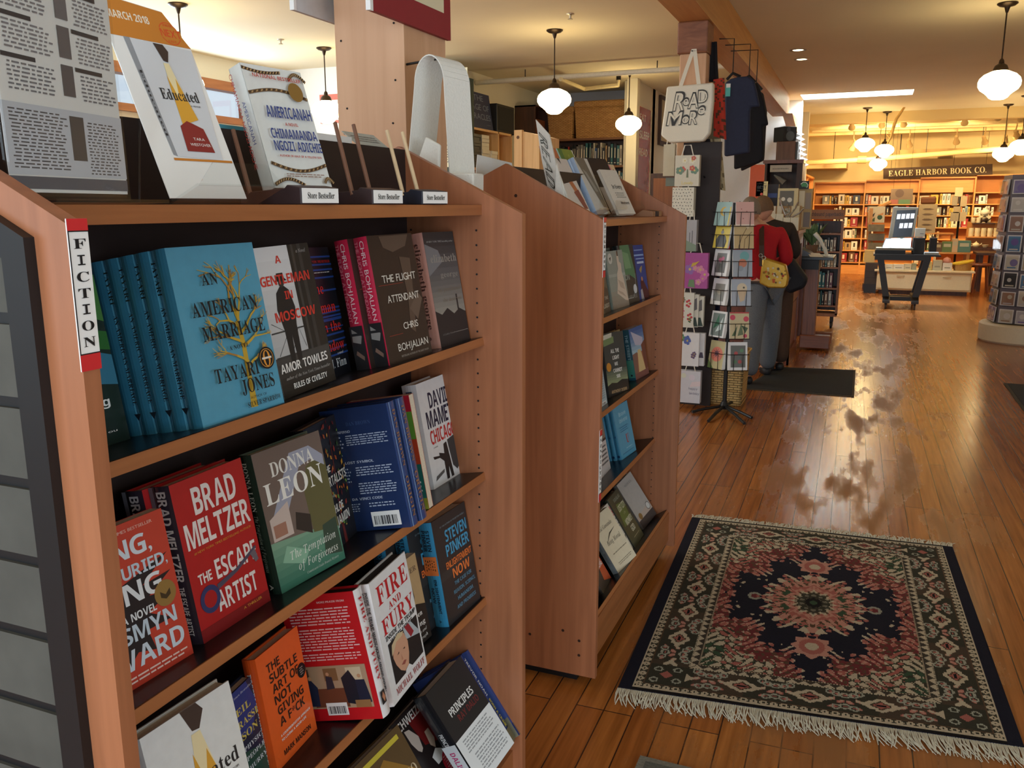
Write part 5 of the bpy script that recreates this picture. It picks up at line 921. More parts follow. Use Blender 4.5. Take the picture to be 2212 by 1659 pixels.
# ------------------------------------------------------------------ left-hand room
o = thing('wall_sign', 'red and white sign on the white wall left of the near post', 'sign', (-6.1, 8.97, 2.6)); mb = MB(); a, b = at_y(690, 205, 8.985), at_y(735, 265, 8.985); mb.box(a.x, b.x, 8.985, 8.998, b.z, a.z, mat((214, 120, 104), .6)); run(mb, (Vector((a.x, 8.985, b.z)), Vector((b.x - a.x, 0, 0)), Vector((0, 0, a.z - b.z))), [('r', .06, .1, .94, .8, (236, 232, 224))]); mb.build('board', o)
# dark green notice column with framed notices
gx0, gx1, gy = -4.78, -4.17, 8.88
o = thing('notice_board', 'tall dark green notice board carrying white shop notices', 'notice board', ((gx0 + gx1) / 2, gy, 0)); GRN = mat((44, 62, 58), .6, 0, .05); mb = MB(); mb.box(gx0, gx1, gy, gy + .1, 0, 2.86, GRN); mb.build('panel', o)
CRM = mat((232, 232, 206), .6, 0, .01)
def notice(label, y0, y1, lines):
    a, b = at_y(940, y0, gy - .006), at_y(1010, y1, gy - .006); x0, x1 = gx0 + .06, b.x
    n = thing('shop_notice', label, 'notice', ((x0 + x1) / 2, gy, b.z), 'notices on the green board'); mb = MB(); mb.box(x0, x1, gy - .006, gy, b.z, a.z, CRM); F = (Vector((x0, gy - .006, b.z)), Vector((x1 - x0, 0, 0)), Vector((0, 0, a.z - b.z))); run(mb, F, lines); mb.build('card', n)
T1 = (40, 44, 48)
notice('top notice on the green board, behind the nearest pendant globe', 150, 196, [('t', 'Gift Wrap', .2, .6, .9, .8, T1, 'b'), ('t', 'At the desk', .2, .25, .8, .42, T1, 'b')])
notice('cream notice about free wrapping on the green board', 208, 253, [('t', 'Free', .4, .6, .72, .78, T1, 'b'), ('t', 'Wrapping', .3, .24, .93, .42, T1, 'b')])
notice('cream notice with italic and underlined words on the green board', 267, 311, [('t', "Don't see it!", .16, .66, .94, .82, T1, 'B'), ('r', .16, .61, .94, .625, T1), ('t', "We'll order it", .2, .4, .9, .55, T1, 'b'), ('t', 'FAST!', .44, .1, .84, .3, T1, 'B')])
notice('lowest white notice with small print on the green board', 316, 360, [('para', .5, .2, .95, .9, 6, (90, 92, 96))])
# pine cubby shelves with book stacks, poster and black box on top
cx_, cy0, cy1 = -4.2, 9.02, 10.15; ct = (at_x(1022, 267, cx_).z + at_x(1108, 297, cx_).z) / 2
o = thing('cubby_shelf', 'pine cubby shelf holding stacks of books, right of the green board', 'shelf', (cx_ - .18, 9.6, 0)); ym_ = cy0 + .7
for y in (cy0, ym_, cy1 - .025): mb = MB(); mb.box(cx_ - .36, cx_, y, y + .025, 0, ct, W_PINE); mb.build('side_panel', o)
zs_ = [ct - .025, ct - .46, ct - .9, ct - 1.35]
for z in zs_: mb = MB(); mb.box(cx_ - .36, cx_, cy0, cy1, z, z + .025, W_PINEH); mb.build('shelf', o)
mb = MB(); mb.box(cx_ - .375, cx_ - .36, cy0, cy1, 0, ct, W_PINE); mb.build('back_panel', o)
zb_ = zs_[1] + .025; random.seed(21)
def flatbook(label, x, y, z, w, d, t, c, grp, pg=PAGES, rot=0):
    b = thing('book', label, 'book', (x, y, z), grp); mb = MB(); mb.box(x - d / 2, x + d / 2 - .004, y - w / 2 + .003, y + w / 2 - .003, z + .003, z + t - .003, pg); mb.box(x - d / 2, x + d / 2, y - w / 2, y + w / 2, z, z + .003, cov(c)); mb.box(x - d / 2, x + d / 2, y - w / 2, y + w / 2, z + t - .003, z + t, cov(c)); mb.box(x + d / 2 - .006, x + d / 2, y - w / 2, y + w / 2, z, z + t, cov(c)); mb.build('cover', b); return b
def stack(x, y, z, n, w, d, t, c, lab, grp):
    b = flatbook(lab, x, y, z, w, d, t, c, grp)
    for i in range(1, n): dup(b, lab, grp, (x + random.uniform(-.008, .008), y + random.uniform(-.008, .008), z + i * (t + .0006)))
stack(cx_ - .14, cy0 + .14, zb_, 11, .19, .24, .033, (58, 54, 48), 'dark brown book lying in the left stack of the cubby shelf', 'dark books stacked in the cubby')
stack(cx_ - .14, cy0 + .385, zb_, 9, .2, .24, .041, (226, 222, 206), 'white book lying in the tall white stack of the cubby shelf', 'white books stacked in the cubby')
stack(cx_ - .12, cy0 + .6, zb_, 5, .17, .22, .041, (230, 226, 212), 'white book lying in the short white stack of the cubby shelf', 'white books in the short cubby stack')
for i in range(2): 
    y = cy0 + .25 + .022 * i; b = thing('book', 'thin dark book standing between the dark and white stacks in the cubby', 'book', (cx_ - .1, y, zb_), 'thin standing books in the cubby'); mb = MB(); mb.box(cx_ - .24, cx_ - .03, y, y + .02, zb_, zb_ + .36, cov((44, 42, 42))); mb.build('cover', b)
o = thing('poster_board', 'navy poster reading THE AGE OF MIRACLES standing on the cubby shelf', 'poster', (cx_ - .1, 9.4, ct)); mb = MB(); p0, p1 = 9.05, 9.72; hz = at_x(1050, 204, cx_ - .1).z - ct
mb.prism([(cx_ - .06, p0, ct), (cx_ - .06, p1, ct), (cx_ - .12, p1, ct + hz), (cx_ - .12, p0, ct + hz)], (-.012, 0, 0), mat((30, 44, 84), .45, 0, .1, 8.0)); F = (Vector((cx_ - .06, p0, ct)), Vector((0, p1 - p0, 0)), Vector((-.06, 0, hz))); SV = (120, 136, 164)
run(mb, F, [('t', 'THE', .32, .78, .72, .94, SV), ('t', 'AGE OF', .2, .53, .92, .69, SV), ('t', 'MIRACLES', .08, .28, .94, .44, SV), ('t', 'a novel', .74, .14, .9, .17, SV)]); mb.build('board', o)
o = thing('storage_box', 'black box standing on the cubby shelf beside the navy poster', 'box', (cx_ - .2, 10.0, ct)); mb = MB(); mb.box(cx_ - .34, cx_ - .03, 9.76, 10.3, ct, ct + .33, BLACK); mb.build('box_body', o, bevel=.01); mb = MB(); mb.box(cx_ - .032, cx_ - .026, 9.8, 10.26, ct + .03, ct + .3, mat((30, 30, 32), .8)); mb.build('front_cloth', o)
o = thing('wall_cabinet', 'dark open cupboard with a brown box inside, on the cream wall', 'cabinet', (-4.6, 11.2, 2.4)); a, b = at_x(1122, 228, -4.58), at_x(1152, 312, -4.58); mb = MB(); y0, y1 = a.y, b.y; z1, z0 = a.z, b.z
for q in ((-4.65, -4.35, y0, y0 + .02, z0, z1), (-4.65, -4.35, y1 - .02, y1, z0, z1), (-4.65, -4.35, y0, y1, z1 - .02, z1), (-4.65, -4.35, y0, y1, z0, z0 + .02), (-4.65, -4.64, y0, y1, z0, z1)): mb.box(*q, W_DARK)
mb.build('carcase', o)
o = thing('storage_box', 'red-brown box inside the dark cupboard on the cream wall', 'box', (-4.5, (y0 + y1) / 2, z0)); mb = MB(); mb.box(-4.62, -4.38, y0 + .05, y1 - .06, z0 + .0205, z1 - .17, mat((120, 66, 40), .6)); mb.build('box_body', o, bevel=.006)
o = thing('bookcase_end', 'pale pine bookcase end rising behind the second unit', 'bookcase', (-2.75, 7.2, 0)); a, b = at_y(1112, 284, 7.0), at_y(1165, 292, 7.0); mb = MB(); mb.prism([(a.x + .07, 7.0, 0), (b.x, 7.0, 0), (b.x, 7.0, b.z), (a.x + .07, 7.0, a.z)], (0, .5, 0), W_PINE); mb.build('side_panel', o); mb = MB(); mb.box(a.x, a.x + .07, 6.985, 7.03, 0, a.z + .01, W_PINE); mb.pr_disc((Vector((a.x, 6.985, 0)), Vector((.07, 0, 0)), Vector((0, 0, 1))), .5, a.z - .05, .2, mat((92, 56, 30), .6), 12, .014); mb.build('upright', o)
# bookcase below the wicker hampers
bx0, bx1, by, bz = -4.62, -3.19, 11.75, at_y(1270, 298, 11.75).z
o = thing('bookcase', 'brown bookcase full of spines under two wicker hampers', 'bookcase', ((bx0 + bx1) / 2, by + .15, 0)); BW = wood((112, 72, 40), (138, 94, 54), .5, (1, 14, 14), .05, 'brown_shelf')
for x in (bx0, bx1 - .03): mb = MB(); mb.box(x, x + .03, by, by + .32, 0, bz, BW); mb.build('side_panel', o)
shz = [bz - .03, bz - .4, bz - .78, bz - 1.2, bz - 1.6]
for z in shz: mb = MB(); mb.box(bx0, bx1, by, by + .32, z, z + .03, BW); mb.build('shelf', o)
mb = MB(); mb.box(bx0, bx1, by + .32, by + .335, 0, bz, W_DARK); mb.build('back_panel', o)
CN = {'cream': (214, 206, 186), 'white': (232, 230, 222), 'black': (34, 34, 38), 'grey': (120, 120, 118), 'teal': (52, 104, 110), 'blue': (58, 86, 130), 'red': (160, 48, 44), 'green': (70, 96, 62), 'brown': (110, 76, 50), 'yellow': (214, 174, 70), 'orange': (206, 116, 52), 'tan': (176, 146, 104), 'pale blue': (140, 170, 190), 'maroon': (96, 34, 40)}
SPC = {}
def spine_book(label, x, y, z, w, h, d, cn, grp, axis='y', lean=.0):
    """a shelved book seen spine-on; axis y: spine faces -y, axis x: spine faces +x"""
    key = (round(w, 3), round(h, 2), round(d, 2), cn, axis)
    if key not in SPC:
        mb = MB(); c = cov(CN[cn])
        def B(x0, x1, y0, y1, z0, z1, m):
            if axis == 'y': mb.box(x0, x1, y0, y1, z0, z1, m)
            else: mb.box(-y1, -y0, x0, x1, z0, z1, m)
        B(0, .003, 0, d, 0, h, c); B(w - .003, w, 0, d, 0, h, c); B(0, w, 0, .003, 0, h, c); B(.003, w - .003, .003, d - .006, .002, h - .004, PAGES)
        lc = ink((220, 214, 196)) if sum(CN[cn]) < 420 else ink((60, 52, 46)); F = (Vector((0, 0, 0)), Vector((w, 0, 0)), Vector((0, 0, h))) if axis == 'y' else (Vector((0, 0, 0)), Vector((0, w, 0)), Vector((0, 0, h)))
        if w > .018: mb.pr_rect(F, .36, .35, .64, .82, lc); mb.pr_rect(F, .2, .1, .8, .14, lc)
        ob = mb.build('book'); SPC[key] = ob
    else:
        ob = SPC[key].copy(); COL.objects.link(ob)
    ob.location = (x, y, z)
    if lean: ob.rotation_euler = (0, lean, 0)
    return tag(ob, label, 'book', grp)
ORD = ['first', 'second', 'third', 'fourth', 'fifth', 'sixth', 'seventh', 'eighth', 'ninth', 'tenth'] + ['%dth' % i for i in range(11, 21)] + ['21st', '22nd', '23rd'] + ['%dth' % i for i in range(24, 31)] + ['31st', '32nd', '33rd'] + ['%dth' % i for i in range(34, 41)] + ['41st', '42nd', '43rd', '44th', '45th', '46th', '47th', '48th', '49th', '50th']
def row(x0, x1, y, z, hmax, where, grp, pal, fill=1.0, d=.17):
    x = x0; cnt = 0
    while x < x1 - .035:
        if random.random() > fill: x += random.uniform(.04, .1); continue
        w = random.choice((.018, .024, .03, .036, .044)); h = hmax * random.choice((.72, .8, .86, .92)); cn = random.choice(pal)
        if x + w > x1: break
        spine_book('%s %s book, %s from the left %s' % ('slim' if w < .026 else ('thick' if w > .035 else 'medium'), cn, ORD[cnt], where), x, y + random.uniform(0, .02), z, w, h, d, cn, grp); x += w + .0015; cnt += 1
random.seed(31)
row(bx0 + .36, bx1 - .04, by + .03, shz[1] + .03, .33, 'on the bookcase under the wicker hampers', 'books under the wicker hampers', ['teal', 'grey', 'cream', 'black', 'blue', 'white', 'red', 'teal', 'tan', 'black'], .97)
row(bx0 + .36, bx1 - .04, by + .03, shz[2] + .03, .33, 'on the second shelf below the wicker hampers', 'books on the second shelf below the hampers', ['teal', 'grey', 'cream', 'black', 'brown'], .9)
def wicker_mat(c1, c2, sx, sz):
    m = bpy.data.materials.new('woven_wicker'); m.use_nodes = True; nt = m.node_tree; b = nt.nodes['Principled BSDF']; tc = nt.nodes.new('ShaderNodeTexCoord'); mp = nt.nodes.new('ShaderNodeMapping'); mp.inputs['Rotation'].default_value = (R_(90), 0, 0)
    br = nt.nodes.new('ShaderNodeTexBrick'); br.inputs['Scale'].default_value = 1; br.inputs['Brick Width'].default_value = sx; br.inputs['Row Height'].default_value = sz; br.inputs['Mortar Size'].default_value = sz * .16; br.inputs['Mortar Smooth'].default_value = .6
    br.inputs['Color1'].default_value = (*lin(c1), 1); br.inputs['Color2'].default_value = (*lin(c2), 1); br.inputs['Mortar'].default_value = (*[q * .3 for q in lin(c1)], 1)
    nt.links.new(tc.outputs['Object'], mp.inputs[0]); nt.links.new(mp.outputs[0], br.inputs['Vector']); nt.links.new(br.outputs['Color'], b.inputs['Base Color']); b.inputs['Roughness'].default_value = .65
    bp = nt.nodes.new('ShaderNodeBump'); bp.invert = True; bp.inputs['Distance'].default_value = .006; nt.links.new(br.outputs['Fac'], bp.inputs['Height']); nt.links.new(bp.outputs[0], b.inputs['Normal'])
    return m
WK = wicker_mat((186, 136, 76), (206, 158, 96), .05, .016)
for (p0, p1, nm) in (((1182, 232), (1238, 296), 'smaller wicker hamper on the left of the bookcase top'), ((1241, 219), (1352, 294), 'large wicker hamper on the right of the bookcase top')):
    a, b = at_y(*p0, by), at_y(*p1, by); x0, x1 = max(a.x, -4.62), min(b.x, -3.17); H_ = a.z - bz
    o = thing('wicker_hamper', nm, 'basket', ((x0 + x1) / 2, by + .15, bz), 'wicker hampers'); mb = MB(); mb.hexa([(x0 + .02, by + .02, bz), (x1 - .02, by + .02, bz), (x1 - .02, by + .36, bz), (x0 + .02, by + .36, bz), (x0, by, bz + H_ * .82), (x1, by, bz + H_ * .82), (x1, by + .38, bz + H_ * .82), (x0, by + .38, bz + H_ * .82)], WK); mb.build('basket_body', o, bevel=.012)
    mb = MB(); mb.box(x0 - .01, x1 + .01, by - .01, by + .39, bz + H_ * .82, bz + H_, WK); mb.build('lid', o, bevel=.02)
    mb = MB(); mb.tube([(x0, by - .004, bz + H_ * .8), ((x0 + x1) / 2, by - .006, bz + H_ * .79), (x1, by - .004, bz + H_ * .8)], .012, WK, 8); mb.build('rim', o)
# pillar, poster wall and pipes
p0, p1 = at_y(1354, 200, 11.3), at_y(1377, 200, 11.3)
mb = MB(); mb.box(p0.x, p1.x, 11.3, 11.3 + (p1.x - p0.x), 0, ZC, WALLM); struct(mb, 'trim_9', bevel=.004)
o = thing('poster', 'red poster with white block letters on the cream wall right of the pillar', 'poster', (-2.99, 12.2, 2.1)); a, b = at_x(1380, 226, -2.985), at_x(1406, 241, -2.985); zb_ = at_x(1392, 440, -2.985).z; zt_ = (a.z + b.z) / 2; mb = MB(); mb.box(-2.998, -2.985, a.y, b.y, zb_, zt_, mat((176, 46, 34), .25, 0, .04, 8.0, .4)); F = (Vector((-2.985, a.y, zb_)), Vector((0, b.y - a.y, 0)), Vector((0, 0, zt_ - zb_)))
CR_ = (232, 220, 200); run(mb, F, [('t', 'EAT', .12, .86, .6, .93, CR_, 'h'), ('t', 'SLEEP', .12, .68, .92, .76, CR_, 'h'), ('t', 'READ', .12, .5, .8, .58, CR_, 'h')]); mb.build('sheet', o)
o = thing('picture_frame', 'dark framed picture edge on the wall between the red poster and the tote bag', 'picture', (-3.0, 13.6, 2.2)); a, b = at_x(1426, 205, -2.98), at_x(1450, 320, -2.98); mb = MB(); mb.box(-2.998, -2.96, a.y, a.y + .7, b.z, a.z, W_DARK); mb.build('frame', o); mb = MB(); mb.box(-2.96, -2.957, a.y + .06, a.y + .64, b.z + .06, a.z - .06, mat((206, 190, 150), .5)); mb.build('picture', o)
o = thing('cupboard', 'small dark wood cupboard standing low against the poster wall', 'cabinet', (-2.8, 11.9, 0)); a, b = at_y(1406, 375, 11.2), at_y(1440, 375, 11.2); mb = MB(); mb.box(a.x, b.x + .2, 11.2, 11.6, 0, a.z, W_DARK); mb.build('carcase', o); mb = MB(); mb.box(a.x + .04, b.x + .16, 11.185, 11.2, .1, a.z - .06, wood((120, 70, 36), (150, 92, 50), .5, (14, 14, 1), .1, 'cupboard_door')); mb.build('door', o)
pz = 2.98; a, b = at_z(1000, 181, pz), at_z(1462, 149, pz)
o = thing('ceiling_pipe', 'long white pipe running under the ceiling behind the pendants', 'pipe', ((a.x + b.x) / 2, a.y, pz)); mb = MB(); PW = mat((222, 216, 196), .5); mb.tube([(-4.64, a.y - .02, pz), (-1.56, b.y, pz)], .03, PW, 12); mb.build('pipe_run', o)
for x in (-4.0, -2.4):
    mb = MB(); mb.tube([(x, a.y, pz + .03), (x, a.y, ZC)], .006, METAL, 6); mb.build('hanger', o)
c, d = at_z(1211, 171, pz - .03), at_z(1262, 192, pz - .03); e_ = at_z(1336, 184, pz - .03)
o = thing('ceiling_pipe', 'short branching yellowed pipe with an elbow below the long white pipe', 'pipe', tuple(d)); mb = MB(); mb.tube([c, d, e_, e_ + Vector((0, 0, .07))], .024, mat((222, 206, 160), .5), 10); mb.build('pipe_run', o); mb = MB(); mb.tube([e_ + Vector((0, 0, .06)), e_ + Vector((0, 0, .15))], .03, METAL, 8); mb.build('bracket', o)
# ------------------------------------------------------------------ bags, scarves and shirts by the far post
PY = 6.38
def wavy(mb, pts_l, pts_r, m, depth=.02, folds=3, n=24, th=.006, mf=None):
    """hanging cloth between a left and a right edge (polylines top to bottom), with vertical folds and a closed back"""
    def edge(P, t):
        k = t * (len(P) - 1); i = min(int(k), len(P) - 2); return Vector(P[i]).lerp(Vector(P[i + 1]), k - i)
    N = n; K = folds * 6; b = len(mb.v)
    for side in (0, 1):
        for i in range(N + 1):
            t = i / N; L, R = edge(pts_l, t), edge(pts_r, t)
            for j in range(K + 1):
                s = j / K; p = L.lerp(R, s); e = math.sin(math.pi * s) ** .5 if 0 < s < 1 else 0
                p.y += depth * math.sin(2 * math.pi * folds * s + .7 * math.sin(3 * t)) * (.35 + .65 * t) + (side * th * 2 - th) * e; mb.v.append(p)
    S = (N + 1) * (K + 1)
    for side in (0, 1):
        for i in range(N):
            for j in range(K):
                a = b + side * S + i * (K + 1) + j; q = (a, a + 1, a + K + 2, a + K + 1); mb.f.append(q if side else q[::-1]); mb.mi.append(mb.m(mf(i / N, j / K) if mf else m))
    for i in range(N):
        for j in (0, K):
            a = b + i * (K + 1) + j; q = (a, a + K + 1, a + S + K + 1, a + S); mb.f.append(q if j == 0 else q[::-1]); mb.mi.append(mb.m(m))
    for i in (0, N):
        for j in range(K):
            a = b + i * (K + 1) + j; q = (a, a + 1, a + S + 1, a + S); mb.f.append(q if i == N else q[::-1]); mb.mi.append(mb.m(m))
def pxs(pts, Y): return [at_y(x, y, Y) for x, y in pts]
TOTE = mat((228, 222, 204), .85, 0, .03, 160.0, bump=.12)
o = thing('tote_bag', 'cream canvas tote printed READ MORE, hanging high on the far post', 'bag', tuple(at_y(1483, 250, 6.4))); mb = MB(); P = pxs([(1440, 187), (1541, 178), (1540, 220), (1533, 288), (1519, 305), (1446, 308), (1427, 292), (1434, 240)], 6.4)
mb.prism(P[::-1], (.0, .07, 0), TOTE); mb.build('bag_body', o, smooth='auto', bevel=.012)
for a, b_, c_ in (((1466, 186), (1494, 106), (1471, 186)), ((1505, 182), (1496, 106), (1514, 181))):
    mb = MB(); p, q = at_y(*a, 6.4), at_y(*b_, 6.46); ribbon(mb, [p, p.lerp(q, .5) + Vector((0, -.004, 0)), q], (.028, 0, .0), TOTE, .004); mb.build('handle', o)
mb = MB(); mb.tube([at_y(1495, 108, 6.6), at_y(1495, 110, 6.44)], .005, METAL, 6); mb.build('hook', o)
A, B_, D_ = at_y(1440, 187, 6.398), at_y(1541, 178, 6.398), at_y(1430, 292, 6.398); F = (Vector((D_.x, 6.396, D_.z)), Vector((B_.x - D_.x, 0, .01)), Vector((.02, 0, A.z - D_.z))); mb = MB()
for tx, q, sl in (('R', (.17, .47, .41, .88), .1), ('e', (.37, .57, .49, .8), .02), ('A', (.47, .5, .7, .84), .0), ('D', (.67, .6, .87, .88), -.06), ('M', (.06, .18, .38, .48), .1), ('o', (.38, .2, .53, .45), .02), ('R', (.52, .17, .7, .47), .06), ('e', (.68, .36, .83, .62), .1)):
    mb.text(F, tx, *q, ink((44, 40, 32)), 'h', sl); dq = (q[2] - q[0]) * .07; mb.text(F, tx, q[0] + dq, q[1] + .018, q[2] - dq, q[3] - .018, TOTE, 's', sl)
mb.build('lettering', o)
SLOT = [0]
def giftbag(label, rect, Y, c, prints=(), depth=.06, handles=True, c2=None, grp='gift bags on the far post'):
    (x0, y0, x1, y1) = rect; a, b = at_y(x0, y0, Y), at_y(x1, y1, Y); o = thing('gift_bag', label, 'gift bag', ((a.x + b.x) / 2, Y, b.z), grp); mb = MB(); cm = mat(c, .45, 0, .03)
    mb.box(a.x, b.x, Y, Y + depth, b.z, a.z, cm); F = (Vector((a.x, Y, b.z)), Vector((b.x - a.x, 0, 0)), Vector((0, 0, a.z - b.z))); run(mb, F, prints); mb.build('bag_body', o)
    if handles:
        xm = (a.x + b.x) / 2; w = (b.x - a.x) * .25; 
        mb = MB(); mb.tube([(xm - w, Y + .004, a.z - .01), (xm - w * .5, Y + .004, a.z + .07), (xm + w * .5, Y + .004, a.z + .07), (xm + w, Y + .004, a.z - .01)], .004, mat((226, 220, 206), .7), 6); mb.build('handle', o)
    return o
FL = [(196, 70, 74), (214, 120, 150), (90, 150, 130), (70, 110, 70), (120, 90, 150), (214, 160, 80)]
def flowers(n, cols, a0=.05, a1=.95, b0=.05, b1=.95, r=.06, seed=1):
    rd = random.Random(seed); L = []
    for i in range(n):
        a, b, c = rd.uniform(a0, a1), rd.uniform(b0, b1), rd.choice(cols); rr = r * rd.uniform(.6, 1.2)
        for k in range(5): L.append(('c', a + rr * .7 * math.cos(k * 1.257), b + rr * .5 * math.sin(k * 1.257), rr * .5, c))
        L.append(('c', a, b, rr * .3, (214, 190, 110)))
    return L
giftbag('cream gift bag with a bouquet picture, directly under the READ MORE tote', (1459, 336, 1509, 402), 6.36, (216, 210, 190), flowers(7, [(232, 226, 200), (196, 90, 74), (110, 140, 116)], .15, .85, .5, .92, .13, 4) + [('p', [(.5, .55), (.54, .55), (.56, .28), (.48, .28)], (110, 120, 90)), ('t', 'Lovely', .3, .06, .76, .17, (236, 214, 120), 'c')])
rd = random.Random(8); seeds = []
for i in range(9):
    for j in range(7):
        a, b, q = (j + .3 + .4 * (i % 2) + rd.uniform(-.12, .12)) / 7.4, (i + .5 + rd.uniform(-.12, .12)) / 9.2, rd.uniform(.6, 2.4); dx, dy = .03 * math.cos(q), .022 * math.sin(q); seeds.append(('l', [(a - dx, b - dy), (a, b), (a + dx, b + dy)], [.001, .006, .001], (50, 48, 48)))
giftbag('white gift bag scattered with black seed marks', (1453, 405, 1497, 468), 6.36, (226, 222, 204), seeds, .08)
giftbag('pale long gift bag hanging at the left edge of the post', (1434, 312, 1456, 380), 6.45, (196, 186, 160), (), .04)
giftbag('flat teal-grey package behind the bouquet gift bag', (1438, 384, 1460, 402), 6.5, (120, 126, 112), (), .05, False)
giftbag('grey patterned gift bags edge-on below the seed-marked bag', (1484, 475, 1503, 543), 6.36, (176, 176, 180), [('r', .3, .1, .36, .6, (90, 90, 96)), ('r', .55, .05, .62, .66, (96, 96, 100)), ('p', [(0, 0), (1, 0), (1, .2), (0, .35)], (130, 150, 130))], .07)
giftbag('pink and purple flowered gift bag beside the second unit', (1478, 546, 1527, 624), 6.36, (176, 84, 156), flowers(6, [(206, 110, 176), (150, 110, 180), (214, 140, 170)], seed=3, r=.16) + [('p', [(.2, .05), (.5, .02), (.45, .25), (.25, .25)], (110, 140, 100)), ('p', [(.3, .6), (.5, .66), (.66, .78), (.5, .74), (.36, .72)], (206, 170, 60))])
for i, (q, c) in enumerate((((1470, 632, 1497, 708), 'front'), ((1497, 636, 1507, 707), 'middle'), ((1507, 640, 1518, 706), 'rear'))):
    giftbag('white gift bag with red and green flowers, %s of three below the pink bag' % c, q, 6.36 + .012 * i, (222, 222, 210), flowers(7, FL[:4], .1, .9, .1, .9, .16, 5 + i) if i == 0 else [('p', [(.0, .02), (1, .02), (.6, .3), (.2, .3)], (50, 70, 60)), ('p', [(.3, .5), (.8, .55), (.7, .9), (.3, .85)], (110, 110, 112))], .05, i == 0)
giftbag('white gift bag with a posy in one corner, second from the floor', (1470, 718, 1508, 792), 6.36, (230, 230, 232), flowers(4, [(206, 60, 60), (90, 110, 180), (90, 140, 100)], .05, .5, .72, .95, .14, 9) + flowers(2, [(110, 90, 120)], .6, .8, .25, .4, .16, 10), .05)
giftbag('narrow white gift bag just behind the posy bag', (1510, 720, 1520, 791), 6.38, (220, 222, 226), [('p', [(.1, .25), (.9, .25), (.7, .42), (.3, .42)], (80, 70, 90))], .05, False)
giftbag('pearly birthday gift bag lowest on the far post', (1468, 800, 1511, 872), 6.36, (212, 212, 220), [('c', .2, .85, .12, (220, 224, 206)), ('c', .6, .8, .14, (222, 214, 226)), ('p', [(.5, .5), (1, .55), (1, .7), (.6, .66)], (228, 212, 216)), ('t', 'happy', .46, .42, .88, .5, (120, 124, 146)), ('t', 'birthday', .5, .27, .96, .35, (120, 124, 146))], .06)
o = thing('display_strip', 'dark standing strip behind the gift bags at the far post', 'display stand', (-1.2, 6.55, 0)); a, b = at_y(1475, 400, 6.52), at_y(1532, 870, 6.52); mb = MB(); mb.box(a.x, -1.06, 6.5, 6.53, .0, 1.95, mat((46, 36, 34), .6)); mb.build('panel', o)
for z in (.3, .62, .94, 1.22, 1.7): mb = MB(); mb.tube([(-1.17, 6.5, z), (-1.17, 6.44, z + .01)], .005, METAL, 6); mb.build('hook', o)
BKC = mat((26, 24, 28), .9, 0, .15, 60.0); NVC = mat((28, 30, 62), .9, 0, .15, 60.0)
def scarf(label, L, R, Y, m, folds=2, mf=None, depth=.012):
    o = thing('scarf', label, 'scarf', tuple(at_y(*L[0], Y)), 'scarves by the far post'); mb = MB(); wavy(mb, pxs(L, Y), pxs(R, Y), m, depth, folds, 26, .008, mf); mb.build('cloth', o, smooth=True)
scarf('short black scarf highest beside the far post, just under the beam', [(1527, 92), (1528, 130), (1527, 170), (1512, 178)], [(1549, 90), (1550, 130), (1552, 170), (1555, 176)], 6.75, BKC)
RDC, RDK = mat((196, 62, 44), .85, 0, .12, 30.0), mat((96, 62, 44), .85, 0, .12, 30.0)
scarf('red and brown patterned scarf between the tote and the navy shirt', [(1541, 172), (1542, 220), (1541, 294)], [(1565, 168), (1566, 220), (1569, 302)], 6.7, RDC, 1, lambda t, s: RDK if math.sin(9 * s + 3 * math.sin(21 * t)) * math.sin(26 * t + 2 * s) > .35 else RDC)
BGC, BGD = mat((186, 172, 136), .85, 0, .1, 40.0), mat((120, 106, 76), .85, 0, .1, 40.0)
scarf('beige snakeskin-patterned scarf hanging below the red one', [(1530, 300), (1538, 350), (1548, 408)], [(1556, 300), (1562, 350), (1567, 412)], 6.65, BGC, 1, lambda t, s: BGD if math.sin(14 * s + 8 * t) * math.sin(30 * t - 5 * s) > .2 else BGC)
scarf('brown marbled scarf end hanging low beside the card rack', [(1534, 418), (1540, 470), (1548, 530)], [(1550, 418), (1551, 470), (1557, 530)], 6.68, mat((132, 104, 66), .85, 0, .2, 30.0), 1)
scarf('long black scarf falling diagonally from the tote to the pink gift bag', [(1512, 300), (1518, 400), (1532, 470), (1540, 560)], [(1534, 300), (1540, 400), (1548, 470), (1552, 560)], 6.6, BKC)
scarf('long navy scarf falling to the floor behind the gift bags', [(1517, 545), (1519, 650), (1516, 760), (1508, 880)], [(1552, 530), (1556, 650), (1550, 760), (1550, 884)], 6.66, NVC, 4)
def shirt(label, P, Y, m, hang, dep=.05, tagp=None):
    o = thing('t_shirt', label, 'shirt', tuple(at_y(*P[0], Y)), 'shirts hanging under the beam'); mb = MB(); Q = pxs(P, Y); mb.prism(Q[::-1], (0, dep, 0), m); ob = mb.build('cloth', o, smooth='auto', bevel=.015)
    mb = MB(); mb.tube(pxs([hang[0], hang[1], hang[2]], Y + dep / 2), .012, BLACK, 8); mb.build('hanger_bar', o)
    mb = MB(); t = at_y(*hang[1], Y + dep / 2); mb.tube([t, t + Vector((0, 0, .05)), Vector((t.x, t.y, 2.79)), Vector((-1.25, t.y, 2.795)), Vector((-1.25, t.y, 2.81))], .004, METAL, 6); mb.build('hanger_hook', o)
    if tagp:
        a, b = at_y(*tagp[0], Y - .003), at_y(*tagp[1], Y - .003); mb = MB(); mb.box(a.x, b.x, Y - .004, Y - .002, b.z, a.z, mat((96, 196, 190), .5)); mb.box(a.x + .004, b.x, Y - .0046, Y - .0041, a.z - .03, a.z, PAPER); mb.build('price_tag', o)
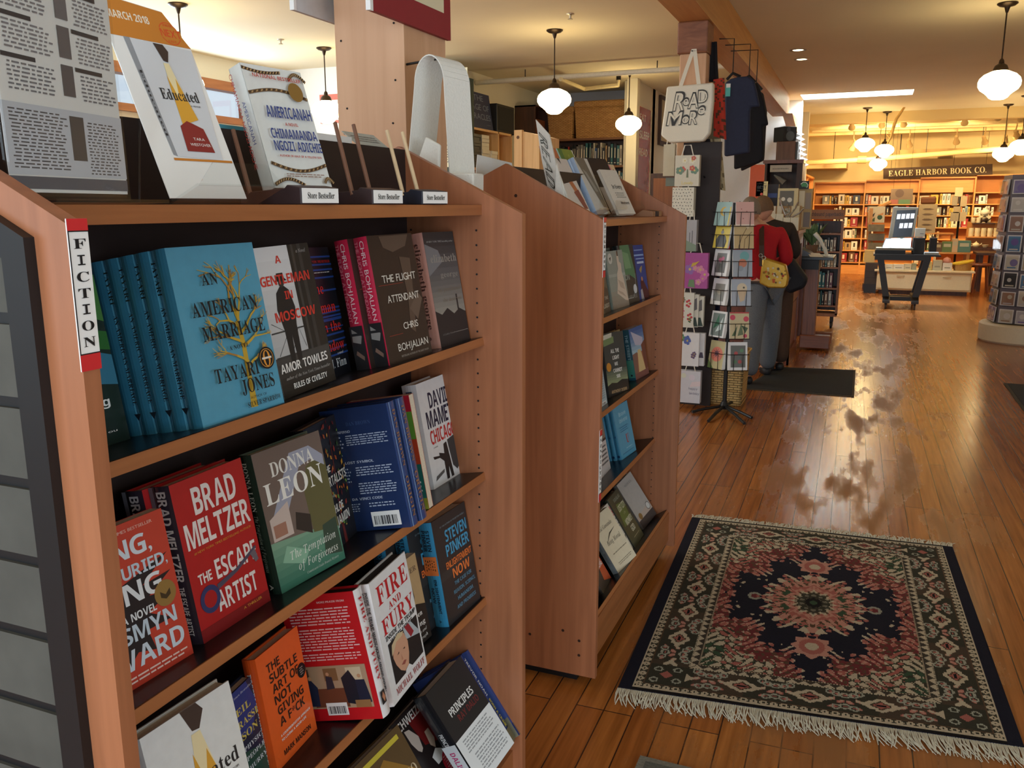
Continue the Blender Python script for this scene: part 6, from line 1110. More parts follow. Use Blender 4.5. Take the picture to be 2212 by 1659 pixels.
shirt('navy t-shirt with a turquoise price tag, hanging under the beam', [(1566, 178), (1578, 170), (1592, 166), (1614, 164), (1628, 172), (1634, 196), (1641, 230), (1622, 231), (1620, 240), (1619, 330), (1590, 334), (1564, 338), (1565, 240)], 7.3, mat((44, 50, 72), .9, 0, .08, 40.0, bump=.1), ((1570, 172), (1583, 158), (1600, 166)), .06, ((1568, 181), (1577, 208)))
shirt('black shirt hanging behind the navy one under the beam', [(1600, 172), (1636, 180), (1650, 215), (1659, 270), (1648, 272), (1650, 340), (1640, 352), (1585, 366), (1586, 240)], 7.6, BKC, ((1606, 172), (1618, 164), (1632, 178)), .05)
shirt('black long shirt furthest along the beam, longest of the hanging shirts', [(1618, 190), (1648, 200), (1656, 240), (1650, 346), (1600, 370), (1600, 260)], 7.9, mat((34, 32, 34), .9, 0, .1, 40.0), ((1625, 188), (1634, 180), (1646, 194)), .05)

# ------------------------------------------------------------------ wire card rack with its cards
rx, ry = -.938, 6.4
o = thing('card_rack', 'black wire spinner rack of greeting cards on a star foot', 'card rack', (rx, ry, 0)); mb = MB(); mb.tube([(rx, ry, .02), (rx, ry, 1.52)], .016, BLACK, 12); mb.build('pole', o)
ends = [at_z(1495, 893, .0), at_z(1530, 913, .0), at_z(1608, 918, .0), at_z(1624, 906, .0), Vector((rx + .05, ry + .3, 0))]
for e in ends:
    mb = MB(); mb.tube([Vector((rx, ry, .035)), Vector((rx, ry, .035)).lerp(e, .6) + Vector((0, 0, .012)), Vector((e.x, e.y, .012))], .011, BLACK, 8); mb.build('foot', o)
mb = MB(); mb.lathe([(.03, .012), (.035, .04), (.02, .07)], (rx, ry, 0), BLACK, 14); mb.build('hub', o)
TIERS = [(1.36, .17), (1.2, .17), (1.0, .195), (.79, .195), (.55, .195), (.315, .21)]
SIDES = [((-1.072, 6.45), (-.945, 6.37)), ((-.93, 6.37), (-.79, 6.43))]
for z, h in TIERS:
    for (a, b) in SIDES:
        a, b = Vector((*a, 0)), Vector((*b, 0)); n = Vector((b.y - a.y, -(b.x - a.x), 0)).normalized(); mb = MB()
        for zz in (z - .004, z + h * .55):
            mb.tube([a + Vector((0, 0, zz)), a + n * .03 + Vector((0, 0, zz)), b + n * .03 + Vector((0, 0, zz)), b + Vector((0, 0, zz))], .0025, BLACK, 5)
        for s in (.28, .72):
            p = a.lerp(b, s); mb.tube([p + n * .03 + Vector((0, 0, z + h * .55)), p + n * .03 + Vector((0, 0, z - .004)), p + Vector((0, 0, z - .004)), p - n * .02 + Vector((0, 0, z + h))], .0025, BLACK, 5)
        mid = b if a is SIDES[0] else a; c = b if b.x < -.94 else a
        mb.tube([Vector((c.x, c.y, z - .004)), Vector((rx, ry, z - .004))], .003, BLACK, 5); mb.build('wire_pocket', o)
def card(label, tier, side, c, prints, k=.92, dz=.0, th=.016):
    z, h = TIERS[tier]; a, b = SIDES[side]; a, b = Vector((*a, 0)), Vector((*b, 0)); u = (b - a); n = Vector((u.y, -u.x, 0)).normalized(); off = .5 * (1 - k); o = thing('greeting_card', label, 'card', (0, 0, 0), 'cards in the wire rack'); mb = MB(); p = a + u * off + n * .026 + Vector((0, 0, z)); U = u * k; V = Vector((0, 0, h * .97)) - n * .035
    w = V.cross(U).normalized() * th; mb.hexa([p, p + U, p + U + w, p + w, p + V, p + V + U, p + V + U + w, p + V + w], PAPER); F = (p, U, V)
    if F[1].cross(F[2]).dot(n) < 0: F = (p + U, -U, V)
    run(mb, F, [('r', 0, 0, 1, 1, c)] + list(prints)); mb.build('card', o)
Gy = (120, 120, 118); Wt = (228, 228, 228)
card('pale blue card with a golden crescent, top left of the wire rack', 0, 0, (150, 182, 180), [('c', .55, .6, .24, (206, 170, 70)), ('c', .66, .6, .2, (150, 182, 180)), ('r', .92, 0, 1, .8, (214, 190, 70))])
card('pale pink speckled card, top right of the wire rack', 0, 1, (222, 176, 166), [('c', .4, .3, .03, (170, 100, 90)), ('c', .6, .6, .03, (170, 100, 90)), ('c', .3, .7, .03, (170, 100, 90)), ('r', 0, 0, 1, .06, (240, 220, 200))], .84)
card('yellow card with a dark seated figure, left side of the wire rack', 1, 0, (214, 190, 60), [('p', [(.2, .04), (.8, .04), (.86, .3), (.76, .5), (.6, .58), (.4, .58), (.24, .5), (.14, .3)], (74, 74, 74)), ('c', .5, .68, .1, (140, 140, 134)), ('c', .5, .78, .05, (110, 90, 60))])
card('cream card with brown stems, right side of the wire rack', 1, 1, (206, 180, 130), [('l', [(.2, 0), (.4, .5), (.7, .95)], .004, (110, 80, 50)), ('l', [(.5, 0), (.55, .4), (.9, .7)], .004, (110, 80, 50)), ('c', .7, .9, .07, (226, 206, 170))])
card('white framed card with grey photo of pink lilies, third row left of the rack', 2, 0, Wt, [('r', .2, .12, .85, .86, Gy), ('c', .45, .6, .12, (190, 110, 140)), ('c', .62, .66, .1, (200, 120, 150)), ('r', .4, .14, .62, .46, (90, 94, 90))], th=.03)
card('blue-grey card with a coral and turquoise blot, third row right of the rack', 2, 1, (166, 176, 186), [('c', .6, .76, .24, (120, 176, 176)), ('c', .5, .5, .22, (206, 130, 100)), ('c', .4, .3, .14, (150, 160, 170))])
card('white framed card with a faint grey photo, fourth row left of the rack', 3, 0, Wt, [('r', .18, .14, .84, .8, (140, 140, 132)), ('c', .5, .5, .16, (170, 166, 150))], th=.03)
card('blue card with a pale bird, fourth row right of the rack', 3, 1, (176, 184, 196), [('c', .55, .66, .26, (222, 206, 176)), ('p', [(.3, .6), (.8, .6), (.66, .2), (.45, .14)], (214, 190, 156)), ('c', .64, .68, .05, (80, 70, 60))])
card('glossy card with green leaves, fifth row left of the rack', 4, 0, Wt, [('r', .1, .06, .9, .92, (120, 134, 130)), ('p', [(.2, .3), (.5, .9), (.6, .5)], (50, 110, 80)), ('p', [(.4, .2), (.8, .8), (.75, .3)], (206, 222, 220))], th=.03)
card('cream card with red tropical flowers and leaves, fifth row right of the rack', 4, 1, (206, 190, 146), [('r', 0, .95, 1, 1, (190, 60, 56)), ('c', .15, .8, .14, (206, 60, 90)), ('c', .85, .74, .14, (206, 60, 84)), ('p', [(.1, .1), (.4, .5), (.3, .1)], (80, 100, 56)), ('p', [(.4, .1), (.6, .6), (.7, .15)], (96, 110, 66)), ('p', [(.6, .5), (.95, .4), (.8, .2)], (70, 90, 56)), ('c', .8, .1, .1, (206, 60, 90))])
card('boxed cards with a coral sunburst, lowest left of the rack', 5, 0, (196, 186, 140), [('c', .52, .52, .4, (222, 130, 110)), ('p', [(.5 + (.28 if i % 2 == 0 else .1) * math.cos(i * math.pi / 10), .55 + (.2 if i % 2 == 0 else .07) * math.sin(i * math.pi / 10)) for i in range(20)], (96, 60, 76)), ('p', [(0, 0), (.4, .0), (0, .3)], (110, 140, 80))], th=.05)
card('white card with a dark jungle picture, lowest right of the rack', 5, 1, Wt, [('r', .12, .1, .9, .88, (96, 96, 88)), ('c', .4, .6, .1, (176, 60, 56)), ('c', .6, .3, .1, (170, 60, 56)), ('c', .7, .7, .1, (90, 130, 90)), ('c', .35, .3, .1, (76, 110, 70))], th=.03)
# wicker basket behind the rack
WK2 = wicker_mat((206, 166, 100), (222, 186, 122), .06, .018)
o = thing('wicker_basket', 'pale wicker basket on the floor behind the card rack', 'basket', (-.93, 6.7, 0)); mb = MB(); bx = (-1.1, -.82, 6.55, 6.87); hB = .4
for q in ((bx[0] + .02, bx[1] - .02, bx[2] + .02, bx[2] + .04), (bx[0] + .02, bx[1] - .02, bx[3] - .04, bx[3] - .02), (bx[0] + .02, bx[0] + .04, bx[2] + .02, bx[3] - .02), (bx[1] - .04, bx[1] - .02, bx[2] + .02, bx[3] - .02)):
    x0, x1, y0, y1 = q; fx = lambda x, s: x + (x - (bx[0] + bx[1]) / 2) * s; fy = lambda y, s: y + (y - (bx[2] + bx[3]) / 2) * s; mb.hexa([(x0, y0, 0), (x1, y0, 0), (x1, y1, 0), (x0, y1, 0)] + [(fx(a, .12), fy(b, .12), hB) for a, b in ((x0, y0), (x1, y0), (x1, y1), (x0, y1))], WK2)
mb.box(bx[0] + .02, bx[1] - .02, bx[2] + .02, bx[3] - .02, 0, .02, WK2); mb.build('basket_body', o)
mb = MB(); cxy = Vector(((bx[0] + bx[1]) / 2, (bx[2] + bx[3]) / 2, hB)); mb.tube([cxy + Vector((sx * .137, sy * .157, 0)) for sx, sy in ((-1, -1), (0, -1), (1, -1), (1, 0), (1, 1), (0, 1), (-1, 1), (-1, 0))], .012, WK2, 8, True); mb.build('rim', o)
# door mats
def quadmat(label, pts, c):
    P = [Vector((p.x, p.y, 0)) for p in pts]; o = thing('floor_mat', label, 'mat', tuple(sum(P, Vector()) / 4), 'black floor mats'); mb = MB(); mb.prism(P, (0, 0, .008), mat(c, .9)); mb.build('border', o); cc = sum(P, Vector()) / 4; Q = [cc + (p - cc) * .955 + Vector((0, 0, .008)) for p in P]; mb = MB(); mb.prism(Q, (0, 0, .003), mat((36, 40, 46), .95, 0, .2, 200.0, bump=.3)); mb.build('carpet', o)
quadmat('black floor mat under the two people at the counter', [at_z(1600, 841, 0), at_z(1845, 858, 0), at_z(1848, 801, 0), at_z(1680, 794, 0)], (70, 62, 50))
a, b = at_z(2168, 829, 0), at_z(2214, 884, 0); quadmat('dark floor mat cut off by the right edge of the view', [Vector((b.x - .02, 6.6, 0)), Vector((b.x + 1.0, 6.6, 0)), Vector((a.x + 1.0, a.y, 0)), Vector((a.x, a.y, 0))], (60, 58, 52))
# ------------------------------------------------------------------ two people at the counter
def skin(parent, name, J, E, m, sub=2, root=0):
    me = bpy.data.meshes.new(name); me.from_pydata([j[0] for j in J], E, []); ob = bpy.data.objects.new('tmp', me); COL.objects.link(ob)
    md = ob.modifiers.new('s', 'SKIN'); md.branch_smoothing = .6; ob.modifiers.new('u', 'SUBSURF').levels = sub
    for i, j in enumerate(J):
        d = me.skin_vertices[0].data[i]; r = j[1]; d.radius = r if isinstance(r, tuple) else (r, r); d.use_root = (i == root)
    dg = bpy.context.evaluated_depsgraph_get(); m2 = bpy.data.meshes.new_from_object(ob.evaluated_get(dg)); bpy.data.objects.remove(ob)
    m2.materials.clear(); m2.materials.append(m); o0 = Vector(parent['_o']); 
    for v in m2.vertices: v.co -= o0
    m2.polygons.foreach_set('use_smooth', [True] * len(m2.polygons)); m2.name = name
    o = bpy.data.objects.new(name, m2); COL.objects.link(o); o.parent = parent; return o
SKN = mat((206, 156, 128), .5, 0, .05, 30.0)
def head(parent, c, face, hairc, r=.085, longhair=False):
    """skull with nose, ears, brow and chin turned to 'face'; hair cap"""
    c = Vector(c); f = Vector(face).normalized(); s = f.cross(Vector((0, 0, 1))).normalized(); up = s.cross(f); M = Matrix((s, f, up)).transposed(); mb = MB()
    def P(x, y, z): return c + M @ Vector((x, y, z))
    N, K = 14, 18
    def shape(a, b):
        th = 2 * math.pi * a; ph = math.pi * b; x, y, z = math.sin(ph) * math.sin(th), math.sin(ph) * math.cos(th), math.cos(ph); ry = 1.08; wz = 1.25
        jaw = 1 - .28 * max(0, -z) ** 1.3; q = Vector((x * r * .86 * jaw, y * r * ry * (1 - .12 * max(0, -z)), z * r * wz))
        if y > .85 and -.25 < z < .2: q.y += .02 * (1 - abs(x) * 3 if abs(x) < .33 else 0)
        if z < -.75: q.y += .012
        return P(*q)
    mb.grid(shape, K, N, SKN); b = mb.build('head_skin', None); bpy.data.objects.remove(b)
    hb = MB(); hb.grid(lambda a, b: P(*(Vector((math.sin(math.pi * .62 * b) * math.sin(2 * math.pi * a) * r * .93, math.sin(math.pi * .62 * b) * math.cos(2 * math.pi * a) * r * (1.12 if math.cos(2 * math.pi * a) < .35 else 1.0) * (1 if math.cos(2 * math.pi * a) < .35 else .86), math.cos(math.pi * .62 * b) * r * 1.33 + .002)))), 22, 10, hairc)
    hb.build('hair', parent, smooth=True)
    return mb, P, M
def person(label, J, face, hair, sweater, trousers, shoe_m, sub=2):
    """J: dict of joints"""
    o = thing('person', label, 'person', (J['pelvis'][0], J['pelvis'][1], 0)); V = lambda k: Vector(J[k])
    mb, P, M = head(o, J['head'], face, hair)
    # one continuous body: skeleton grown to a skin, head built onto the same mesh
    names = ['pelvis', 'spine', 'chest', 'neck', 'skull', 'shr', 'elr', 'har', 'shl', 'ell', 'hal', 'hpr', 'knr', 'anr', 'ftr', 'hpl', 'knl', 'anl', 'ftl']
    J['skull'] = tuple(V('head') - Vector((0, 0, .03))); rad = {'pelvis': .125, 'spine': .11, 'chest': .125, 'neck': .05, 'skull': .06, 'shr': .06, 'elr': .042, 'har': .028, 'shl': .06, 'ell': .042, 'hal': .028, 'hpr': .085, 'knr': .058, 'anr': .04, 'ftr': .032, 'hpl': .085, 'knl': .058, 'anl': .04, 'ftl': .032}
    JJ = [(J[n], rad[n]) for n in names]; ix = {n: i for i, n in enumerate(names)}; E = [(ix[a], ix[b]) for a, b in (('pelvis', 'spine'), ('spine', 'chest'), ('chest', 'neck'), ('neck', 'skull'), ('chest', 'shr'), ('shr', 'elr'), ('elr', 'har'), ('chest', 'shl'), ('shl', 'ell'), ('ell', 'hal'), ('pelvis', 'hpr'), ('hpr', 'knr'), ('knr', 'anr'), ('anr', 'ftr'), ('pelvis', 'hpl'), ('hpl', 'knl'), ('knl', 'anl'), ('anl', 'ftl'))]
    body = skin(o, 'body', JJ, E, SKN, 1)
    import bmesh
    bm = bmesh.new(); bm.from_mesh(body.data); o0 = Vector(o['_o']); mp = [bm.verts.new(v - o0) for v in mb.v]
    for f in mb.f:
        try: bm.faces.new([mp[i] for i in f]).smooth = True
        except ValueError: pass
    for sd in (-1, 1):          # ears
        e = bmesh.ops.create_uvsphere(bm, u_segments=8, v_segments=6, radius=.02)
        for v in e['verts']: v.co = P(sd * .074 + v.co.x * .5, -.005 + v.co.y * .9, -.005 + v.co.z * 1.5) - o0
    for sd, hk, ek in ((1, 'har', 'elr'), (-1, 'hal', 'ell')):   # palms with five fingers
        h = V(hk); d = (h - V(ek)).normalized(); sdv = d.cross(Vector((0, 0, 1))).normalized()
        for k in range(5):
            off = sdv * (.016 * (k - 1.5)) if k < 4 else sdv * (-.04 * sd); L = (.075, .085, .08, .062, .05)[k]; dd = d if k < 4 else (d * .7 - sdv * .6 * sd).normalized(); a = h + off + d * (.02 if k < 4 else -.01); cur = [a, a + dd * L * .5 - Vector((0, 0, .006)), a + dd * L - Vector((0, 0, .022))]
            t = MB(); t.tube(cur, [.0095, .0085, .0065], SKN, 6); q = [bm.verts.new(v - o0) for v in t.v]
            for f in t.f: bm.faces.new([q[i] for i in f])
    bm.to_mesh(body.data); bm.free()
    up = [('pelvis', .145), ('spine', .135), ('chest', .15), ('neck', .062), ('shr', .08), ('elr', .06), ('har', .042), ('shl', .08), ('ell', .06), ('hal', .042)]; ii = {n: i for i, (n, r) in enumerate(up)}
    J2 = []
    for n, r in up:
        p = V(n)
        if n == 'pelvis': p = p + Vector((0, 0, -.06))
        if n == 'neck': p = p - Vector((0, 0, .02))
        if n in ('har', 'hal'): p = p.lerp(V('el' + n[2]), .12)
        J2.append((tuple(p), r))
    skin(o, 'sweater', J2, [(ii[a], ii[b]) for a, b in (('pelvis', 'spine'), ('spine', 'chest'), ('chest', 'neck'), ('chest', 'shr'), ('shr', 'elr'), ('elr', 'har'), ('chest', 'shl'), ('shl', 'ell'), ('ell', 'hal'))], sweater, sub)
    lg = [('pelvis', .135), ('hpr', .1), ('knr', .082), ('anr', .078), ('hpl', .1), ('knl', .082), ('anl', .078)]; ii = {n: i for i, (n, r) in enumerate(lg)}
    skin(o, 'trousers', [(tuple(V(n) - (Vector((0, 0, .03)) if n[:2] == 'an' else Vector())), r) for n, r in lg], [(ii[a], ii[b]) for a, b in (('pelvis', 'hpr'), ('hpr', 'knr'), ('knr', 'anr'), ('pelvis', 'hpl'), ('hpl', 'knl'), ('knl', 'anl'))], trousers, sub)
    for s in 'rl':
        a, f = V('an' + s), V('ft' + s); a = Vector((a.x, a.y, .05)); f = Vector((f.x, f.y, .036)); hb = a + (a - f).normalized() * .04
        sk = skin(o, 'shoe', [((hb.x, hb.y, .042), .042), (tuple(a.lerp(f, .5)), .044), (tuple(f), .036)], [(0, 1), (1, 2)], shoe_m, 2)
    return o
person('person in a red sweater and grey patterned trousers leaning at the counter', dict(pelvis=(-.85, 7.66, .86), spine=(-.862, 7.66, 1.03), chest=(-.875, 7.65, 1.2), neck=(-.93, 7.62, 1.36), head=(-.975, 7.58, 1.46), shr=(-.735, 7.72, 1.29), elr=(-.66, 7.7, 1.04), har=(-.8, 7.92, 1.0), shl=(-1.02, 7.55, 1.27), ell=(-1.12, 7.6, 1.04), hal=(-1.1, 7.84, 1.06),
    hpr=(-.775, 7.72, .8), knr=(-.765, 7.74, .44), anr=(-.8, 7.9, .1), ftr=(-.86, 8.02, .04), hpl=(-.88, 7.6, .8), knl=(-.885, 7.5, .45), anl=(-.895, 7.42, .1), ftl=(-.945, 7.48, .04)), (-.8, .6, -.1), mat((134, 120, 106), .8, 0, .2, 160.0), mat((178, 24, 34), .9, 0, .06, 60.0, bump=.15), mat((104, 108, 114), .9, 0, .22, 170.0, bump=.2), mat((40, 38, 40), .5))
person('person in a dark jacket and brown trousers standing behind the red sweater', dict(pelvis=(-.8, 8.2, .88), spine=(-.815, 8.2, 1.05), chest=(-.835, 8.18, 1.22), neck=(-.89, 8.14, 1.38), head=(-.93, 8.1, 1.475), shr=(-.7, 8.24, 1.31), elr=(-.64, 8.22, 1.07), har=(-.74, 8.38, 1.02), shl=(-.97, 8.1, 1.3), ell=(-1.0, 8.15, 1.06), hal=(-.95, 8.36, 1.04),
    hpr=(-.72, 8.22, .82), knr=(-.71, 8.2, .46), anr=(-.715, 8.18, .1), ftr=(-.73, 8.3, .04), hpl=(-.87, 8.16, .82), knl=(-.86, 8.14, .46), anl=(-.79, 8.1, .1), ftl=(-.8, 8.22, .04)), (-.85, .4, -.25), mat((112, 86, 62), .8, 0, .2, 160.0), mat((46, 36, 32), .85, 0, .1, 40.0), mat((74, 52, 40), .9, 0, .15, 80.0), mat((34, 30, 30), .5))
# bags they carry
GLD = mat((196, 152, 52), .28, .4, .1, 30.0)
o = thing('handbag', 'golden handbag with a glossy flower pattern on the red sweater hip', 'bag', (-.72, 7.44, .9)); mb = MB(); P = pxs([(1640, 612), (1646, 560), (1652, 557), (1697, 572), (1703, 600), (1700, 618), (1694, 623), (1660, 622)], 7.42); mb.prism(P, (.0, .1, 0), GLD); mb.build('bag_body', o, smooth='auto', bevel=.02)
a, b = at_y(1644, 608, 7.398), at_y(1700, 572, 7.398); F = (Vector((a.x, 7.398, a.z)), Vector((b.x - a.x, 0, -.02)), Vector((.015, 0, b.z - a.z))); mb = MB(); rd = random.Random(12)
for i in range(34): mb.pr_disc(F, rd.uniform(.06, .93), rd.uniform(.0, .85), rd.uniform(.03, .055), mat(rd.choice([(176, 60, 36), (214, 196, 150), (150, 110, 40), (196, 90, 50), (90, 70, 40), (220, 206, 170)]), .15, 0, .0, 40.0, .6), 10)
mb.build('flower_panel', o)
mb = MB(); ribbon(mb, [at_y(1640, 575, 7.42), at_y(1640, 530, 7.46), at_y(1640, 488, 7.58)], (.04, 0, 0), mat((64, 42, 32), .5), .004); mb.build('strap', o)
for q in ((1643, 552), (1650, 557)): p = at_y(*q, 7.41); mb = MB(); mb.tube([p + Vector((.015 * math.cos(t * .785), 0, .015 * math.sin(t * .785))) for t in range(8)], .003, mat((200, 196, 186), .25, 1.0, .0), 6, True); mb.build('ring', o)
o = thing('shoulder_bag', 'black shoulder bag hanging at the dark jacket side', 'bag', (-.62, 8.0, .9)); mb = MB(); P = pxs([(1690, 560), (1712, 556), (1745, 602), (1738, 622), (1704, 636), (1692, 620)], 7.97); mb.prism(P, (0, .12, 0), mat((28, 28, 34), .7, 0, .1, 30.0)); mb.build('bag_body', o, smooth='auto', bevel=.03)
mb = MB(); ribbon(mb, [at_y(1704, 562, 7.97), at_y(1690, 520, 7.97), at_y(1676, 486, 8.0)], (.03, 0, 0), mat((30, 26, 26), .7), .004); mb.build('strap', o)

# ------------------------------------------------------------------ counter and what stands on it
o = thing('service_counter', 'reddish wooden panelled service counter behind the two people', 'counter', (-1.2, 9.0, 0)); CX0, CX1, CY0, CY1, CZ = -1.75, -.665, 8.5, 9.35, 1.27
mb = MB(); mb.box(CX0, CX1 - .02, CY0 + .02, CY1, 0, CZ - .04, W_CHERRY); mb.build('carcase', o)
mb = MB(); mb.box(CX0, CX1 + .02, CY0 - .02, CY1 + .02, CZ - .04, CZ, W_CHERRY); mb.build('counter_top', o, bevel=.006)
mb = MB(); 
for y0, y1 in ((CY0, CY0 + .11), (CY1 - .11, CY1)): mb.box(CX1 - .02, CX1, y0, y1, 0, CZ - .04, W_CHERRY)
for z0, z1 in ((0, .14), (.6, .7), (CZ - .14, CZ - .04)): mb.box(CX1 - .02, CX1, CY0 + .11, CY1 - .11, z0, z1, W_CHERRY)
mb.build('side_frame', o); mb = MB(); mb.box(CX1 - .024, CX1 - .012, CY0 + .14, CY1 - .14, .17, .57, W_CHERRY); mb.box(CX1 - .024, CX1 - .012, CY0 + .14, CY1 - .14, .73, CZ - .17, W_CHERRY); mb.build('side_panel', o)
mb = MB(); mb.box(CX1 - .12, CX1, CY0, CY0 + .02, 0, CZ - .04, W_CHERRY); mb.box(CX0, CX1 - .12, CY0, CY0 + .02, CZ - .14, CZ - .04, W_CHERRY); mb.build('front_frame', o)
def cuboid(name, label, cat, rect, Y, d, c, prints=(), grp=None, m=None, zb=None, part_='body', bev=.0):
    a, b = at_y(rect[0], rect[1], Y), at_y(rect[2], rect[3], Y); z0 = b.z if zb is None else zb
    o = thing(name, label, cat, ((a.x + b.x) / 2, Y, z0), grp); mb = MB(); mb.box(a.x, b.x, Y, Y + d, z0, a.z, m or mat(c, .55, 0, .04)); run(mb, (Vector((a.x, Y, z0)), Vector((b.x - a.x, 0, 0)), Vector((0, 0, a.z - z0))), prints); mb.build(part_, o, bevel=bev); return o
for i, (x0, x1, w) in enumerate(((1663, 1675, 'left'), (1676, 1690, 'middle'), (1692, 1706, 'right'), (1708, 1724, 'far right'))):
    cuboid('gift_box', 'small cream box on the counter edge, %s of the row of four' % w, 'box', (x0, 462 if i < 2 else 470, x1, 490), 8.52, .07, (226, 216, 190), [('c', .5, .4, .06, (110, 100, 90))], 'cream boxes on the counter', zb=CZ)
o = thing('twisted_wire_stand', 'silver twisted wire stand among the cream boxes on the counter', 'stand', tuple(at_y(1700, 480, 8.65))); mb = MB(); q = at_y(1700, 478, 8.65); rd = random.Random(2); SILV = mat((190, 186, 176), .25, .8, .0); mb.tube([Vector((q.x + .05 * math.cos(t * .9) * (1 - t / 40), 8.65 + .05 * math.sin(t * .9), CZ + .006 + t * .007)) for t in range(34)], .006, SILV, 6); mb.build('coil', o)
for k, (sx_, t) in enumerate(((-.06, .3), (.07, .26), (.11, .2))): mb = MB(); mb.tube([(q.x, 8.65, CZ + .1), (q.x + sx_, 8.64, CZ + t * .8), (q.x + sx_ * 1.3, 8.63, CZ + t)], .008, SILV, 6); mb.build('prong', o)
cuboid('earring_board', 'grey framed board of silver pieces standing on the counter', 'display board', (1681, 407, 1722, 452), 8.9, .03, (206, 190, 146), [('r', .1, .06, .8, .94, (96, 88, 74)), ('c', .28, .74, .1, (214, 206, 190)), ('c', .6, .72, .12, (206, 200, 186)), ('c', .26, .4, .12, (214, 206, 190)), ('c', .6, .38, .13, (206, 196, 180)), ('c', .4, .16, .1, (190, 180, 166))], zb=CZ, part_='board')
cuboid('counter_card', 'cream card with bold black letters at the left end of the counter', 'card', (1634, 392, 1657, 424), 8.9, .02, (222, 206, 150), [('t', 'LOCAL', .1, .8, .9, .92, (60, 50, 40)), ('t', 'BEST', .1, .5, .9, .72, (40, 36, 30), 'h'), ('t', 'BUY!', .1, .33, .9, .45, (60, 50, 40)), ('c', .5, .15, .12, (206, 80, 60))], part_='card')
cuboid('card_stand', 'dark wire stand below the cream lettered card on the counter', 'stand', (1635, 426, 1658, 470), 8.92, .06, (150, 130, 80), [('r', .3, 0, .36, 1, (40, 36, 30)), ('r', .7, 0, .76, 1, (40, 36, 30))], zb=CZ, part_='stand_body')
cuboid('orange_folder', 'orange red folder standing behind the card rack near the black shirts', 'folder', (1619, 356, 1650, 393), 8.9, .03, (206, 92, 56), [('r', 0, 0, .08, 1, (226, 206, 190))], zb=CZ, part_='folder_body')
cuboid('pen_box', 'dark crowded display box with blue labels on the counter', 'box', (1658, 398, 1680, 440), 9.0, .1, (60, 58, 66), [('r', .1, .7, .9, .8, (60, 80, 150)), ('p', [(.1, .1), (.5, .5), (.9, .1)], (150, 146, 140))], zb=CZ, part_='box_body')
cuboid('counter_tray', 'long tray of pale packets along the counter behind the silver stand', 'tray', (1662, 445, 1730, 462), 8.8, .1, (150, 116, 74), [('r', .05, .4, .2, 1, (222, 212, 190)), ('r', .25, .3, .4, 1, (206, 196, 170)), ('r', .5, .2, .66, .9, (150, 150, 140)), ('r', .7, .3, .95, 1, (206, 190, 150))], zb=CZ, part_='tray_body')
cuboid('leaf_card', 'dark card with a green leaf shape on the counter', 'card', (1727, 391, 1747, 408), 9.1, .02, (44, 44, 42), [('p', [(.15, .6), (.4, .85), (.7, .8), (.9, .5), (.8, .15), (.5, .3), (.3, .25)], (60, 130, 70)), ('l', [(.15, .6), (.4, .85), (.7, .8), (.9, .5), (.8, .15)], .006, (220, 224, 210))], part_='card')
cuboid('postcard_stand', 'stand of pale postcards under the green leaf card', 'stand', (1724, 408, 1752, 450), 9.12, .12, (176, 150, 104), [('r', .1, .55, .5, .95, (222, 210, 180)), ('r', .55, .5, .95, .9, (150, 130, 110)), ('r', .1, .05, .45, .45, (206, 186, 150)), ('r', .5, .05, .95, .42, (120, 100, 84))], zb=CZ, part_='stand_body')
# pine lectern-like desk with an angled screen
WPI = wood((112, 60, 36), (150, 86, 52), .4, (12, 12, 1.0), .15, 'red_pine', 1.4); WPIH = wood((112, 60, 36), (150, 86, 52), .4, (1.0, 12, 12), .15, 'red_pine_board', 1.4)
o = thing('desk', 'red pine pedestal desk with a black top just past the counter', 'desk', (-.6, 9.9, 0)); a, b = at_y(1704, 555, 9.45), at_y(1801, 556, 9.45); dz = (a.z + b.z) / 2
mb = MB(); mb.box(a.x, b.x, 9.45, 10.1, dz - .03, dz, mat((30, 30, 34), .3)); mb.build('desk_top', o, bevel=.004)
mb = MB(); mb.box(a.x, at_y(1770, 556, 9.5).x, 9.5, 10.0, dz - .13, dz - .03, BLACK); mb.build('apron', o)
c0, c1 = at_y(1728, 600, 9.55).x, at_y(1768, 600, 9.55).x
mb = MB(); mb.box(c0 + .05, c1, 9.55, 9.7, .1, dz - .13, WPI); mb.build('leg', o, bevel=.004); mb = MB(); mb.box(c0 - .08, c0 + .03, 9.8, 9.95, .1, dz - .13, WPI); mb.build('leg', o, bevel=.004)
f0, f1 = at_y(1727, 742, 9.6).x, at_y(1793, 742, 9.6).x; mb = MB(); mb.box(f0, f1, 9.5, 9.62, .02, .16, WPIH); mb.build('foot', o, bevel=.01); mb = MB(); mb.box(f0 + .05, f1, 9.9, 10.0, .02, .14, WPIH); mb.build('foot', o, bevel=.01); mb = MB(); mb.box(f0 + .06, f1 - .1, 9.62, 9.9, .06, .12, WPIH); mb.build('stretcher', o)
o = thing('register_screen', 'grey angled register screen lying on the black desk top', 'screen', tuple(at_y(1755, 545, 9.6))); q = pxs([(1722, 532), (1746, 545), (1762, 556), (1708, 556)], 9.6); mb = MB(); mb.prism(q[::-1], (.02, .22, 0), mat((96, 104, 120), .35)); mb.build('screen_body', o, bevel=.004)
o = thing('paper_sheet', 'white sheet lying beside the register screen', 'paper', tuple(at_y(1764, 552, 9.55))); p = at_y(1764, 549, 9.53); mb = MB(); mb.prism([(p.x - .06, 9.5, dz + .001), (p.x + .07, 9.5, dz + .001), (p.x + .02, 9.66, dz + .03), (p.x - .1, 9.66, dz + .03)], (0, 0, .002), PAPER); mb.build('sheet', o)
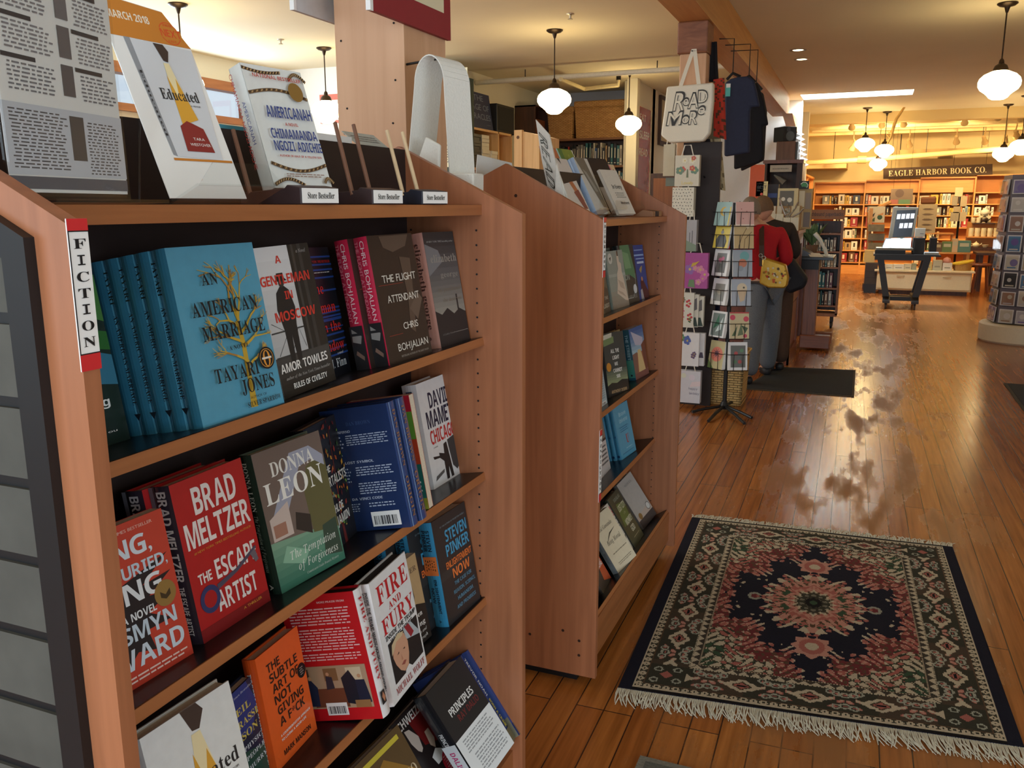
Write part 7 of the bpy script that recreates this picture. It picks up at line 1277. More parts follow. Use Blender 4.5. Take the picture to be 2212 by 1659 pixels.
o = thing('desk_lamp', 'slim white jointed lamp arm standing on the black desk top', 'lamp', tuple(at_y(1781, 552, 9.7))); mb = MB(); WPL = mat((226, 226, 218), .35); mb.tube(pxs([(1786, 553), (1781, 535)], 9.7), .02, WPL, 8); mb.build('arm', o); mb = MB(); mb.tube(pxs([(1781, 537), (1772, 518), (1760, 504)], 9.7), [.016, .02, .024], WPL, 8); mb.build('lamp_head', o); mb = MB(); mb.lathe([(.06, dz), (.055, dz + .012), (.02, dz + .02)], (at_y(1786, 553, 9.7).x, 9.7, 0), WPL, 14); mb.build('base', o)
o = thing('potted_plant', 'green leafy plant at the back of the desk', 'plant', tuple(at_y(1752, 500, 10.05))); mb = MB(); p = at_y(1755, 520, 10.05); mb.lathe([(.05, dz), (.065, dz + .1), (.06, dz + .1), (.05, dz + .02)], (p.x, 10.03, 0), mat((120, 90, 70), .7), 14); mb.build('pot', o)
rd = random.Random(6)
LF = mat((86, 110, 72), .5, 0, .2, 20.0)
for i in range(16):
    mb = MB(); an = rd.uniform(0, 6.28); L = rd.uniform(.1, .2); e = Vector((p.x + L * math.cos(an), 10.03 + .5 * L * math.sin(an), dz + .12 + rd.uniform(.05, .26))); s = Vector((p.x, 10.03, dz + .09)); m_ = s.lerp(e, .6) + Vector((0, 0, .04)); sd = Vector((math.sin(an), -math.cos(an), .3)) * .03; mb.face([s, m_ - sd, e, m_ + sd], LF); mb.face([s, m_ + sd + Vector((0, 0, -.002)), e, m_ - sd + Vector((0, 0, -.002))], LF); mb.build('leaf', o)
# rolling cart of paperbacks
ky = 11.3; a, b = at_y(1738, 452, ky), at_y(1824, 452, ky); kx0, kx1, kz = -.92, b.x, at_y(1780, 478, ky).z
o = thing('book_cart', 'brown rolling cart of shelved books behind the desk', 'book cart', ((kx0 + kx1) / 2, ky, 0)); CW = wood((120, 74, 46), (150, 98, 64), .5, (12, 12, 1.0), .1, 'cart_wood')
for x in (kx0, kx1 - .022): mb = MB(); mb.box(x, x + .022, ky, ky + .3, .17, kz, CW); mb.build('side_panel', o)
kz_ = [at_y(1790, y, ky).z for y in (504, 543, 577, 622, 660)]
for z in kz_: mb = MB(); mb.box(kx0 + .022, kx1 - .022, ky + .005, ky + .29, z - .02, z, CW); mb.build('shelf', o)
mb = MB(); mb.box(kx0 + .022, kx1 - .022, ky + .285, ky + .295, .2, kz, W_DARK); mb.build('back_panel', o)
mb = MB(); mb.box(kx0, kx1, ky, ky + .3, .15, .19, CW); mb.build('bottom_board', o)
s0, s1 = at_y(1738, 453, ky), at_y(1824, 474, ky); mb = MB(); mb.box(s0.x - .02, s1.x, ky - .01, ky + .02, s1.z, s0.z, mat((150, 100, 66), .5, 0, .08)); mb.text((Vector((s0.x, ky - .01, s1.z)), Vector((s1.x - s0.x, 0, 0)), Vector((0, 0, s0.z - s1.z))), 'clothbound paperbacks', .08, .34, .97, .72, ink((66, 44, 34)), 'h'); mb.build('header_board', o)
for x in (kx0 + .06, kx1 - .06):
    for y in (ky + .05, ky + .25):
        mb = MB(); mb.lathe([(.03, -.014), (.042, -.01), (.042, .01), (.03, .014)], (x, y, .042), BLACK, 14, Matrix.Rotation(R_(90), 3, 'Y')); mb.box(x - .018, x + .018, y - .012, y + .012, .06, .15, METAL); mb.build('caster', o)
random.seed(44)
for k, z in enumerate(kz_):
    top = kz if k == 0 else kz_[k - 1] - .02
    row(kx0 + .03, kx1 - .03, ky + .02, z, min((top - z) * .98, .27), 'on the %s cart shelf' % ORD[k], 'books on the %s cart shelf' % ORD[k], ['grey', 'maroon', 'brown', 'black', 'cream', 'grey', 'tan', 'teal'], .97, .15)
# ------------------------------------------------------------------ dark display shelf with loudspeakers by the partition
sy = 13.4; a, b = at_y(1652, 346, sy), at_y(1735, 346, sy); o = thing('display_shelf', 'dark wooden display shelf with a white label, under the loudspeakers', 'shelf', ((a.x + b.x) / 2, sy, 0)); X0_, X1_, Zt = a.x, b.x, a.z
for x in (X0_, X1_ - .08): mb = MB(); mb.box(x, x + .08 if x > X0_ else x + .04, sy, sy + .4, 0, Zt - .04, W_DARK); mb.build('side_panel', o)
mb = MB(); mb.box(X0_ - .02, X1_ + .01, sy - .01, sy + .41, Zt - .05, Zt, W_CHERRY); mb.build('top_board', o)
for z in (Zt - .62, 1.2, .7, .2): mb = MB(); mb.box(X0_ + .04, X1_ - .08, sy + .01, sy + .39, z, z + .03, W_DARK); mb.build('shelf', o)
mb = MB(); mb.box(X0_, X1_, sy + .4, sy + .42, 0, Zt, W_DARK); mb.build('back_panel', o)
q0, q1 = at_y(1664, 357, sy), at_y(1710, 371, sy); mb = MB(); mb.box(q0.x, q1.x, sy - .006, sy, q1.z, q0.z, mat((206, 206, 200), .6)); run(mb, (Vector((q0.x, sy - .006, q1.z)), Vector((q1.x - q0.x, 0, 0)), Vector((0, 0, q0.z - q1.z))), [('para', .1, .3, .9, .7, 1, (150, 150, 146))]); part(mb.build('label_strip', o), 'white label strip')
o = thing('glass_ornament', 'pale twisted glass ornament inside the dark display shelf', 'ornament', tuple(at_y(1682, 392, sy + .1))); mb = MB(); mb.tube(pxs([(1672, 378), (1682, 385), (1694, 395)], sy + .1), [.01, .03, .05], mat((150, 150, 146), .2), 8); mb.build('ornament_body', o)
WCAB = wood((96, 62, 40), (124, 84, 56), .45, (14, 14, 1), .1, 'speaker_wood')
c0, c1 = at_y(1678, 306, sy + .1), at_y(1717, 345, sy + .1)
o = thing('loudspeaker', 'brown wooden loudspeaker box on the dark display shelf', 'loudspeaker', ((c0.x + c1.x) / 2, sy + .2, Zt)); mb = MB(); mb.box(c0.x, c1.x, sy + .08, sy + .36, Zt, c0.z, WCAB); mb.build('cabinet', o, bevel=.006); mb = MB(); mb.box(c1.x, c1.x + .03, sy + .1, sy + .34, Zt + .01, c0.z - .01, mat((92, 104, 110), .7)); mb.build('front_grille', o)
d0, d1 = at_y(1676, 274, sy + .1), at_y(1718, 305, sy + .1); zc_ = c0.z
o = thing('loudspeaker', 'small black loudspeaker on top of the brown one', 'loudspeaker', ((d0.x + d1.x) / 2, sy + .2, zc_)); Mz = Matrix.Translation(((d0.x + d1.x) / 2, sy + .2, zc_)) @ Matrix.Rotation(R_(38), 4, 'Z'); hh = d0.z - zc_ ; wv = .11
mb = MB(); mb.box(-wv, wv, -.1, .16, .0, hh, mat((40, 46, 52), .5), Mz); mb.build('cabinet', o, bevel=.008)
mb = MB(); R3 = Mz.to_3x3() @ Matrix.Rotation(R_(90), 3, 'X'); mb.lathe([(.07, .004), (.066, .0), (.04, -.01), (.015, -.004), (.001, 0)], Mz @ Vector((0, -.102, hh * .36)), mat((92, 104, 112), .4), 18, R3); mb.build('woofer', o)
mb = MB(); mb.lathe([(.034, .004), (.03, .0), (.01, .004), (.001, .005)], Mz @ Vector((-.03, -.102, hh * .8)), mat((70, 80, 88), .3), 14, R3); mb.build('tweeter', o)
o = thing('paper_garland', 'white zigzag paper garland hanging at the wall end beside the speakers', 'garland', tuple(at_y(1732, 300, 14.0))); mb = MB(); z_ = []
for i in range(15): z_.append(at_y(1724 + 12 * (i % 2) + i * .9, 284 + i * 5.5, 14.57))
for i in range(14):
    p, q = z_[i], z_[i + 1]; mb.prism([p, q, q + Vector((-.05, 0, -.02)), p + Vector((-.05, 0, -.02))], (0, .05, 0), PAPER)
mb.build('folded_paper', o)
# ------------------------------------------------------------------ back wall bookcases
BYY = 20.7
def bp(x, y): return at_y(x, y, BYY)
UP = [bp(1762, 400).x, bp(1871, 400).x, bp(1988, 400).x, bp(2109, 400).x, bp(2232, 400).x]; ZTOP = [bp(1762, 395).z, bp(1871, 391).z, bp(1988, 385).z, bp(2110, 379).z, bp(2232, 373).z]
SHY = [417, 441, 465, 490, 514.7, 540.7, 566.7]; ZS = [bp(1860, y).z for y in SHY]; zt_m = sum(ZTOP) / 5
bays = ['leftmost', 'second', 'third', 'fourth']
random.seed(77)
PAL = ['cream', 'white', 'yellow', 'tan', 'orange', 'grey', 'brown', 'green', 'black', 'red', 'pale blue', 'cream', 'white', 'yellow']
ORD = ['first', 'second', 'third', 'fourth', 'fifth', 'sixth', 'seventh', 'eighth', 'ninth', 'tenth', '11th', '12th', '13th', '14th', '15th', '16th', '17th', '18th', '19th', '20th']
for k in range(4):
    x0, x1 = UP[k], UP[k + 1]; zt = (ZTOP[k] + ZTOP[k + 1]) / 2
    o = thing('bookcase', 'golden wooden bookcase bay on the back wall, %s from the left' % bays[k].replace('leftmost', 'first'), 'bookcase', ((x0 + x1) / 2, BYY, 0), 'back wall bookcase bays')
    for x in ((x0 - .03, x1 - .03) if k == 0 else (x1 - .03,)):
        mb = MB(); mb.box(x, x + .028, BYY, BYY + .3, 0, zt, W_SHELFV); mb.build('side_panel', o)
    mb = MB(); mb.box(x0, x1 - .03, BYY + .29, BYY + .3, 0, zt, mat((176, 116, 60), .6, 0, .08, 6.0)); mb.build('back_panel', o)
    mb = MB(); mb.box(x0 - .002, x1 - .03, BYY - .01, BYY + .3, zt - .03, zt, W_SHELF); mb.build('top_board', o)
    if k < 3: mb = MB(); mb.box(x0 - .002, x1 - .03, BYY + .12, BYY + .14, ZS[0], zt - .03, W_SHELF); mb.build('header_panel', o)
    mb = MB(); mb.box(x0 - .002, x1 - .03, BYY + .01, BYY + .03, 0, ZS[-1] - .06, W_SHELF); mb.build('plinth', o)
    for i, z in enumerate(ZS):
        if i == 0 and k < 3: continue
        mb = MB(); mb.box(x0 - .002, x1 - .03, BYY, BYY + .288, z - .022, z, W_SHELF); mb.build('shelf', o)
    for i in range(1, 7):
        if k == 3 and i > 2: continue
        top = ZS[i - 1] - .022 if not (i == 1 and k < 3) else ZS[0]
        hmx = (top - ZS[i]) * .98; xs = x0 + .01; n = 0; xe = x1 - .04
        if k == 2 and i > 3: xe = x0 + .5
        if k == 3: xe = x0 + (.28 if i == 1 else .5)
        if k == 1 and i > 2: xs = x0 + .05; xe = x0 + .3
        if k == 0 and i > 1: xs = x0 + .42
        if k == 0 and i == 1: xs = x0 + .16
        while xs < xe - .06:
            w = random.choice((.03, .036, .044, .05, .06, .13, .15)); hgt = hmx * random.choice((.72, .82, .9)); cn = random.choice(PAL if k < 3 else ['red', 'maroon', 'cream', 'white'])
            if xs + w > xe: break
            spine_book('%s book, %s on the %s shelf of the %s back bay' % (cn, ORD[n], ORD[i - 1], bays[k]), xs, BYY + .03, ZS[i] + .0005, w, hgt, .15, cn, 'books on the back wall'); xs += w + random.choice((.002, .002, .03)); n += 1
o = thing('shop_sign', 'long dark brown shop sign with cream serif capitals above the back bookcases', 'sign', tuple(bp(2026, 370))); A_, B_, C_, D_ = [at_y(x, y, BYY - .02) for x, y in ((1908, 386.5), (2144, 377), (2144, 354), (1908, 364))]
mb = MB(); mb.prism([A_, B_, C_, D_], (0, .03, 0), mat((70, 46, 28), .6, 0, .08)); F = (A_, B_ - A_, D_ - A_); run(mb, F, [('t', 'EAGLE HARBOR BOOK CO.', .05, .22, .945, .78, (238, 222, 170), 'b')]); mb.build('board', o)
for x in (1925, 2060, 2130):
    p = at_y(x, 364 - (x - 1908) * .042, BYY); mb = MB(); mb.tube([p, p + Vector((0, 0, ZC - p.z))], .004, METAL, 5); mb.build('chain', o)
# side run of bookcases along the left wall of the back room
o = thing('bookcase', 'golden bookcase run along the side wall, seen edge-on left of the back bays', 'bookcase', (-1.45, 18, 0)); mb = MB(); zt = at_x(1745, 372, -1.3).z; 
for y in (15.4, 17.0, 18.6, 20.2): mb.box(-1.55, -1.3, y, y + .04, 0, 2.05, W_SHELFV)
mb.build('side_panel', o); mb = MB(); mb.box(-1.55, -1.28, 15.4, 20.24, 2.05, 2.09, W_SHELFV); mb.build('top_board', o)
for z in (.1, .5, .9, 1.3, 1.7): mb = MB(); mb.box(-1.55, -1.3, 15.44, 20.2, z, z + .025, W_SHELFV); mb.build('shelf', o)
# ------------------------------------------------------------------ ceiling of the back room: track lights, pipes, duct, branch
def head_(label, px, Y, aim, lit, tilt):
    p = at_y(*px, Y); top = Vector((p.x - tilt * .05, Y, min(p.z + .13, ZC))); o = thing('track_light', label, 'light', tuple(p), 'track lights in the back room'); d = (Vector(aim) - p).normalized(); M3 = d.to_track_quat('-Z', 'Y').to_matrix(); cm = mat((150, 124, 84), .5) if not lit else mat((206, 176, 120), .5)
    mb = MB(); mb.lathe([(.028, .12), (.034, .1), (.036, .02), (.05, -.02), (.062, -.07), (.058, -.07), (.03, .0)], p, cm, 16, M3); mb.build('lamp_head', o, smooth='auto')
    mb = MB(); mb.tube([p + M3 @ Vector((0, 0, .1)), Vector((p.x, p.y, p.z + .1 + .05)), Vector((p.x, p.y, max(p.z + .16, ZTRK)))], .012, cm, 6); mb.build('stem', o)
    if lit: mb = MB(); mb.lathe([(.055, -.068), (.045, -.09), (.001, -.1)], p, SPOTG, 14, M3); mb.build('bulb', o, smooth=True); 
ZTRK = 2.93
TL = [((1840, 272), 17.3, (-.5, 20.7, 1.4), True, 'lit track light left of the hanging branch'), ((1905, 267), 17.3, (.2, 20.7, 1.5), True, 'lit track light just left of the branch middle'), ((1951, 265), 17.3, (1.0, 20.7, 1.2), True, 'lit track light right of the hanging branch'), ((2084, 261), 17.3, (1.6, 20.5, 1.0), True, 'single lit track light near the top right pendant'),
      ((2156, 250), 17.3, (2.6, 20.7, 1.0), False, 'dark track light, first right of the single lit one'), ((2205, 252), 17.3, (3.2, 20.7, 1.0), False, 'dark track light cut by the right edge of the view'), ((1843, 316), 18.9, (-1.3, 20.0, 1.0), False, 'grey track light low at the left of the back room'), ((1964, 310), 18.9, (.9, 20.7, 1.2), False, 'grey track light above the left end of the shop sign'), ((2066, 303), 18.9, (1.6, 20.7, 1.4), False, 'grey track light above the right part of the shop sign'), ((2127, 303), 18.9, (2.4, 20.7, 1.4), False, 'grey track light right of the shop sign'),
      ((1869, 290), 18.3, (-.4, 20.7, 1.4), True, 'upper of two stacked lit lights left of the branch'), ((2172, 300), 18.3, (2.4, 20.7, 1.4), True, 'small lit light beside the right-hand back pendants'), ((2195, 290), 18.3, (2.9, 20.7, 1.4), True, 'bright lit light at the right edge above the back pendants')]
for px, Y, aim, lit, lab in TL:
    head_(lab, px, Y, aim, lit, 0)
for Y, lab in ((17.3, 'front'), (18.3, 'middle'), (18.9, 'rear')):
    o = thing('light_track', 'ceiling track carrying spotlights, %s one of three in the back room' % lab, 'light track', (1.2, Y, ZTRK), 'ceiling tracks in the back room'); mb = MB(); mb.box(-1.3, 3.6, Y - .015, Y + .015, ZTRK, ZC if Y > 17.65 else ZTRK + .03, mat((206, 184, 136), .5)); mb.build('rail', o)
for (x, y), Y, lab in (((1910, 325), 17.0, 'lit pendant lamp hanging beside the branch in the back room'), ((1897, 355), 18.6, 'lit pendant lamp just left of the shop sign'), ((1868, 312), 16.2, 'lit pendant lamp highest left in the back room'), ((2167, 333), 16.6, 'lit pendant lamp right of the shop sign'), ((2206, 317), 15.4, 'lit pendant lamp at the right edge of the view in the back room')):
    p = at_y(x, y, Y); r = dup(pl, lab, 'schoolhouse pendant lamps', (p.x, Y, 0)); s = 1.0
    for c in r.children: c.location = (0, 0, 0)
    dz = p.z - ZG
    # longer or shorter rod: move globe and fitter, stretch the rod mesh
    for c in r.children:
        if c.name.startswith(('fitter', 'glass_globe')): c.location = (0, 0, dz)
        if c.name.startswith('rod'):
            L0 = (ZC - .05) - (ZG + .17); L1 = L0 - dz; k = L1 / L0; c.scale = (1, 1, k); c.location = (0, 0, (ZC - .05) * (1 - k))
o = thing('ceiling_pipe', 'long yellowed pipe running across the back room above the sign', 'pipe', tuple(at_y(1850, 348, 19.2))); mb = MB(); mb.tube([at_y(1742, 352, 19.2), at_y(1872, 345, 19.2), at_y(2212, 318, 19.2)], .05, mat((222, 196, 140), .5), 12); mb.build('pipe_run', o)
mb = MB(); p = at_y(1862, 345, 19.2); mb.tube([p - Vector((.08, 0, 0)), p + Vector((.08, 0, 0))], .075, mat((190, 150, 96), .5), 12); mb.build('coupling', o)
for x, y in ((1800, 349), (2000, 335), (2120, 325)): p = at_y(x, y, 19.2); mb = MB(); mb.tube([p + Vector((0, 0, .04)), Vector((p.x, p.y, 2.95))], .006, METAL, 5); mb.build('hanger', o)
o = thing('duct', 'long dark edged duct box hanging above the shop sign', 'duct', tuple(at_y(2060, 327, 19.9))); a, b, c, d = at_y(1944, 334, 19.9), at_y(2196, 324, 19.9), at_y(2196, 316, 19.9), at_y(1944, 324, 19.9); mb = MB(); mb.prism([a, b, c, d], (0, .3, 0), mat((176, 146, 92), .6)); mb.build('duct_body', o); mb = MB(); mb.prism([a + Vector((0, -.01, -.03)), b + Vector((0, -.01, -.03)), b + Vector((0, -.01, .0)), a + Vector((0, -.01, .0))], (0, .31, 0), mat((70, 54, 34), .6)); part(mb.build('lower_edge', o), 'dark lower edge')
for q in (a, b): mb = MB(); mb.tube([q + Vector((0, .1, .05)), Vector((q.x, q.y + .1, ZC))], .01, METAL, 5); mb.build('hanger', o)
o = thing('wall_vent', 'small dark vent on the yellow wall above the shop sign', 'vent', tuple(at_y(2046, 338, 21.38))); a, b = at_y(2026, 334, 21.39), at_y(2058, 342, 21.39); mb = MB(); mb.box(a.x, b.x, 21.385, 21.4, b.z, a.z, mat((150, 120, 70), .6)); mb.build('frame', o); mb = MB()
for i in range(4): z = b.z + (a.z - b.z) * (i + .3) / 4.4; mb.box(a.x + .03, b.x - .03, 21.38, 21.386, z, z + .012, mat((96, 74, 44), .6))
mb.build('slats', o)
o = thing('bulkhead', 'cream box bulkhead low on the wall left of the shop sign', 'bulkhead', tuple(at_y(1790, 357, 20.2))); a, b = at_y(1742, 352, 20.3), at_y(1828, 363, 20.3); mb = MB(); mb.box(-1.55, b.x, 20.3, 21.4, b.z, a.z, mat((226, 200, 146), .8)); mb.build('box_body', o)
o = thing('driftwood_branch', 'bare branch hanging at a slant from the ceiling of the back room', 'branch', tuple(at_y(1940, 260, 16.4))); mb = MB(); BRM = mat((206, 166, 96), .7, 0, .15, 20.0); mb.tube(pxs([(1957, 226), (1948, 240), (1937, 256), (1931, 272), (1925, 295), (1916, 312)], 16.4), [.016, .02, .024, .026, .022, .012], BRM, 8); mb.build('stem', o)
for P_ in ([(1935, 262), (1929, 268)], [(1926, 290), (1934, 292)], [(1922, 298), (1915, 290)], [(1928, 280), (1920, 288), (1917, 282)]): mb = MB(); q = pxs(P_, 16.4); mb.tube(q, [.014] + [.007] * (len(q) - 1), BRM, 6); mb.build('twig', o)
p = at_y(1957, 226, 16.4); mb = MB(); mb.tube([p, Vector((p.x, p.y, ZC))], .003, METAL, 5); mb.build('wire', o)
# ------------------------------------------------------------------ kiosk table
kY = 13.9; o = thing('kiosk_table', 'black table with slanting legs on castors, in the aisle before the sign', 'table', tuple(at_y(1950, 665, kY))); BLK = mat((36, 32, 30), .4, 0, .06); kt0, kt1 = at_y(1890, 551, kY), at_y(2033, 553, kY); kz = (kt0.z + kt1.z) / 2
o['_o'] = (0, 0, 0); o.location = (0, 0, 0)
mb = MB(); mb.box(kt0.x, at_y(2012, 551, kY).x, kY, kY + .62, kz - .07, kz - .012, BLK); mb.build('apron', o); mb = MB(); mb.box(kt0.x - .02, kt1.x, kY - .02, kY + .66, kz - .012, kz + .012, BLK); mb.build('table_top', o)
LG = [((1902, 566), (1914, 648)), ((2003, 566), (1976, 648))]
for (t, f) in LG:
    for dy in (.03, .53):
        p, q = at_y(*t, kY), at_y(*f, kY); w = .045; mb = MB(); p = Vector((p.x, kY + dy, kz - .06)); q = Vector((q.x, kY + dy, .14)); mb.hexa([q + Vector((-w, 0, 0)), q + Vector((w, 0, 0)), q + Vector((w, .07, 0)), q + Vector((-w, .07, 0)), p + Vector((-w, 0, 0)), p + Vector((w, 0, 0)), p + Vector((w, .07, 0)), p + Vector((-w, .07, 0))], BLK); mb.build('leg', o)
    q = at_y(*f, kY); x = q.x; mb = MB(); mb.prism([(x - .05, kY - .12, .09), (x - .05, kY + .1, .15), (x - .05, kY + .5, .15), (x - .05, kY + .74, .09), (x - .05, kY + .74, .12), (x - .05, kY + .5, .2), (x - .05, kY + .1, .2), (x - .05, kY - .12, .12)], (.1, 0, 0), BLK); mb.build('foot', o)
    for y in (kY - .08, kY + .7):
        mb = MB(); mb.lathe([(.03, -.014), (.042, -.01), (.042, .01), (.03, .014)], (x, y, .043), mat((60, 56, 54), .4), 12, Matrix.Rotation(R_(90), 3, 'Y')); mb.box(x - .018, x + .018, y - .012, y + .012, .06, .1, METAL); mb.build('castor', o)
mb = MB(); xa, xb = at_y(1914, 648, kY).x, at_y(1976, 648, kY).x; mb.box(xa, xb, kY + .2, kY + .3, .1, .16, BLK); mb.build('stretcher', o); mb = MB(); mb.box(xa, xb, kY + .42, kY + .5, .1, .16, BLK); mb.build('stretcher', o)
zk = kz + .0125; GR_ = mat((150, 146, 132), .5)
def kb(name, label, cat, rect, dy, d, c, prints=(), zb=zk, part_='body', bev=.004): return cuboid(name, label, cat, rect, kY + dy, d, c, prints, None, None, zb, part_, bev)
o = thing('scanner', 'flat black and grey scanner with a bright printed sheet on the kiosk table', 'scanner', tuple(at_y(1930, 540, kY + .15))); p0, p1 = at_y(1890, 545, kY + .1), at_y(1955, 553, kY + .1); x1_ = at_y(1972, 545, kY + .1).x
mb = MB(); mb.box(p0.x, p1.x, kY + .08, kY + .5, zk, zk + .055, BLACK); mb.build('base', o); mb = MB(); q = pxs([(1896, 532), (1967, 532), (1968, 542), (1892, 543)], kY + .2); z_hi = at_y(1910, 514, kY + .4).z
mb.prism([(p0.x + .01, kY + .1, zk + .056), (x1_, kY + .1, zk + .056), (x1_, kY + .5, zk + .056), (x1_, kY + .5, z_hi - .02), (p0.x + .1, kY + .5, z_hi - .02), (p0.x + .1, kY + .5, zk + .056)][:3] + [(p0.x + .01, kY + .5, zk + .056)], (0, 0, .03), GR_); mb.build('lid', o)
o = thing('lit_screen', 'bright tilted screen showing white pages on the scanner', 'screen', tuple(at_y(1935, 525, kY + .3))); a_, b_, c_, d_ = at_y(1903, 539, kY + .16), at_y(1968, 538, kY + .16), at_y(1968, 515, kY + .42), at_y(1913, 514, kY + .42)
mb = MB(); mb.prism([a_, b_, c_, d_], (0, .012, -.02), mat((60, 60, 58), .5)); F = (a_, b_ - a_, d_ - a_); mb.pr_poly(F, [(.03, .04), (.97, .04), (1.0 - .12, .95), (.03, .95)], glow((222, 232, 246), 1.3, 'screen_white')); run(mb, F, [('para', .2, .1, .8, .2, 1, (120, 130, 140)), ('r', .02, .9, .2, .96, (70, 80, 84)), ('r', .5, .88, .6, .96, (90, 96, 100))]); mb.build('screen_face', o)
o = thing('tablet', 'tall grey tablet showing white squares on black, standing on the kiosk table', 'tablet', tuple(at_y(1950, 510, kY + .55))); a_, b_, c_, d_ = [at_y(x, y, kY + .52) for x, y in ((1919, 514), (1974, 512), (1985, 448), (1930, 447))]; mb = MB(); mb.prism([a_, b_, c_, d_], (0, .05, 0), mat((170, 166, 150), .5)); mb.build('housing', o, bevel=.006)
F = (a_, b_ - a_, d_ - a_); mb = MB(); mb.pr_rect(F, .16, .02, .9, .88, mat((14, 18, 34), .2)); SQ = glow((214, 224, 240), 1.2, 'screen_squares')
for r_, cs in ((.6, (.2, .38, .56, .74)), (.3, (.36, .54, .72))):
    for c in cs: mb.pr_rect(F, c, r_, c + .14, r_ + .16, SQ)
mb.build('screen_face', o); mb = MB(); mb.box((a_.x + b_.x) / 2 - .05, (a_.x + b_.x) / 2 + .05, kY + .54, kY + .6, zk, a_.z + .05, GR_); mb.build('stand', o)
kb('printer', 'black upright printer on the right of the kiosk table', 'printer', (1973, 514, 1996, 552), .2, .3, (44, 42, 42), [('r', .1, .1, .16, .9, (60, 58, 56))])
kb('card_printer', 'black hooked machine at the right end of the kiosk table', 'machine', (2010, 514, 2022, 548), .35, .2, (40, 34, 32))
kb('price_card', 'white card tilted up behind the black printer', 'card', (1977, 493, 1998, 512), .45, .01, (226, 222, 206), [('para', .5, .3, .9, .5, 1, (120, 120, 120))], zb=None, part_='card')
kb('crystal_dish', 'clear sparkling dish at the front right of the kiosk table', 'dish', (1997, 545, 2028, 551), .05, .14, (200, 204, 200))
# ------------------------------------------------------------------ cream cabinet and goods behind the kiosk
cY = 16.2; a, b = at_y(1889, 585, cY), at_y(2107, 584, cY); o = thing('low_cabinet', 'long cream cabinet with two drawers behind the kiosk', 'cabinet', ((a.x + b.x) / 2, cY, 0)); zc_ = (a.z + b.z) / 2; CRE = mat((226, 206, 160), .5, 0, .03); x0, x1 = at_y(1894, 600, cY).x, at_y(2100, 600, cY).x
mb = MB(); mb.box(x0, x1, cY + .03, cY + .6, .07, zc_ - .03, CRE); mb.build('carcase', o); mb = MB(); mb.box(a.x, b.x, cY - .02, cY + .66, zc_ - .03, zc_, CRE); mb.build('cabinet_top', o, bevel=.005); mb = MB(); mb.box(x0 + .05, x1 - .05, cY + .07, cY + .5, 0, .07, W_DARK); mb.build('toe_base', o)
xm = at_y(1994, 610, cY).x
for xa, xb in ((x0 + .02, xm - .005), (xm + .005, x1 - .02)):
    mb = MB(); mb.box(xa, xb, cY + .012, cY + .03, .1, zc_ - .05, CRE); dr = mb.build('drawer', o); mb = MB(); h0 = (xa + xb) / 2; O0 = Vector(o['_o'])
    mb.tube([Vector((h0 - .06, cY + .012, zc_ - .1)) - O0, Vector((h0 - .05, cY - .005, zc_ - .1)) - O0, Vector((h0 + .05, cY - .005, zc_ - .1)) - O0, Vector((h0 + .06, cY + .012, zc_ - .1)) - O0], .006, mat((190, 166, 120), .5), 6); mb.build('handle', dr)
random.seed(9)
GD = [((1912, 571, 1928, 585), 'white box with grey print', (222, 214, 196)), ((1930, 571, 1952, 585), 'wide white box', (226, 218, 200)), ((1954, 570, 1968, 585), 'cream box', (214, 200, 166)), ((1970, 569, 1979, 585), 'grey-green jar', (150, 150, 120)), ((2000, 565, 2012, 584), 'yellowish tall jar', (196, 176, 110)), ((2016, 562, 2034, 584), 'clear rounded jar', (190, 180, 150)), ((2037, 568, 2056, 584), 'white box with a round toy on it', (222, 212, 196))]
for i, (r_, lab, c) in enumerate(GD): cuboid('goods_box', '%s on the cream cabinet' % lab, 'box', r_, cY + .1, .14, c, [('r', .2, .3, .8, .45, (150, 140, 120))], 'goods on the cream cabinet', None, zc_, 'box_body', .004)
p = at_y(2046, 560, cY + .15); o = thing('round_toy', 'pink rounded toy above the white box on the cream cabinet', 'toy', tuple(p)); mb = MB(); zz = at_y(2046, 568, cY + .15).z; mb.lathe([(.06, zz), (.065, zz + .03), (.05, zz + .075), (.001, zz + .1)], (p.x, cY + .17, 0), mat((206, 140, 120), .5), 16); mb.build('toy_body', o, smooth=True)
p0, p1 = at_y(2062, 566, cY + .1), at_y(2100, 584, cY + .1); o = thing('basket', 'tan basket with a yellow rim on the right of the cream cabinet', 'basket', ((p0.x + p1.x) / 2, cY + .2, zc_)); mb = MB(); mb.lathe([(.13, zc_), (.15, zc_ + .12), (.14, zc_ + .12), (.12, zc_ + .01)], ((p0.x + p1.x) / 2, cY + .25, 0), mat((176, 130, 70), .7, 0, .15, 60.0), 20); mb.build('basket_body', o); mb = MB(); mb.tube([((p0.x + p1.x) / 2 + .15 * math.cos(t * .3927), cY + .25 + .15 * math.sin(t * .3927), zc_ + .135 + .03 * math.cos(t * .3927)) for t in range(16)], .02, mat((226, 190, 50), .5), 8, True); part(mb.build('rim', o), 'yellow rim')
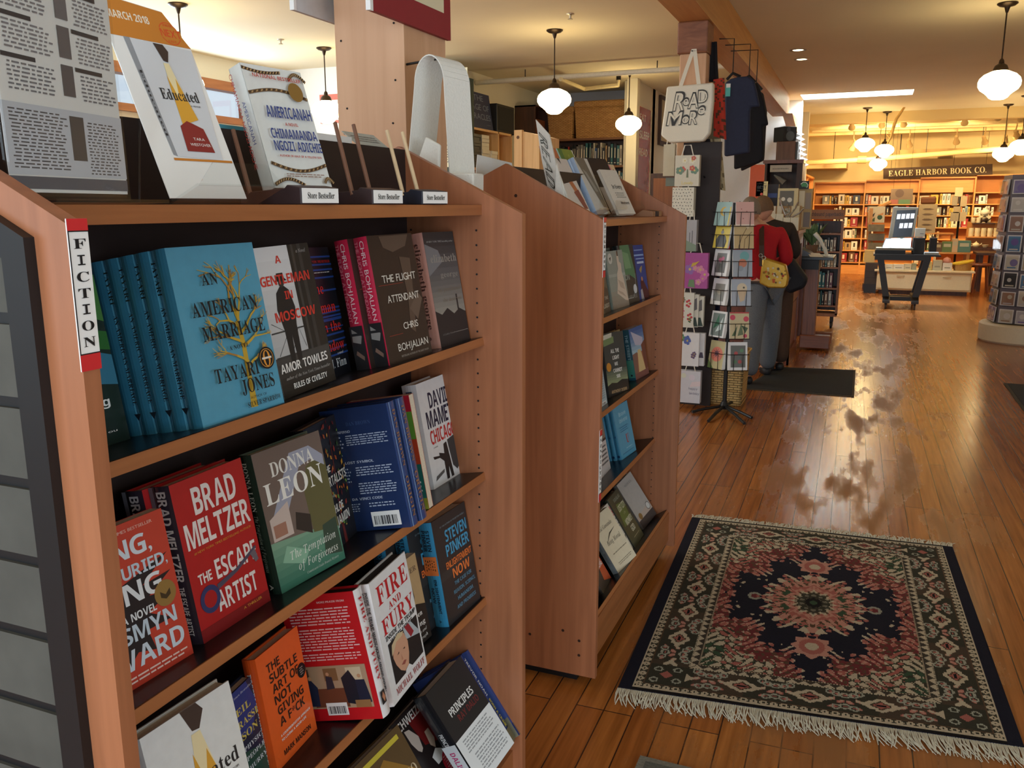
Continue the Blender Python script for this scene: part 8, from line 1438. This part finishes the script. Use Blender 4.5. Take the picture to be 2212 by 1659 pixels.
# mid shelf of goods behind the cabinet: shelf, bags, mugs and pots
sY = 17.6; zsh = at_y(2040, 545, sY).z; xa, xb = at_y(1985, 545, sY).x, at_y(2100, 545, sY).x
o = thing('display_table', 'pale wooden display table with goods between the kiosk and back wall', 'table', ((xa + xb) / 2, sY, 0)); mb = MB(); mb.box(xa, xb, sY, sY + .7, zsh - .03, zsh, W_SHELF); mb.build('table_top', o)
for x in (xa + .03, xb - .08):
    for y in (sY + .03, sY + .6): mb = MB(); mb.box(x, x + .05, y, y + .05, 0, zsh - .03, W_SHELFV); mb.build('leg', o)
zs2 = at_y(2040, 504, sY + .3).z; mb = MB(); mb.box(xa, xb - .3, sY + .3, sY + .68, zs2 - .02, zs2, W_SHELF); mb.build('upper_shelf', o)
for x in (xa, xb - .33): mb = MB(); mb.box(x, x + .03, sY + .4, sY + .6, zsh, zs2 - .02, W_SHELFV); mb.build('riser', o)
for i, (r_, lab, c, nm) in enumerate((((2036, 522, 2056, 544), 'green box on the display table', (104, 130, 84), 'goods_box'), ((2058, 516, 2068, 544), 'cream soft toy on the display table', (206, 180, 146), 'goods_box'), ((2070, 520, 2096, 544), 'blue-green packet on the display table', (90, 130, 120), 'goods_box'), ((2016, 524, 2034, 544), 'small dark packet at the left of the display table', (110, 90, 76), 'goods_box'))): cuboid(nm, lab, 'box', r_, sY + .05, .16, c, [('r', .15, .5, .85, .8, (190, 186, 160))], 'goods on the display table', None, zsh, 'box_body', .006)
o = thing('hanging_chart', 'tall grey chart of fish shapes standing behind the kiosk', 'chart', tuple(at_y(2002, 470, sY + .4))); a, b = at_y(1986, 441, sY + .36), at_y(2020, 500, sY + .36); mb = MB(); mb.box(a.x, b.x, sY + .36, sY + .38, zs2, a.z, mat((176, 160, 130), .6)); F = (Vector((a.x, sY + .36, zs2)), Vector((b.x - a.x, 0, 0)), Vector((0, 0, a.z - zs2)))
its = []
for i in range(5): yb = .1 + i * .18; its.append(('p', [(.2, yb), (.35, yb + .04), (.6, yb + .04), (.85, yb), (.6, yb - .03), (.35, yb - .03)], (110, 92, 70)))
run(mb, F, its); mb.build('sheet', o)
o = thing('postcard_rack', 'grey rack of small pictures in front of the third back wall bay', 'card rack', tuple(at_y(2066, 440, 18.5))); a, b = at_y(2056, 424, 18.5), at_y(2092, 480, 18.5); mb = MB(); mb.tube([((a.x + b.x) / 2, 18.6, 0), ((a.x + b.x) / 2, 18.6, a.z)], .02, METAL, 8); mb.build('pole', o)
k = 0
for (x0_, y0_, x1_, y1_) in ((2058, 424, 2068, 444), (2076, 424, 2088, 446), (2060, 446, 2074, 460), (2054, 458, 2070, 478), (2074, 458, 2086, 478)):
    p, q = at_y(x0_, y0_, 18.5), at_y(x1_, y1_, 18.5); mb = MB(); mb.box(p.x, q.x, 18.5, 18.53, q.z, p.z, mat(((150, 140, 120), (176, 160, 130), (160, 146, 120))[k % 3], .5)); mb.box(min(p.x, (a.x + b.x) / 2), max(q.x, (a.x + b.x) / 2), 18.53, 18.6, q.z, q.z + .01, METAL); mb.build('pocket', o); k += 1
o = thing('note_card', 'pale blank card above the postcard rack', 'card', tuple(at_y(2070, 412, 18.5))); a, b = at_y(2064, 405, 18.5), at_y(2079, 424, 18.5); mb = MB(); mb.box(a.x, b.x, 18.5, 18.51, b.z - .005, a.z, mat((206, 186, 150), .6)); mb.build('card', o)
# mugs and teapots stand
mY = 18.4; o = thing('mug_stand', 'dark table with tiers of cream mugs and teapots right of the kiosk', 'display stand', tuple(at_y(2120, 530, mY))); za, zb_, zc2 = at_y(2120, 482, mY).z, at_y(2120, 512, mY).z, at_y(2120, 535, mY).z; xa, xb = at_y(2090, 500, mY).x, at_y(2160, 500, mY).x
mb = MB(); mb.box(xa, xb, mY, mY + .5, zc2 - .06, zc2, W_DARK); mb.build('table_top', o); mb = MB(); mb.box(xa + .02, xb, mY + .15, mY + .45, zb_ - .02, zb_, W_SHELF); mb.build('shelf', o); mb = MB(); mb.box(xa + .1, xb, mY + .2, mY + .45, za - .02, za, W_DARK); mb.build('shelf', o)
mb = MB(); mb.box(xa + .02, xb, mY + .45, mY + .47, zc2, za + .02, W_SHELF); mb.build('back_panel', o)
for x in (xa + .03, xb - .1): 
    for y in (mY + .03, mY + .4): mb = MB(); mb.box(x, x + .06, y, y + .06, 0, zc2 - .06, W_DARK); mb.build('leg', o)
CM = mat((232, 222, 190), .35)
def mug(label, x, y, z, h=.085, r=.038, m=CM, grp='mugs on the stand'):
    o = thing('mug', label, 'mug', (x, y, z), grp); mb = MB(); mb.lathe([(r * .9, z + .0005), (r, z + .01), (r, z + h), (r - .004, z + h), (r - .005, z + .01), (.001, z + .008)], (x, y, 0), m, 16); mb.build('cup', o, smooth='auto'); mb = MB(); mb.tube([(x + r - .004, y, z + h * .8), (x + r + .022, y, z + h * .72), (x + r + .022, y, z + h * .35), (x + r - .004, y, z + h * .22)], .005, m, 6); mb.build('handle', o)
for i in range(6): mug('tall cream mug on the lower tier of the mug stand, %s from the left' % ORD[i], xa + .08 + i * .105, mY + .22, zb_, .16, .044)
for i in range(3): mug('short cream mug on the upper tier of the mug stand, %s from the left' % ORD[i], xa + .1 + i * .09, mY + .26, za, .1)
def teapot(label, x, y, z, m, s=1.0):
    o = thing('teapot', label, 'teapot', (x, y, z), 'teapots on the stand'); mb = MB(); mb.lathe([(.045 * s, z + .0005), (.075 * s, z + .04 * s), (.07 * s, z + .08 * s), (.035 * s, z + .105 * s)], (x, y, 0), m, 18); mb.build('pot_body', o, smooth=True); mb = MB(); mb.lathe([(.036 * s, z + .105 * s), (.02 * s, z + .12 * s), (.008 * s, z + .125 * s), (.012 * s, z + .138 * s), (.001, z + .145 * s)], (x, y, 0), m, 14); mb.build('lid', o, smooth=True)
    mb = MB(); mb.tube([(x - .065 * s, y, z + .08 * s), (x - .12 * s, y, z + .085 * s), (x - .115 * s, y, z + .04 * s), (x - .07 * s, y, z + .03 * s)], .007 * s, m, 6); mb.build('handle', o); mb = MB(); mb.tube([(x + .06 * s, y, z + .045 * s), (x + .1 * s, y, z + .07 * s), (x + .12 * s, y, z + .1 * s)], [.014 * s, .01 * s, .007 * s], m, 6); mb.build('spout', o)
teapot('dark patterned teapot on the upper tier of the mug stand', at_y(2129, 480, mY).x, mY + .28, za, mat((60, 44, 40), .3), 1.0)
teapot('white teapot standing on a box at the back of the mug stand', at_y(2127, 466, mY + .4).x, mY + .36, za + .135, mat((236, 232, 216), .3), 1.1)
o = thing('goods_box', 'low cream box carrying the white teapot on the mug stand', 'box', (xa + .3, mY + .36, za)); tx = at_y(2127, 466, mY + .4).x; mb = MB(); mb.box(tx - .1, tx + .1, mY + .325, mY + .44, za + .0005, za + .135, CM); mb.build('box_body', o)
teapot('small cream teapot on the lowest board of the mug stand', at_y(2110, 530, mY).x, mY + .15, zc2, CM, .8)
o = thing('bowl', 'small cream bowl on the lowest board of the mug stand', 'bowl', (at_y(2130, 530, mY).x, mY + .15, zc2)); mb = MB(); mb.lathe([(.03, zc2 + .0005), (.06, zc2 + .05), (.056, zc2 + .05), (.001, zc2 + .008)], (at_y(2130, 530, mY).x, mY + .15, 0), CM, 16); mb.build('bowl_body', o)
# dark goods left of the cabinet
o = thing('spinner_rack', 'dark wooden spinner of small goods at the left end of the cream cabinet', 'display stand', tuple(at_y(1885, 610, 16.6))); a, b = at_y(1872, 500, 17.0), at_y(1908, 560, 17.0); mb = MB(); mb.box(a.x, b.x, 17.0, 17.25, .0, .09, W_DARK); mb.build('base', o); mb = MB(); mb.box(a.x + .02, a.x + .08, 17.1, 17.18, .09, at_y(1875, 450, 17.0).z, W_FIRY); mb.build('upright', o)
for i, (y0_, c) in enumerate(((485, (120, 110, 84)), (505, (104, 96, 76)), (525, (130, 118, 90)), (545, (96, 88, 66)))): p, q = at_y(1876, y0_, 17.0), at_y(1910, y0_ + 15, 17.0); mb = MB(); mb.box(p.x, q.x, 16.98, 17.2, q.z, p.z, mat(c, .5, 0, .3, 12.0)); mb.build('pocket_row', o)
o = thing('easel_frame', 'orange wooden slanted frame above the spinner left of the tablet', 'frame', tuple(at_y(1900, 445, 17.4))); mb = MB(); mb.tube(pxs([(1876, 458), (1925, 436)], 17.4), .03, W_FIRY, 6); mb.build('rail', o); mb = MB(); mb.tube(pxs([(1876, 458), (1876, 640)], 17.4), .03, W_FIRY, 6); mb.build('post', o)
o = thing('toy_set', 'white and green patterned boards hanging from the orange frame', 'toy', tuple(at_y(1892, 468, 17.3))); mb = MB(); a, b = at_y(1877, 458, 17.3), at_y(1910, 481, 17.3); mb.box(a.x, b.x, 17.3, 17.37, b.z, a.z + .1, mat((226, 214, 180), .5)); F = (Vector((a.x, 17.3, b.z)), Vector((b.x - a.x, 0, 0)), Vector((0, 0, a.z - b.z))); run(mb, F, [('p', [(.05, .1), (.4, .5), (.4, .1)], (90, 110, 60)), ('p', [(.1, .6), (.4, .95), (.3, .55)], (60, 60, 50)), ('c', .7, .5, .16, (60, 90, 50)), ('p', [(.5, .7), (.9, .95), (.9, .7)], (214, 150, 90))]); mb.build('board', o)
cuboid('drawer_box', 'pale wooden drawer box beside the kiosk table leg', 'box', (1868, 541, 1889, 567), 16.5, .3, (222, 186, 116), part_='box_body', zb=at_y(1880, 567, 16.5).z)
cuboid('storage_bin', 'black slatted bin on the floor left of the cream cabinet', 'bin', (1870, 568, 1893, 612), 16.3, .25, (62, 50, 40), [('r', 0, 0, 1, .3, (30, 28, 26)), ('r', 0, .5, 1, .52, (40, 34, 30)), ('r', 0, .7, 1, .72, (40, 34, 30))], zb=.0, part_='bin_body')
cuboid('blue_banner', 'dusky banner with pink and green patches hanging above the tablet', 'banner', (1925, 408, 1970, 441), 18.2, .015, (112, 96, 84), [('r', .0, .0, .35, .3, (150, 90, 80)), ('r', .4, .0, .9, .3, (90, 120, 90)), ('c', .4, .7, .2, (90, 74, 66))], part_='cloth')
o = bpy.data.objects['blue_banner']; o.name = 'banner'
for x in (1930, 1965): q = at_y(x, 408, 18.205); mb = MB(); mb.tube([q, Vector((q.x, q.y, ZC))], .002, METAL, 4); mb.build('cord', o)
cuboid('brown_hat', 'dark brown hat shape on top of the grey chart', 'hat', (1990, 425, 2022, 441), 18.0, .1, (104, 62, 36), part_='hat_body', bev=.03)
# dark table and stools far right
o = thing('table', 'dark brown table in the shadows right of the cream cabinet', 'table', tuple(at_y(2140, 590, 17.0))); a = at_y(2108, 545, 17.4); mb = MB(); mb.box(a.x, a.x + 1.3, 17.2, 17.9, a.z - .04, a.z, W_DARK); mb.build('table_top', o)
for x in (a.x + .05, a.x + 1.2):
    for y in (17.25, 17.8): mb = MB(); mb.box(x, x + .06, y, y + .06, 0, a.z - .04, W_DARK); mb.build('leg', o)
o = thing('wooden_stool', 'reddish wooden stool standing under the dark table', 'stool', tuple(at_y(2125, 610, 16.9))); p = at_y(2122, 575, 16.9); mb = MB(); mb.lathe([(.17, p.z), (.18, p.z + .02), (.17, p.z + .04)], (p.x, 17.0, 0), W_CHERRY, 20); mb.build('seat', o)
for k in range(4): an = k * 1.571 + .78; mb = MB(); mb.tube([(p.x + .1 * math.cos(an), 17.0 + .1 * math.sin(an), p.z), (p.x + .17 * math.cos(an), 17.0 + .17 * math.sin(an), .0)], .016, W_CHERRY, 8); mb.build('leg', o)
# ------------------------------------------------------------------ clear card tower at the right edge
tY, tX, tR = 11.0, 1.62, .36
o = thing('card_tower', 'tall clear card tower on a cream drum at the right edge of the view', 'card rack', (tX, tY, 0)); b = at_y(2124, 740, tY)
mb = MB(); mb.lathe([(.42, .0), (.44, .02), (.44, .19), (.42, .21), (.001, .211)], (tX, tY + .05, 0), mat((214, 200, 172), .5, 0, .03), 32); mb.build('drum', o, smooth='auto')
mb = MB(); mb.tube([(tX, tY + .05, .2), (tX, tY + .05, 1.85)], .035, mat((120, 110, 106), .4), 12); mb.build('pole', o)
CRDM = mat((150, 140, 142), .35, 0, .06)
faces = []
cxT, cyT = tX, tY + .05
for k in range(6):
    an0, an1 = R_(-90 - 30 + 60 * k - 24), R_(-90 - 30 + 60 * k + 36); faces.append((Vector((cxT + tR * math.cos(an0), cyT + tR * math.sin(an0), 0)), Vector((cxT + tR * math.cos(an1), cyT + tR * math.sin(an1), 0))))
rows_ = [(at_y(2150, y1, tY).z, at_y(2150, y0, tY).z) for y0, y1 in ((383, 420), (422, 458), (460, 500), (502, 542), (544, 580), (582, 618), (620, 655), (658, 692))]
cardcols = [(104, 84, 150), (150, 110, 90), (70, 110, 150), (120, 104, 150), (196, 186, 180), (214, 206, 200), (50, 44, 46), (190, 176, 160), (170, 150, 120), (180, 170, 176), (206, 196, 190)]
for f, (p, q) in enumerate(faces):
    mb = MB(); n = Vector((q.y - p.y, -(q.x - p.x), 0)).normalized()
    if n.dot(Vector(((p.x + q.x) / 2 - cxT, (p.y + q.y) / 2 - cyT, 0))) < 0: n = -n
    for a, c in rows_:
        for z0, z1, off in ((a, a + (c - a) * .75, .04),):
            A, B = p + n * off + Vector((0, 0, z0)), q + n * off + Vector((0, 0, z0)); H_ = Vector((0, 0, z1 - z0)); mb.hexa([A, B, B - n * .003, A - n * .003, A + H_, B + H_, B + H_ - n * .003, A + H_ - n * .003], ACR)
        A, B = p + Vector((0, 0, a - .004)), q + Vector((0, 0, a - .004)); mb.hexa([A, B, B + n * .04, A + n * .04] + [v + Vector((0, 0, .003)) for v in (A, B, B + n * .04, A + n * .04)], ACR)
    mb.build('clear_pockets', o)
    mb = MB(); A, B = p + Vector((0, 0, .22)), q + Vector((0, 0, .22)); H_ = Vector((0, 0, rows_[0][1] - .2)); mb.hexa([A, B, B - n * .004, A - n * .004, A + H_, B + H_, B + H_ - n * .004, A + H_ - n * .004], mat((104, 94, 100), .4)); mb.build('backing_panel', o)
rd = random.Random(15)
fn_ = ['front', 'front right', 'rear right', 'rear', 'rear left', 'front left']
for f in (0, 1, 5):
    p, q = faces[f]; n = Vector((q.y - p.y, -(q.x - p.x), 0)).normalized()
    if n.dot(Vector(((p.x + q.x) / 2 - cxT, (p.y + q.y) / 2 - cyT, 0))) < 0: n = -n
    for r_, (z0, z1) in enumerate(rows_):
        for c in range(2):
            s0 = .06 + .47 * c; A, B = p.lerp(q, s0) + n * .02, p.lerp(q, s0 + .4) + n * .02; cc = rd.choice(cardcols); hgt = (z1 - z0) * rd.uniform(.82, .94)
            A, B = A + Vector((0, 0, z0)), B + Vector((0, 0, z0)); V = Vector((0, 0, hgt)) - n * .012
            g = thing('greeting_card', 'small card in the clear tower, %s column, %s side, %s row from top' % (('left', 'right')[c], fn_[f], ORD[r_]), 'card', tuple(A), 'cards in the clear tower'); mb = MB(); mb.hexa([A, B, B + n * .008, A + n * .008, A + V, B + V, B + V + n * .008, A + V + n * .008], mat((206, 200, 200), .5))
            F = (A + n * .008, B - A, V)
            if F[1].cross(F[2]).dot(n) < 0: F = (B + n * .008, A - B, V)
            run(mb, F, [('r', .08, .06, .92, .94, cc), ('c', rd.uniform(.35, .65), rd.uniform(.4, .65), rd.uniform(.14, .28), rd.choice(cardcols)), ('r', .2, .12, .8, .2, rd.choice(cardcols))]); mb.build('card_face', g)
# warm light thrown by the lit track lights
for px, Y, aim, lit, lab in TL:
    if lit: p = at_y(*px, Y); bulb('track_beam', tuple(p + (Vector(aim) - p).normalized() * .14), 130, (1.0, .7, .33), .05, True, aim, 95)
